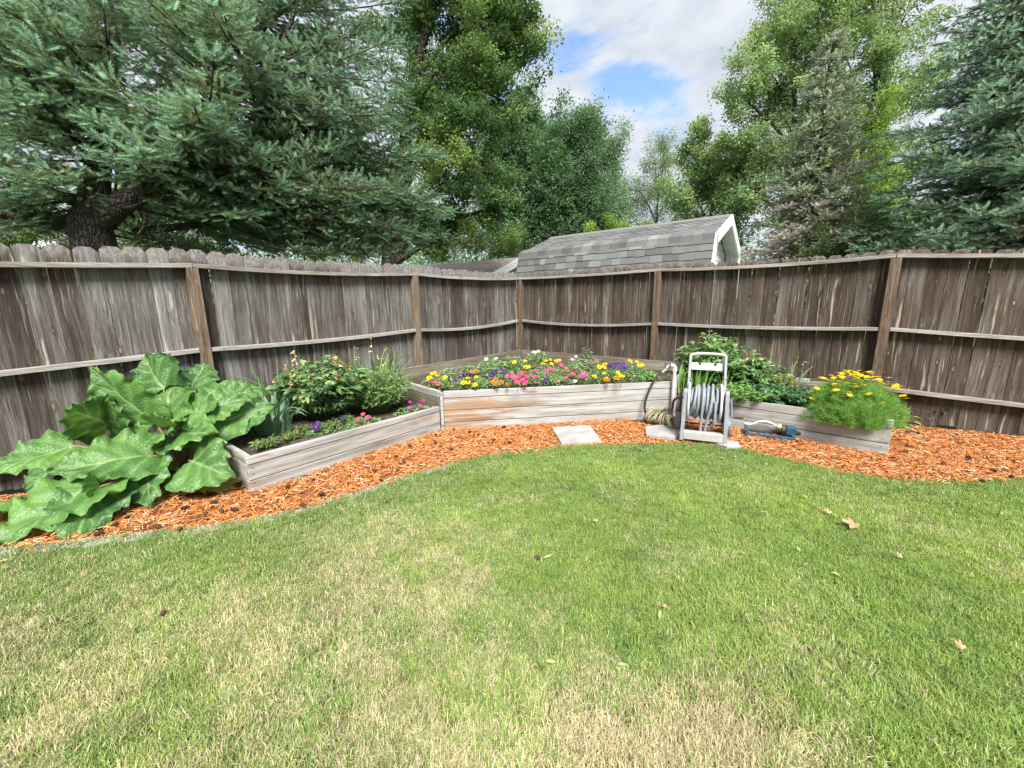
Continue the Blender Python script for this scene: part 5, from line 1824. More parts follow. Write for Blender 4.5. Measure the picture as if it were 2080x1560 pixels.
SA, SB_ = Vector((2.42, 3.925, 0.035)), Vector((2.80, 3.735, 0.035))
spr = thing('oscillating_sprinkler', SA, 'blue oscillating lawn sprinkler on the mulch beside the reel', 'sprinkler')
M['blue'] = plain('sprinkler_blue', (0.028, 0.070, 0.125), 0.5, 0.4, 0.15, 20)
M['teal'] = plain('sprinkler_teal', (0.014, 0.065, 0.105), 0.5, 0.4, 0.15, 20)
M['yellow_dial'] = plain('dial_yellow', (0.62, 0.46, 0.18), 0.5, 0.4, 0.15, 30)
M['alu'] = plain('white_tube', (0.78, 0.78, 0.76), 0.35, 0.5, 0.05, 20)
sx = (SB_ - SA).normalized()
sy = Vector((-sx.y, sx.x, 0))
spt = lambda x, y, z: SA + sx * x + sy * y + Vector((0, 0, z))
Ls = (SB_ - SA).length
part('base_rail', MB().beam(spt(0, -0.065, 0.012), spt(Ls, -0.065, 0.012), 0.040, 0.024), M['blue'], spr, bevel=0.003)
part('base_rail', MB().beam(spt(0.02, 0.085, 0.012), spt(Ls, 0.085, 0.012), 0.026, 0.022), M['plastic_dark'], spr, bevel=0.003)
part('end_bracket', MB().beam(spt(0.014, -0.065, 0.03), spt(0.014, 0.085, 0.055), 0.030, 0.026), M['blue'], spr, bevel=0.003)
part('end_bracket', MB().beam(spt(Ls - 0.014, -0.065, 0.026), spt(Ls - 0.014, 0.085, 0.026), 0.030, 0.028), M['blue'], spr, bevel=0.003)
part('motor_housing', MB().box((-0.045, -0.05, 0.0), (0.045, 0.05, 0.085), Matrix.Translation(spt(Ls - 0.03, 0.03, 0.028)) @ Matrix.Rotation(math.atan2(sx.y, sx.x), 4, 'Z')), M['teal'], spr, bevel=0.010)
part('gear_ring', MB().tube([spt(Ls - 0.105, 0.03, 0.075), spt(Ls - 0.078, 0.03, 0.075)], 0.046, 20), M['plastic_dark'], spr)
part('dial', MB().tube([spt(Ls - 0.145, 0.035, 0.10), spt(Ls - 0.108, 0.035, 0.09)], [0.026, 0.028], 16), M['yellow_dial'], spr)
part('spray_tube', MB().tube(smooth_path([spt(0.0, 0.085, 0.075), spt(0.06, 0.085, 0.078), spt(0.13, 0.08, 0.115), spt(0.20, 0.07, 0.125), spt(0.27, 0.05, 0.10), spt(0.315, 0.03, 0.065), spt(Ls - 0.09, 0.03, 0.060)]), 0.0085, 8), M['alu'], spr, True)
part('hose_inlet', MB().tube([spt(Ls + 0.01, 0.04, 0.05), spt(Ls + 0.055, 0.045, 0.045)], [0.018, 0.022], 12), M['rubber_black'], spr)

drip = thing('drip_fitting', gp(1852, 880, 0.03), 'black drip line fitting lying on the mulch by the right fence', 'hose fitting')
c = drip.location
part('ribbed_body', MB().tube(sum([[c + Vector((-0.05 + 0.014 * k, 0.01 - 0.006 * k, 0.012)), c + Vector((-0.043 + 0.014 * k, 0.007 - 0.006 * k, 0.012))] for k in range(8)], []), [0.016, 0.016, 0.010, 0.010] * 4, 10), M['rubber_black'], drip)
part('stem_tube', MB().tube(smooth_path([c + Vector((0.06, -0.03, 0.01)), c + Vector((-0.02, 0.04, 0.05)), c + Vector((-0.10, 0.10, 0.10))]), 0.006, 6), M['straw_stem'], drip)

# ================================================================== LITTER: cones, leaves
M['cone'] = plain('cone_scale', (0.085, 0.047, 0.032), 0.8, 0.2, 0.35, 90)


def cone_mesh(seed):
    r = random.Random(seed)
    mb = MB()
    L, R = 0.055, 0.0135
    prof = [(0.002, 0)] + [(R * math.sin(PI * (0.12 + 0.8 * k / 8)) ** 0.7, L * k / 8) for k in range(1, 8)] + [(0.001, L)]
    mb.lathe(prof, 10)
    for row in range(9):
        z = L * (row + 0.5) / 9.5
        rr = R * math.sin(PI * (0.12 + 0.8 * (row + 0.5) / 9.5)) ** 0.7
        for k in range(7):
            a = 2 * PI * (k + 0.5 * (row % 2)) / 7
            cx, cy = math.cos(a), math.sin(a)
            o = Vector((cx * rr * 0.8, cy * rr * 0.8, z))
            tp = Vector((cx * (rr + 0.0045), cy * (rr + 0.0045), z + 0.007))
            sd = Vector((-cy, cx, 0)) * 0.0052
            mb.add([o - sd * 0.6, o + sd * 0.6, tp + sd, tp - sd], [(0, 1, 2, 3)])
    Mx = Matrix.Rotation(PI / 2, 4, 'Y')
    mb.v = [tuple(Mx @ Vector(v)) for v in mb.v]
    return mb.mesh('spruce_cone')


cm = [cone_mesh(s) for s in range(3)]
CZ = [(x / 2.971, 960 + y / 2.971) for x, y in ((1140, 208), (1355, 120), (1905, 40), (1965, 130), (1340, 245), (1440, 225), (610, 340), (672, 318), (975, 335), (1085, 350), (560, 380), (1850, 205), (1230, 265), (790, 262), (1720, 95), (1265, 185))]
CZ += [(700 + x / 3.467, 840 + y / 3.467) for x, y in ((230, 400), (365, 405), (380, 300), (420, 345), (645, 150), (650, 205), (735, 255), (470, 230), (950, 150), (1060, 185), (1150, 200), (885, 130), (1105, 100), (770, 110), (1310, 175), (240, 465))]
CZ += [(1560 + x / 3, 480 + y / 3) for x, y in ((1245, 1355), (1495, 1470), (1285, 1490), (780, 1350), (1060, 1390), (1350, 1420))]
rc = random.Random(9)
ORD1 = 'zeroth first second third fourth fifth sixth seventh eighth ninth tenth eleventh twelfth thirteenth fourteenth fifteenth sixteenth seventeenth eighteenth nineteenth'.split()
TENS = {2: ('twentieth', 'twenty'), 3: ('thirtieth', 'thirty'), 4: ('fortieth', 'forty')}


def ordinal(i):
    if i < 20:
        return ORD1[i]
    return TENS[i // 10][0] if i % 10 == 0 else TENS[i // 10][1] + '-' + ORD1[i % 10]


CZ.sort()
for k, (x, y) in enumerate(CZ):
    o = mobj('spruce_cone', cm[k % 3], M['cone'], loc=gp(x, y, 0.045) + Vector((0, 0, 0.004)), rot=(rc.uniform(0, 6), rc.uniform(-0.3, 0.3), rc.uniform(0, 6)))
    o.scale = (rc.uniform(0.55, 0.85),) * 3
    tagp(o, 'small brown spruce cone on the orange mulch, %s from the left' % ordinal(k + 1), 'cone', 'spruce cones on the mulch')
for (x, y, lab) in ((330, 1247, 'small brown spruce cone on the dry left side of the lawn'), (1097, 1133, 'small brown spruce cone near the middle of the lawn')):
    o = mobj('spruce_cone', cm[0], M['cone'], loc=gp(x, y, 0.042), rot=(1, 0.4, 2.2))
    o.scale = (0.7,) * 3
    tagp(o, lab, 'cone')

t = NT('dead_leaf')
nz = t.noise(t.tc.outputs['Object'], 40.0, 4)
M['dead_leaf'] = t.translucent(t.fin(t.mix(t.rng(nz, 0.3, 0.7), (0.30, 0.19, 0.105), (0.46, 0.32, 0.195)), 0.7, 0.2) and (0.42, 0.28, 0.16), 0.2)


def lobed_leaf(size, seed):
    r = random.Random(seed)
    pts = []
    for k in range(40):
        a = 2 * PI * k / 40
        lob = (0.50 + 0.50 * abs(math.cos(2.5 * a)) ** 2.0) * (1.0 if math.cos(a) > -0.4 else 0.62) * r.uniform(0.9, 1.05)
        pts.append(Vector((math.cos(a) * size * lob, math.sin(a) * size * lob * 0.9, 0)))
    vs_, fs = [Vector((0, 0, 0))], []
    for ring in (0.5, 1.0):
        for p in pts:
            q = p * ring
            q.z = 0.22 * q.x * q.x / size + 0.42 * max(0.0, q.y) * ring + 0.10 * size * math.sin(q.x * 60 + q.y * 40)
            vs_.append(q)
    for k in range(40):
        fs.append((0, 1 + k, 1 + (k + 1) % 40))
        fs.append((1 + k, 41 + k, 41 + (k + 1) % 40, 1 + (k + 1) % 40))
    mb = MB().add(vs_, fs)
    mb.tube([(0, 0, 0), (-size * 0.75, 0.003, 0.004)], [0.0012, 0.0008], 4, False)
    return mb.mesh('fallen_leaf', True)


for (x, y, sz, rz, lab) in ((1733, 1066, 0.062, 2.6, 'large curled tan maple leaf lying on the lawn at right'), (1682, 1040, 0.028, 1.2, 'small curled tan leaf just left of the large maple leaf'),
                            (1826, 1128, 0.020, 0.4, 'small pale tan leaf on the right side of the lawn'), (1210, 1058, 0.018, 2.0, 'little tan leaf scrap in the upper middle of the lawn'),
                            (1352, 1232, 0.016, 3.0, 'tiny orange-tan leaf scrap left of the lawn centre'), (1950, 1312, 0.024, 1.0, 'flat tan leaf scrap low on the right side of the lawn')):
    o = mobj('fallen_leaf', lobed_leaf(sz, int(x)), M['dead_leaf'], loc=gp(x, y, 0.05), rot=(0.45, -0.1, rz))
    o.rotation_mode = 'ZYX'
    tagp(o, lab, 'leaf')
M['green_litter'] = leaf_mat('green_litter', fixed=(0.36, 0.46, 0.16), trans=0.3)
for k, (x, y) in enumerate(sorted([(455, 1376), (1128, 1345), (1255, 1350), (1340, 1256), (1560, 1040), (1555, 945), (1640, 1012), (1632, 1148), (1515, 1126), (1472, 930), (925, 1166), (1625, 1120),
                            (1490, 928), (1830, 992), (1838, 1052), (1690, 1360), (1690, 1162), (975, 972), (1215, 1000), (1700, 1050), (2035, 1040), (1120, 1128)])):
    vs_, fs = lance(rc.uniform(0.035, 0.055), rc.uniform(0.010, 0.015), rc.uniform(-0.2, 0.3), 5, 0.4)
    o = mobj('fallen_leaf', MB().add(vs_, fs).mesh('fallen_leaf', True), M['green_litter'], loc=gp(x, y, 0.043), rot=(rc.uniform(-0.5, 0.5), rc.uniform(-0.3, 0.2), rc.uniform(0, 6.28)))
    tagp(o, 'slender pale green leaf fallen on the lawn, %s from the left' % ordinal(k + 1), 'leaf', 'slender green leaves fallen on the lawn')

# ================================================================== SHED AND HOUSES BEYOND THE FENCE
t = NT('shingle')
r = t.rand()
nz = t.noise(t.tc.outputs['Object'], 160.0, 3, 0.7)
nz1 = t.noise(t.tc.outputs['Object'], 6.0, 4, 0.6)
cc = t.ramp(r, [(0.0, (0.105, 0.110, 0.112)), (0.35, (0.135, 0.140, 0.142)), (0.65, (0.158, 0.165, 0.165)), (0.85, (0.185, 0.195, 0.192)), (1.0, (0.24, 0.255, 0.25))])
cc = t.mix(t.rng(nz, 0.35, 0.7, 0, 0.5), cc, t.mix(1.0, cc, (0.55, 0.53, 0.52), 'MULTIPLY'))
cc = t.mix(t.rng(nz1, 0.5, 0.75, 0, 0.3), cc, (0.16, 0.135, 0.12))
t.bump(nz, 0.4, 0.004)
M['shingle'] = t.fin(cc, 0.95, 0.15)
t = NT('shingle_course')
cv_ = t.attr('col', 'GEOMETRY')
nz = t.noise(t.tc.outputs['Object'], 160.0, 3, 0.7)
cc = t.mix(t.rng(nz, 0.35, 0.7, 0, 0.5), cv_, t.mix(1.0, cv_, (0.6, 0.58, 0.56), 'MULTIPLY'))
t.bump(nz, 0.4, 0.004)
M['shingle_course'] = t.fin(cc, 0.95, 0.15)
M['white_paint'] = plain('white_paint', (0.72, 0.74, 0.76), 0.5, 0.4, 0.06, 6)
M['cream'] = plain('cream_siding', (0.55, 0.48, 0.34), 0.7, 0.3, 0.06, 4)
M['door_paint'] = plain('door_paint', (0.66, 0.68, 0.62), 0.5, 0.4, 0.05, 6)
M['dark_glass'] = plain('window_glass', (0.10, 0.11, 0.09), 0.1, 0.6, 0.05, 6)

S0 = Vector((3.41, 6.90, 0))
SU, SW = Vector((-0.8, 0.6, 0)), Vector((0.6, 0.8, 0))
SLEN, SWID, ZB, ZR, ZE, RUN = 4.02, 2.70, 2.48, 2.99, 1.45, 0.28
shed = thing('garden_shed', S0, 'gambrel garden shed with grey shingles and white gable trim behind the corner', 'shed')
sp3 = lambda u, w, z: S0 + SU * u + SW * w + Vector((0, 0, z))
rs = random.Random(31)
prof = [(-RUN, ZE), (0, ZB), (SWID / 2, ZR), (SWID, ZB), (SWID + RUN, ZE)]
# roof deck, two mirrored sides
deck = MB()
for (w0, z0), (w1, z1) in zip(prof[:-1], prof[1:]):
    deck.add([sp3(0.02, w0, z0), sp3(SLEN - 0.02, w0, z0), sp3(SLEN - 0.02, w1, z1), sp3(0.02, w1, z1), sp3(0.02, w0, z0 - 0.03), sp3(SLEN - 0.02, w0, z0 - 0.03), sp3(SLEN - 0.02, w1, z1 - 0.03), sp3(0.02, w1, z1 - 0.03)],
             [(0, 1, 2, 3), (7, 6, 5, 4), (0, 4, 5, 1), (2, 6, 7, 3), (0, 3, 7, 4), (1, 5, 6, 2)])
roof = part('roof', deck, M['shingle'], shed)


def shingle_rows(wa, za, wb, zb, rows, joined=None, gray=(0.10, 0.30), tabw=(0.10, 0.30), parent=None):
    """tabs from the low edge (wa, za) up to the high edge (wb, zb)"""
    lo, hi = Vector((0, wa, za)), Vector((0, wb, zb))
    e = (hi - lo) / rows
    nrm = Vector((0, -(zb - za), (wb - wa))).normalized()
    if nrm.z < 0:
        nrm = -nrm
    for k in range(rows):
        b = lo + e * k
        u = 0.0 - rs.uniform(0, 0.05)
        while u < SLEN:
            wd = rs.uniform(*tabw)
            u0, u1 = max(u, 0.0), min(u + wd, SLEN)
            u += wd
            if u1 - u0 < 0.02:
                continue
            lift0, lift1 = 0.014 + rs.uniform(0, 0.004), 0.003
            dip = rs.choice((0.0, 0.0, 0.012))
            c0 = b - e.normalized() * dip
            c1 = b + e * 1.15
            q = [(u0 + 0.002, c0 + nrm * lift0), (u1 - 0.002, c0 + nrm * lift0), (u1 - 0.002, c1 + nrm * lift1), (u0 + 0.002, c1 + nrm * lift1),
                 (u0 + 0.002, c0 + nrm * (lift0 - 0.009)), (u1 - 0.002, c0 + nrm * (lift0 - 0.009))]
            vs_ = [sp3(uu, p.y, p.z) for uu, p in q]
            fs = [(0, 1, 2, 3), (4, 5, 1, 0), (0, 3, 4), (1, 5, 2)]
            if joined is None:
                part('shingle', MB().add(vs_, fs), M['shingle'], roof)
            else:
                g_ = rs.uniform(*gray)
                joined.add(vs_, fs, (g_, g_ * 1.04, g_ * 1.05))


shingle_rows(-RUN, ZE, 0, ZB, 8, tabw=(0.12, 0.32))
jn = MB()
shingle_rows(0, ZB, SWID / 2, ZR, 11, jn, (0.14, 0.23))
shingle_rows(SWID, ZB, SWID / 2, ZR, 11, jn, (0.14, 0.23))
shingle_rows(SWID + RUN, ZE, SWID, ZB, 8, jn, (0.10, 0.28))
cs = part('shingle_courses', jn, M['shingle_course'], roof)
cs['kind'] = 'stuff'
# cap tabs folded over the break and the ridge
u = 0.0
while u < SLEN - 0.05:
    wd = rs.uniform(0.16, 0.24)
    u1 = min(u + wd, SLEN)
    vs_ = [sp3(u + .002, -0.035, ZB - 0.085), sp3(u1 - .002, -0.035, ZB - 0.088), sp3(u1 - .002, -0.012, ZB + 0.026), sp3(u + .002, -0.012, ZB + 0.030), sp3(u1 - .002, 0.16, ZB + 0.115), sp3(u + .002, 0.16, ZB + 0.118)]
    part('cap_shingle', MB().add(vs_, [(0, 1, 2, 3), (3, 2, 4, 5)]), M['shingle'], roof)
    u = u1
part('ridge_cap', MB().add([sp3(0, SWID / 2 - 0.14, ZR - 0.05), sp3(SLEN, SWID / 2 - 0.14, ZR - 0.05), sp3(SLEN, SWID / 2, ZR + 0.035), sp3(0, SWID / 2, ZR + 0.035), sp3(SLEN, SWID / 2 + 0.14, ZR - 0.05), sp3(0, SWID / 2 + 0.14, ZR - 0.05)], [(0, 1, 2, 3), (3, 2, 4, 5)]), M['shingle'], roof)
# gable fascia boards and soffits (right end, u = 0), and the plain far end
for uu, sg in ((0.0, -1),):
    for (w0, z0), (w1, z1) in zip(prof[:-1], prof[1:]):
        a, b = sp3(uu, w0, z0), sp3(uu, w1, z1)
        o1 = SU * (0.030 * sg)
        dn = Vector((0, 0, -0.17)) if abs(w1 - w0) > 0.5 else SW * (0.13 * (1 if w0 < SWID / 2 else -1))
        upz = Vector((0, 0, 0.02))
        part('fascia_board', MB().add([a + upz, b + upz, b + dn, a + dn, a + upz + o1, b + upz + o1, b + dn + o1, a + dn + o1], [(0, 1, 2, 3), (7, 6, 5, 4), (0, 4, 5, 1), (1, 5, 6, 2), (2, 6, 7, 3), (3, 7, 4, 0)]), M['white_paint'], shed)
UG = 0.26
for (w0, z0), (w1, z1) in zip(prof[:-1], prof[1:]):
    nn = 3 if abs(w1 - w0) < 0.5 else 5
    for k in range(nn):
        ua, ub = 0.01 + (UG - 0.01) * k / nn, 0.01 + (UG - 0.01) * (k + 1) / nn - 0.006
        d = 0.055
        part('soffit_board', MB().add([sp3(ua, w0, z0 - d), sp3(ub, w0, z0 - d), sp3(ub, w1, z1 - d), sp3(ua, w1, z1 - d), sp3(ua, w0, z0 - d - .012), sp3(ub, w0, z0 - d - .012), sp3(ub, w1, z1 - d - .012), sp3(ua, w1, z1 - d - .012)],
                                           [(0, 1, 2, 3), (7, 6, 5, 4), (0, 4, 5, 1), (1, 5, 6, 2), (2, 6, 7, 3), (3, 7, 4, 0)]), M['white_paint'], shed)


def width_at(z):
    if z < ZE:
        return 0.0, SWID
    if z < ZB:
        f_ = (z - ZE) / (ZB - ZE)
        return -RUN * (1 - f_) + 0.05, SWID + RUN * (1 - f_) - 0.05
    f_ = (z - ZB) / (ZR - ZB)
    return SWID / 2 * f_ + 0.05, SWID - SWID / 2 * f_ - 0.05


z = 0.1
while z < ZR - 0.22:
    a0, a1 = width_at(z)
    b0, b1 = width_at(z + 0.115)
    lo0, lo1 = max(a0, b0), min(a1, b1)
    part('siding_board', MB().add([sp3(UG, lo0, z), sp3(UG, lo1, z), sp3(UG + 0.012, lo1, z + 0.118), sp3(UG + 0.012, lo0, z + 0.118), sp3(UG + 0.03, lo0, z), sp3(UG + 0.03, lo1, z), sp3(UG + 0.03, lo1, z + .118), sp3(UG + 0.03, lo0, z + .118)],
                                  [(0, 1, 2, 3), (7, 6, 5, 4), (0, 4, 5, 1), (1, 5, 6, 2), (2, 6, 7, 3), (3, 7, 4, 0)]), M['white_paint'], shed)
    z += 0.118
part('wall', MB().add([sp3(SLEN - 0.2, 0, 0), sp3(SLEN - 0.2, SWID, 0), sp3(SLEN - 0.2, SWID, ZE + 0.4), sp3(SLEN - 0.2, 0, ZE + 0.4), sp3(UG + 0.04, 0, 0), sp3(UG + 0.04, SWID, 0), sp3(UG + 0.04, SWID, ZE + .4), sp3(UG + .04, 0, ZE + .4)],
                      [(0, 3, 2, 1), (4, 5, 6, 7), (0, 4, 7, 3), (1, 2, 6, 5)]), M['white_paint'], shed)
dw0, dw1 = 0.55, 1.45
door = part('door', MB().add([sp3(UG - 0.03, dw0, 0.1), sp3(UG - 0.03, dw1, 0.1), sp3(UG - 0.03, dw1, 2.35), sp3(UG - 0.03, dw0, 2.35), sp3(UG - 0.002, dw0, 0.1), sp3(UG - 0.002, dw1, 0.1), sp3(UG - 0.002, dw1, 2.35), sp3(UG - 0.002, dw0, 2.35)],
                             [(0, 1, 2, 3), (0, 4, 5, 1), (1, 5, 6, 2), (2, 6, 7, 3), (3, 7, 4, 0)]), M['door_paint'], shed)
arc = [sp3(UG - 0.036, (dw0 + dw1) / 2 + 0.27 * math.cos(a), 1.90 + 0.24 * math.sin(a)) for a in [PI * k / 12 for k in range(13)]]
part('arched_pane', MB().add(arc, [tuple(range(13))]), M['dark_glass'], door)

# low house with a tan roof, further back
ga = Vector((0.36, 13.0, 2.84))
gb = Vector((-5.2, 16.2, 2.84))
gd = Vector((-1.05, -2.3, -0.78))
house = thing('garage_house', (ga.x, ga.y, 0), 'low building with tan shingle roof and white rake board left of the shed', 'building')
rf = MB()
rf.add([ga, gb, gb + gd, ga + gd, ga - Vector((0, 0, .06)), gb - Vector((0, 0, .06)), gb + gd - Vector((0, 0, .06)), ga + gd - Vector((0, 0, .06))], [(0, 1, 2, 3), (7, 6, 5, 4), (0, 3, 7, 4), (3, 2, 6, 7), (1, 5, 6, 2), (0, 4, 5, 1)])
gd2 = Vector((1.05, 2.3, -0.78))
rf.add([ga, gb, gb + gd2, ga + gd2], [(0, 3, 2, 1)])
hr = part('roof', rf, M['shingle'], house)
jn = MB()
gn = (gb - ga).cross(gd).normalized()
gn = gn if gn.z > 0 else -gn
gu = (gb - ga).normalized()
for k in range(17):
    b = ga + gd * (1 - k / 17)
    e = -gd / 17
    u = 0.0
    while u < (gb - ga).length:
        wd = rs.uniform(0.14, 0.34)
        q = rs.uniform(0.34, 0.52)
        l = 0.016
        jn.add([b + gu * u + gn * l, b + gu * (u + wd) + gn * l, b + gu * (u + wd) + e * 1.1 + gn * .004, b + gu * u + e * 1.1 + gn * .004, b + gu * u + gn * .002, b + gu * (u + wd) + gn * .002],
               [(0, 1, 2, 3), (4, 5, 1, 0)], (q, q * 0.88, q * 0.80))
        u += wd
cs = part('shingle_courses', jn, M['shingle_course'], hr)
cs['kind'] = 'stuff'
o1 = -gu * 0.05
for dv_ in (gd, gd2):
    part('rake_board', MB().add([ga + o1 + Vector((0, 0, .03)), ga + dv_ + o1 + Vector((0, 0, .03)), ga + dv_ + o1 - Vector((0, 0, .17)), ga + o1 - Vector((0, 0, .17)), ga + Vector((0, 0, .03)), ga + dv_ + Vector((0, 0, .03)), ga + dv_ - Vector((0, 0, .17)), ga - Vector((0, 0, .17))],
                                [(0, 1, 2, 3), (7, 6, 5, 4), (0, 4, 5, 1), (1, 5, 6, 2), (2, 6, 7, 3), (3, 7, 4, 0)]), M['white_paint'], house)
i_ = gu * 0.25
part('wall', MB().add([ga + i_ - Vector((0, 0, .1)), ga + i_ + gd * 0.9 - Vector((0, 0, .15)), Vector((*(ga + i_ + gd * 0.9).xy, 0)), Vector((*(ga + i_ + gd2 * 0.9).xy, 0)), ga + i_ + gd2 * 0.9 - Vector((0, 0, .15))], [(0, 1, 2, 3, 4)])
     .add([ga + i_ + gd * 0.9 - Vector((0, 0, .15)), gb + gd * 0.9 - Vector((0, 0, .15)), Vector((*(gb + gd * 0.9).xy, 0)), Vector((*(ga + i_ + gd * 0.9).xy, 0))], [(0, 1, 2, 3)]), M['cream'], house)

# brick house glimpsed under the spruce
t = NT('brick')
bt = t.n.new('ShaderNodeTexBrick')
t.put(bt.inputs['Vector'], t.vmul(t.tc.outputs['Object'], (1, 1, 1)))
bt.inputs['Scale'].default_value = 4.0
bt.inputs['Color1'].default_value = (0.34, 0.20, 0.16, 1)
bt.inputs['Color2'].default_value = (0.42, 0.28, 0.24, 1)
bt.inputs['Mortar'].default_value = (0.45, 0.42, 0.40, 1)
M['brick'] = t.fin(bt.outputs[0], 0.9, 0.2)
bh = thing('brick_house', (-19, 16, 0), 'pinkish brick house glimpsed low under the big spruce at far left', 'building')
part('wall', MB().box((-26, 14, 0), (-15.3, 20, 3.55)), M['brick'], bh)
part('roof', MB().prism([(-26.4, 3.55), (-14.9, 3.55), (-20.6, 5.6)], 6.6, Matrix.Translation((0, 13.7, 0))), M['shingle'], bh)
part('fascia_board', MB().box((-26.4, 13.6, 3.42), (-14.9, 13.69, 3.62)), M['white_paint'], bh)
wi = part('window', MB().box((-17.8, 13.93, 1.6), (-16.6, 13.99, 3.0)), M['white_paint'], bh)
part('pane', MB().box((-17.7, 13.90, 1.7), (-16.7, 13.925, 2.9)), M['dark_glass'], wi)

# ================================================================== TREES
def sprig_mesh(seed, n=46, nl=0.21, nw=0.017, stem=True, spread=1.0):
    """bottle-brush shoot of unit length along +x"""
    r = random.Random(seed)
    mb = MB()
    if stem:
        mb.add([(0, -0.012, 0), (0, 0.012, 0), (0.97, 0, 0.0)], [(0, 1, 2)])
    for k in range(n):
        x = 0.02 + 0.98 * (k + r.random()) / n
        a = k * 2.399 + r.uniform(-0.3, 0.3)
        fw = r.uniform(0.55, 0.95) + 0.6 * max(0, x - 0.85) / 0.15
        D = Vector((fw, math.cos(a) * spread, math.sin(a) * 0.9 + 0.12)).normalized()
        L = nl * r.uniform(0.8, 1.1) * (0.75 if x > 0.92 else 1.0)
        s = D.cross(Vector((1, 0.01, 0.02))).normalized() * nw
        p = Vector((x, 0, 0))
        mb.add([p - s * 0.6, p + s * 0.6, p + D * L * 0.75 + s * 0.55, p + D * L, p + D * L * 0.75 - s * 0.55], [(0, 1, 2, 3, 4)])
    return mb.mesh('sprig')


class Acc:
    def __init__(self):
        self.P, self.D, self.S, self.C = [], [], [], []


def bough(acc, wood, p0, p1, rg, width, sl, step, tipc, oldc, arch=0.12, s0=0.22, r0=0.03, droop=0.15, dens=1.0):
    """one conifer branch: axis, side twigs in its plane, shoots along the twigs"""
    p0, p1 = np.array(p0, float), np.array(p1, float)
    L = np.linalg.norm(p1 - p0)
    c = (p0 + p1) / 2 + np.array([0, 0, arch * L])
    pos = lambda s: p0 * (1 - s) ** 2 + c * 2 * s * (1 - s) + p1 * s * s
    tan = lambda s: 2 * (1 - s) * (c - p0) + 2 * s * (p1 - c)
    if wood is not None:
        ss = np.linspace(0, 1, 6)
        wood.tube([pos(s) for s in ss], [r0 * (1 - 0.85 * s) for s in ss], 5, False)
    ns = max(3, int(L * (1 - s0) / step))
    for k in range(ns):
        s = s0 + (1 - s0) * (k + rg.random()) / ns
        p, tg = pos(s), tan(s)
        tg = tg / np.linalg.norm(tg)
        sd = np.cross(tg, [0, 0, 1.0])
        sd /= max(np.linalg.norm(sd), 1e-6)
        for sg in (-1, 1):
            if rg.random() > dens:
                continue
            tl = width * (1.08 - s) ** 0.75 * rg.uniform(0.55, 1.1)
            d = tg * rg.uniform(0.35, 0.85) + sd * sg * rg.uniform(0.35, 1.0) + np.array([0, 0, rg.uniform(-0.45, 0.55) - droop])
            d /= np.linalg.norm(d)
            m_ = max(1, int(tl / (sl * 0.36)))
            f = (np.arange(m_) + rg.random(m_)) / m_
            q = p + d[None] * (tl * f)[:, None]
            q[:, 2] -= 0.18 * tl * f * f
            b = np.cross(d, [0, 0, 1.0])
            b /= max(np.linalg.norm(b), 1e-6)
            side = np.where(np.arange(m_) % 2 == 0, 1.0, -1.0)
            D = d[None] * 0.8 + b[None] * (side * rg.uniform(0.35, 1.0, m_))[:, None] + np.stack([np.zeros(m_), np.zeros(m_), rg.uniform(-0.25, 0.65, m_)], 1)
            acc.P.append(q)
            acc.D.append(D)
            acc.S.append(sl * rg.uniform(0.75, 1.15, m_))
            young = np.clip(f * 0.75 + 0.20 * s - 0.12 + rg.normal(0, 0.25, m_), 0, 1)[:, None]
            acc.C.append(oldc * (1 - young) + tipc * young)
            # end shoot
            acc.P.append((p + d * tl * 0.9 - np.array([0, 0, 0.14 * tl]))[None])
            acc.D.append((d + np.array([0, 0, 0.15]))[None])
            acc.S.append(np.array([sl * rg.uniform(0.9, 1.25)]))
            acc.C.append((tipc * rg.uniform(0.85, 1.15))[None])
    for k in range(3):
        acc.P.append((p1 - tan(1.0) / L * sl * 0.3 * k)[None])
        acc.D.append((tan(1.0) / L + rg.normal(0, 0.25, 3))[None])
        acc.S.append(np.array([sl * 1.2]))
        acc.C.append(tipc[None])


def finish_conifer(th, acc, wood, rg, variants, name='crown', wmat='twig'):
    P, D = np.concatenate(acc.P), np.concatenate(acc.D)
    S, C = np.concatenate(acc.S), np.concatenate(acc.C)
    nP = len(P)
    C = np.clip(C * rg.uniform(0.8, 1.2, (nP, 1)), 0, 1)
    L0 = np.array(th.location)
    ob = scatter(name, M['needle'], variants, P - L0, dir_euler(D, rg.uniform(-0.6, 0.6, nP)), S, rg.integers(0, len(variants), nP), C, th, 'stuff')
    if wood is not None:
        part('branches', wood, M[wmat], th, True)
    return nP


rg = np.random.default_rng(17)
SPR = [sprig_mesh(s, 60, 0.19, 0.024) for s in range(5)]
SPR_FAR = [sprig_mesh(s + 20, 34, 0.22, 0.036) for s in range(4)]

# ---- the big near spruce
TB = Vector((-5.45, 5.55, 0))
spruce = thing('blue_spruce', TB, 'huge old blue spruce with forked trunk leaning over the left fence', 'spruce tree')
stemL = [TB + Vector((0.05, 0, -0.1)), at(192, 500, 5.5), at(190, 430, 5.5), at(198, 350, 5.6), at(212, 210, 5.9), at(235, 20, 6.3), at(250, -200, 6.6), Vector((-5.9, 7.2, 13.0))]
stemR = [at(200, 455, 5.5), at(245, 415, 5.55), at(300, 382, 5.7), at(352, 335, 5.9), at(430, 240, 6.3), at(487, 150, 6.6), at(528, 60, 6.9), at(560, -60, 7.1), Vector((-4.2, 7.6, 10.5))]
trunk = MB()
trunk.tube(smooth_path(stemL, 5), list(np.interp(np.linspace(0, 1, 36), [0, 0.12, 0.25, 0.4, 1], [0.34, 0.235, 0.20, 0.14, 0.03])), 14)
part('trunk', trunk, M['bark_spruce'], spruce, True)
tr2 = MB()
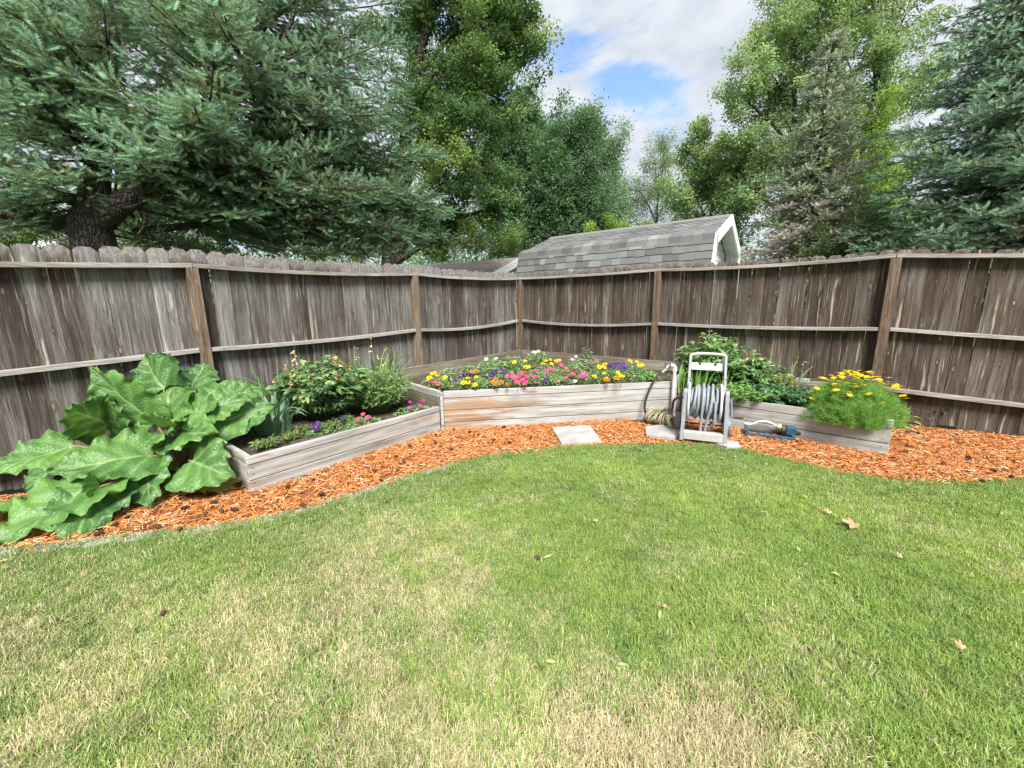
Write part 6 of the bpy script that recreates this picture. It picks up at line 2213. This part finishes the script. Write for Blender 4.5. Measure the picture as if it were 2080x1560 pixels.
tr2.tube(smooth_path(stemR, 5), list(np.interp(np.linspace(0, 1, 41), [0, 0.3, 0.6, 1], [0.15, 0.115, 0.085, 0.03])), 12)
part('limb', tr2, M['bark_spruce'], spruce, True)
for pth, r0, r1 in (([at(185, 430, 5.5), at(120, 395, 5.3), at(60, 368, 5.1), at(-20, 330, 4.9), at(-120, 290, 4.8)], 0.085, 0.03),
                    ([at(180, 455, 5.5), at(110, 440, 5.3), at(40, 425, 5.2), at(-60, 400, 5.1)], 0.075, 0.04),
                    ([at(185, 490, 5.5), at(100, 452, 5.3), at(30, 438, 5.2), at(-60, 435, 5.0)], 0.09, 0.05),
                    ([at(240, 425, 5.55), at(285, 415, 5.4), at(292, 380, 5.3), at(270, 350, 5.2), at(245, 320, 5.0)], 0.045, 0.02),
                    ([at(290, 420, 5.5), at(295, 450, 5.4), at(280, 480, 5.4)], 0.035, 0.02),
                    ([at(350, 340, 5.9), at(470, 330, 6.2), at(560, 350, 6.5), at(640, 400, 6.8), at(720, 455, 7.0)], 0.075, 0.025),
                    ([at(270, 470, 5.8), at(420, 455, 6.2), at(560, 440, 6.6), at(700, 470, 7.2), at(800, 490, 7.6)], 0.075, 0.02),
                    ([at(480, 165, 6.6), at(545, 130, 6.6), at(600, 110, 6.5), at(680, 60, 6.3)], 0.05, 0.02),
                    ([at(455, 200, 6.4), at(520, 165, 6.2), at(570, 95, 6.2), at(600, 20, 6.2)], 0.06, 0.03),
                    ([at(200, 330, 5.6), at(140, 270, 5.2), at(90, 210, 4.9), at(40, 120, 4.6)], 0.06, 0.02)):
    q = smooth_path(pth, 4)
    part('limb', MB().tube(q, list(np.linspace(r0 * 0.75, r1 * 0.75, len(q))), 8), M['bark_spruce'], spruce, True)
TIP, OLD = np.array([0.205, 0.355, 0.215]), np.array([0.170, 0.215, 0.070])
TIP2, OLD2 = np.array([0.145, 0.265, 0.155]), np.array([0.125, 0.165, 0.060])
acc, wood = Acc(), MB()
stems = [np.array(p) for p in smooth_path(stemL, 5)[6:]] + [np.array(p) for p in smooth_path(stemR, 5)[8:]]
stems = np.array(stems)


def spruce_boughs(n, xr, yr, Yr, width, sl, step, tip, old, holes=(), lenmax=3.2, dens=1.0, r0=0.02):
    for k in range(n):
        for _ in range(30):
            x, y = rg.uniform(*xr), rg.uniform(*yr)
            if not any((x - hx) ** 2 / hw ** 2 + (y - hy) ** 2 / hh ** 2 < 1 for hx, hy, hw, hh in holes):
                break
        tipp = np.array(at(x, y, rg.uniform(*Yr)))
        d = np.linalg.norm(stems - tipp, axis=1) + 1.2 * np.abs(stems[:, 2] - tipp[2] - 0.25)
        st = stems[np.argsort(d)[rg.integers(0, 4)]]
        v = tipp - st
        if np.linalg.norm(v) > lenmax:
            st = tipp - v / np.linalg.norm(v) * lenmax
        bough(acc, wood, st, tipp, rg, width * rg.uniform(0.8, 1.2), sl, step, tip * rg.uniform(0.85, 1.15), old, arch=rg.uniform(-0.16, 0.02), droop=rg.uniform(0.0, 0.2), dens=dens, r0=r0)


HOLE = [(492, 110, 40, 55), (520, 185, 22, 24), (205, 440, 90, 75), (290, 410, 100, 45)]
spruce_boughs(46, (-160, 440), (-80, 250), (4.3, 5.1), 0.55, 0.16, 0.12, TIP, OLD, HOLE, 1.7)
spruce_boughs(22, (30, 470), (180, 330), (4.6, 5.3), 0.45, 0.15, 0.11, TIP, OLD, HOLE, 1.4)
spruce_boughs(20, (330, 620), (300, 440), (5.2, 6.2), 0.50, 0.15, 0.12, TIP2, OLD2, HOLE, 1.8)
spruce_boughs(12, (-140, 110), (230, 390), (4.4, 5.2), 0.45, 0.15, 0.12, TIP, OLD, HOLE, 1.6)
spruce_boughs(80, (330, 850), (-60, 400), (5.6, 7.4), 0.60, 0.155, 0.12, TIP2, OLD2, HOLE, 2.2)
spruce_boughs(46, (470, 900), (300, 500), (6.4, 7.8), 0.55, 0.155, 0.12, TIP2, OLD2, HOLE, 2.2)
spruce_boughs(34, (-120, 560), (-120, 330), (5.6, 7.6), 0.65, 0.18, 0.14, TIP2, OLD2, HOLE, 2.5)
spruce_boughs(26, (380, 900), (400, 515), (6.0, 7.4), 0.45, 0.145, 0.12, TIP2, OLD2, HOLE, 1.6)
spruce_boughs(8, (-80, 120), (380, 480), (4.8, 5.6), 0.40, 0.14, 0.12, TIP2, OLD2, HOLE, 1.3)
spruce_boughs(14, (740, 920), (380, 490), (6.8, 7.6), 0.45, 0.14, 0.11, TIP, OLD, HOLE, 1.8)
# the rest of the crown, above and behind
for k in range(60):
    a, zz_ = rg.uniform(0, 2 * PI), rg.uniform(6.0, 12.5)
    rr = 4.2 * (13.6 - zz_) / 9.0
    c0 = np.array([-5.6, 6.6, zz_ - 0.3])
    bough(acc, wood, c0, c0 + np.array([rr * math.cos(a), rr * math.sin(a), -0.2]), rg, 0.7, 0.22, 0.22, TIP2, OLD2, arch=-0.05)
for k in range(22):
    a, zz_ = rg.uniform(0.2, 2.6), rg.uniform(2.6, 6.5)
    c0 = np.array([-5.6, 6.2, zz_])
    bough(acc, wood, c0, c0 + np.array([4.0 * math.cos(a), 4.0 * math.sin(a), -0.3]), rg, 0.7, 0.20, 0.2, TIP2, OLD2, arch=-0.05)
nS = finish_conifer(spruce, acc, wood, rg, SPR, wmat='twig')
print('spruce shoots', nS)


# ---- conifers of regular shape
def conifer(base, H, R, label, rg, tip, old, z0=0.8, levels=22, per=6, dead_below=0.0, deadc=None, sl=0.2, step=0.2, width=0.55, seed=0, power=0.85, droop=0.18, dens=1.0):
    th = thing('spruce_tree', base, label, 'spruce tree')
    B = np.array(base)
    tp = [Vector(B + [0.04 * math.sin(k * 1.3), 0.03 * math.cos(k), H * k / 10]) for k in range(11)]
    part('trunk', MB().tube(tp, [0.02 * H * (1 - 0.95 * k / 10) for k in range(11)], 8), M['bark'], th, True)
    acc, wood = Acc(), MB()
    for lv in range(levels):
        f = lv / (levels - 1)
        z = z0 + (H - z0 - 0.2) * f
        rl = R * (1 - f) ** power + 0.12
        nb = max(3, int(per * (0.6 + 0.6 * (1 - f))))
        a0 = rg.uniform(0, 6.28)
        for k in range(nb):
            a = a0 + 2 * PI * k / nb + rg.uniform(-0.25, 0.25)
            l = rl * rg.uniform(0.72, 1.12)
            p0 = B + [0, 0, z + rg.uniform(-0.1, 0.1)]
            p1 = p0 + [l * math.cos(a), l * math.sin(a), -droop * l * (1 - f * 1.6) + rg.uniform(-0.06, 0.1)]
            dd_ = rg.random() < np.clip((dead_below - z) / 1.8 + 0.5, 0, 1) if dead_below else False
            bough(acc, wood, p0, p1, rg, width * (0.5 + 0.5 * rl / R), sl, step, (deadc[0] if dd_ else tip) * rg.uniform(0.85, 1.15), (deadc[1] if dd_ else old), arch=-0.06, s0=0.18, r0=0.022, droop=0.10, dens=dens * (0.9 if dd_ else 1))
    n_ = finish_conifer(th, acc, wood, rg, SPR_FAR)
    print(label, n_)
    return th


bpos = lambda x, Y: Vector((at(x, 560, Y).x, Y, 0))
conifer(bpos(1630, 13), 8.9, 2.15, 'thinning spruce with dead grey-brown lower boughs behind the shed', rg, np.array([0.265, 0.325, 0.20]), np.array([0.19, 0.225, 0.14]),
        z0=1.2, levels=30, per=9, dead_below=4.4, deadc=(np.array([0.42, 0.39, 0.335]), np.array([0.31, 0.285, 0.245])), sl=0.20, step=0.15, width=0.62)
conifer(bpos(2065, 9.2), 13.0, 3.2, 'tall blue spruce over the right fence, cut by the picture edge', rg, np.array([0.195, 0.320, 0.205]), np.array([0.125, 0.175, 0.090]),
        z0=1.4, levels=38, per=13, dead_below=2.4, deadc=(np.array([0.20, 0.175, 0.14]), np.array([0.12, 0.10, 0.08])), sl=0.19, step=0.15, width=0.75, power=0.7, droop=0.10)


# ---- broadleaf trees
def clump_mesh(seed, n=13, L=0.30, lw=0.62, spread=1.0):
    """spray of leaves about a unit across"""
    r = random.Random(seed)
    mb = MB()
    for k in range(n):
        p = Vector((r.gauss(0, 0.28), r.gauss(0, 0.28), r.gauss(0, 0.22))) * spread
        a = r.uniform(0, 2 * PI)
        D = Vector((math.cos(a), math.sin(a), r.uniform(-0.9, 0.25))).normalized()
        l = L * r.uniform(0.7, 1.2)
        sd = D.cross(Vector((r.uniform(-.4, .4), r.uniform(-.4, .4), 1))).normalized() * (l * lw * 0.5)
        up = D.cross(sd).normalized() * (0.10 * l)
        q = r.uniform(0.8, 1.2)
        mb.add([p, p + D * l * 0.45 + sd + up, p + D * l, p + D * l * 0.45 - sd + up, p + D * l * 0.5], [(0, 1, 4), (1, 2, 4), (0, 4, 3), (4, 2, 3)])
    return mb.mesh('leaf_spray')


CL = [clump_mesh(s, 18, 0.23) for s in range(6)]
CL_NARROW = [clump_mesh(s + 50, 20, 0.20, 0.45) for s in range(5)]


def broadleaf(name, base, label, cat, blobs, nsub, per, scale, cols, rg, variants=CL, trunk_r=0.15, flat=0.6, subr=0.34, forks=None, mat='bark', up=0.0, group=None, lean=None, stretch=None):
    """tapered trunk, a limb to every crown mass, twigs to every leaf cluster; leaves as small sprays"""
    th = thing(name, base, label, cat, group)
    B = np.array(base)
    bl = [(np.array(c), r_) for c, r_ in blobs]
    zt = max(c[2] for c, r_ in bl)
    top = np.mean([c for c, r_ in bl], axis=0)
    top[2] = zt * 0.92
    ctl = lean if lean is not None else B + (top - B) * np.array([0.25, 0.25, 0.5])
    tpos = lambda s: B * (1 - s) ** 2 + np.array(ctl) * 2 * s * (1 - s) + top * s * s
    wood = MB()
    ss = np.linspace(0, 1, 9)
    part('trunk', MB().tube([tpos(s) for s in ss], [trunk_r * (1.15 - 0.95 * s) for s in ss], 9), M[mat], th, True)
    P, D, S, C = [], [], [], []
    for c, rad in bl:
        s = np.clip((c[2] - 0.55 * rad - B[2]) / (top[2] - B[2]), 0.15, 0.95)
        st = tpos(s * 0.85)
        mid = (st + c) / 2 + [0, 0, 0.1 * rad]
        wood.tube([st, mid, c], [trunk_r * (0.62 - 0.4 * s), trunk_r * (0.42 - 0.25 * s), trunk_r * 0.14], 6, False)
        ns_ = max(3, int(nsub * rad ** 1.6))
        for k in range(ns_):
            d = rg.normal(size=3)
            d /= np.linalg.norm(d)
            d[2] = d[2] * 0.85 + 0.12
            rr = rad * rg.uniform(0.35, 1.05)
            if stretch is not None:
                d = d * stretch
            sc_ = c + d * rr
            wood.tube([c + (sc_ - c) * 0.1, (c + sc_) / 2 + [0, 0, 0.05 * rad], sc_], [trunk_r * 0.10, trunk_r * 0.06, trunk_r * 0.02], 4, False)
            sr = rad * subr * rg.uniform(0.7, 1.3)
            m_ = int(per * rg.uniform(0.7, 1.3))
            # leaves gather along the shoot: plumes that point outwards and up
            ax_ = d + np.array([0, 0, 0.35 + up])
            ax_ /= np.linalg.norm(ax_)
            al = rg.uniform(-0.9, 1.35, m_)
            off = rg.normal(size=(m_, 3)) * (0.40 * sr * (1.15 - 0.45 * np.clip(al, 0, 1.35)))[:, None]
            off[:, 2] *= flat
            off += ax_[None] * (al * sr)[:, None]
            wood.tube([sc_ - ax_ * sr * 0.6, sc_ + ax_ * sr * 1.2], [trunk_r * 0.035, trunk_r * 0.01], 3, False)
            P.append(sc_ + off)
            a = rg.uniform(0, 2 * PI, m_)
            S.append(scale * rg.uniform(0.7, 1.25, m_))
            D.append(np.stack([rg.normal(0, 0.5, m_), rg.normal(0, 0.5, m_), a], 1))
            f = np.clip(rg.normal(0.5, 0.28), 0, 1)
            ci = cols[rg.integers(0, len(cols))]
            cj = cols[rg.integers(0, len(cols))]
            C.append(np.array(ci)[None] * (1 - f) + np.array(cj)[None] * f + np.zeros((m_, 1)))
    P, D, S, C = np.concatenate(P), np.concatenate(D), np.concatenate(S), np.concatenate(C)
    C = np.clip(C * rg.uniform(0.8, 1.22, (len(P), 1)), 0, 1)
    scatter('crown', M['leaf'], variants, P - B, D, S, rg.integers(0, len(variants), len(P)), C, th, 'stuff')
    part('branches', wood, M[mat], th, True)
    print(label, len(P))
    return th


PB_ = lambda L, Y: [(at(x, y, Y + dy), r_) for x, y, r_, dy in L]
LIN = [(0.090, 0.185, 0.065), (0.125, 0.235, 0.075), (0.27, 0.37, 0.115), (0.075, 0.15, 0.06)]
broadleaf('linden_tree', bpos(765, 10.2), 'leafy linden with drooping yellow-green sprays right of the big spruce', 'linden tree',
          PB_([(960, 50, 1.1, 0), (1045, 110, 0.75, 0.2), (1015, 200, 0.75, 0), (900, 140, 1.1, 0.4), (955, 250, 0.85, -0.2), (870, 260, 1.0, 0.6), (895, 350, 0.8, -0.3), (975, 350, 0.75, 0), (990, 425, 0.55, 0.2), (930, 440, 0.6, 0),
               (830, 60, 1.0, 0.8), (930, -80, 1.4, 0.3), (1010, -20, 0.8, 0), (850, -200, 1.6, 0.5), (820, 420, 0.8, 0.9), (1062, 60, 0.5, 0.2), (905, 480, 0.5, 0.1), (860, 470, 0.6, 0.2), (800, 490, 0.6, 0.4), (850, 340, 0.8, 0.2)], 10.2), 17, 36, 0.30, LIN, rg, trunk_r=0.22, flat=0.7, subr=0.33)
DK = [(0.11, 0.215, 0.095), (0.15, 0.265, 0.12), (0.21, 0.33, 0.175), (0.095, 0.18, 0.085)]
broadleaf('maple_tree', bpos(1065, 25), 'dark green bushy tree standing behind the yard corner', 'broadleaf tree',
          PB_([(1050, 300, 2.0, 0), (1095, 260, 1.5, 0), (1130, 330, 2.0, -0.5), (1030, 390, 2.2, 0), (1110, 420, 2.3, -0.5), (1060, 480, 2.2, 0), (1000, 330, 1.6, 1), (1140, 480, 1.8, 0)], 25), 8, 30, 0.66, DK, rg, trunk_r=0.3, up=0.9, flat=0.8)
broadleaf('maple_tree', bpos(1200, 24), 'spiky-topped dark green tree above the left end of the shed', 'broadleaf tree',
          PB_([(1190, 270, 1.1, 0), (1225, 310, 1.2, 0), (1180, 340, 1.8, 0), (1230, 380, 1.3, 0), (1190, 430, 1.9, -0.4), (1160, 300, 1.2, 0), (1245, 440, 1.0, 0), (1215, 485, 1.5, 0)], 24), 9, 30, 0.66, DK, rg, CL_NARROW, trunk_r=0.25, up=1.3, flat=1.0)
BI = [(0.19, 0.275, 0.135), (0.24, 0.33, 0.17), (0.16, 0.235, 0.115)]
broadleaf('birch_tree', bpos(1330, 29), 'sparse pale green tree with open crown above the shed roof', 'broadleaf tree',
          PB_([(1330, 330, 1.5, 0), (1300, 390, 1.6, 0), (1365, 380, 1.5, 0), (1330, 440, 1.8, 0), (1290, 450, 1.2, 0), (1385, 440, 1.4, 0), (1350, 320, 1.0, 0)], 29), 6, 16, 0.62, BI, rg, CL_NARROW, trunk_r=0.16, up=0.4, flat=0.9)
MG = [(0.235, 0.355, 0.145), (0.29, 0.42, 0.18), (0.37, 0.48, 0.23), (0.20, 0.31, 0.125)]
broadleaf('maple_tree', bpos(1440, 21), 'light green maple above the white gable of the shed', 'maple tree',
          PB_([(1415, 275, 0.7, 0), (1425, 320, 1.1, 0), (1450, 370, 1.5, 0), (1400, 390, 1.3, 0), (1480, 420, 1.5, 0), (1420, 450, 1.5, 0), (1500, 350, 1.2, 0.5), (1465, 480, 1.3, 0)], 21), 9, 24, 0.52, MG, rg, trunk_r=0.18, up=0.3, flat=0.7)
broadleaf('maple_tree', bpos(1620, 19), 'tall light green maple rising behind the thinning spruce', 'maple tree',
          PB_([(1600, 40, 1.6, 0), (1540, 110, 1.3, 0), (1660, 60, 1.4, 0.5), (1580, 190, 1.7, 0), (1510, 200, 1.1, 0), (1650, 200, 1.7, 0.6), (1500, 280, 1.1, 0), (1560, 300, 1.6, 0), (1640, 330, 1.7, 0.8), (1530, 390, 1.4, 0), (1620, 440, 1.8, 0.5), (1620, -60, 1.4, 0)], 19), 8, 24, 0.50, MG, rg, trunk_r=0.22, up=0.25, flat=0.65)
broadleaf('maple_tree', bpos(1700, 17), 'tall open maple with a visible slim trunk left of the right blue spruce', 'maple tree',
          PB_([(1760, 20, 1.4, 0), (1800, 110, 1.3, 0.3), (1720, 120, 1.2, 0), (1770, 200, 1.3, 0), (1840, 30, 1.4, 0.5), (1850, 190, 1.3, 0.5), (1800, 270, 1.2, 0.4), (1720, 270, 0.9, 0), (1760, -80, 1.5, 0), (1860, -60, 1.4, 0.5), (1780, 350, 1.1, 0.3), (1850, 330, 1.2, 0.6)], 17), 8, 20, 0.46, MG, rg, trunk_r=0.15, up=0.2, flat=0.6)
YG = [(0.22, 0.35, 0.075), (0.18, 0.30, 0.07), (0.28, 0.39, 0.10)]
broadleaf('maple_sapling', bpos(1745, 15), 'young bright yellow-green maple between the two spruces', 'maple tree',
          PB_([(1770, 250, 0.7, 0), (1730, 330, 0.9, 0), (1790, 350, 0.9, 0), (1740, 410, 1.0, 0), (1810, 430, 1.1, 0.3), (1760, 480, 1.1, 0), (1700, 470, 0.8, 0), (1840, 480, 1.0, 0.3)], 15), 12, 22, 0.40, YG, rg, trunk_r=0.1, flat=0.6)
SH = [(0.095, 0.17, 0.05), (0.13, 0.22, 0.06), (0.19, 0.29, 0.085)]
for k, (bx, Y, L, lab) in enumerate([
        (60, 11, [(40, 400, 0.9, 0), (-40, 430, 1.0, 0), (110, 440, 0.8, 0), (20, 490, 0.9, 0)], 'green shrub below the spruce limbs at far left'),
        (270, 11, [(260, 400, 0.8, 0), (330, 440, 0.9, 0), (230, 470, 0.8, 0), (330, 500, 0.8, 0)], 'green shrub behind the fork of the spruce trunk'),
        (440, 12, [(430, 430, 0.9, 0), (500, 470, 0.9, 0), (390, 480, 0.9, 0), (470, 510, 0.7, 0)], 'green shrub right of the spruce trunk above the fence'),
        (610, 13, [(600, 450, 0.9, 0), (680, 490, 0.9, 0), (560, 500, 0.8, 0), (640, 520, 0.6, 0)], 'green shrub seen under the low spruce boughs'),
        (710, 15, [(700, 500, 0.7, 0), (730, 515, 0.6, 0)], 'bright light green shrub beside the linden trunk'),
        (960, 17, [(940, 490, 1.0, 0), (1000, 500, 1.0, 0), (900, 505, 0.9, 0), (1040, 510, 0.9, 0), (965, 460, 0.9, 0)], 'light green shrub row behind the tan roofed building'),
        (1240, 16, [(1200, 475, 0.5, 0), (1260, 470, 0.6, 0), (1310, 470, 0.5, 0)], 'bright low shrub just over the shed ridge'),
        (1720, 12, [(1700, 500, 0.8, 0), (1770, 490, 0.8, 0), (1660, 520, 0.6, 0)], 'green shrub above the right fence beneath the dead boughs')]):
    broadleaf('shrub', bpos(bx, Y), lab, 'shrub', PB_(L, Y), 14, 22, 0.30, YG if 'bright' in lab else SH, rg, trunk_r=0.06, flat=0.75, group='shrubs beyond the fence')

# far wood behind everything
P, C = [], []
for k in range(150):
    x = rg.uniform(-75, 95)
    Y = rg.uniform(46, 62)
    h = rg.uniform(4.5, 9.5)
    m_ = 34
    P.append(np.stack([x + rg.normal(0, 1.8, m_), Y + rg.normal(0, 1.5, m_), np.abs(rg.uniform(0.05, 1.0, m_)) * h], 1))
    C.append(np.array(DK[k % 4])[None] * rg.uniform(0.9, 1.3) + np.zeros((m_, 1)))
P, C = np.concatenate(P), np.concatenate(C)
tl = scatter('treeline', M['leaf'], CL, P, np.stack([rg.normal(0, .5, len(P)), rg.normal(0, .5, len(P)), rg.uniform(0, 6, len(P))], 1), rg.uniform(1.6, 3.0, len(P)), rg.integers(0, 6, len(P)), C)
tagp(tl, 'distant dark green wood beyond the houses', 'treeline')
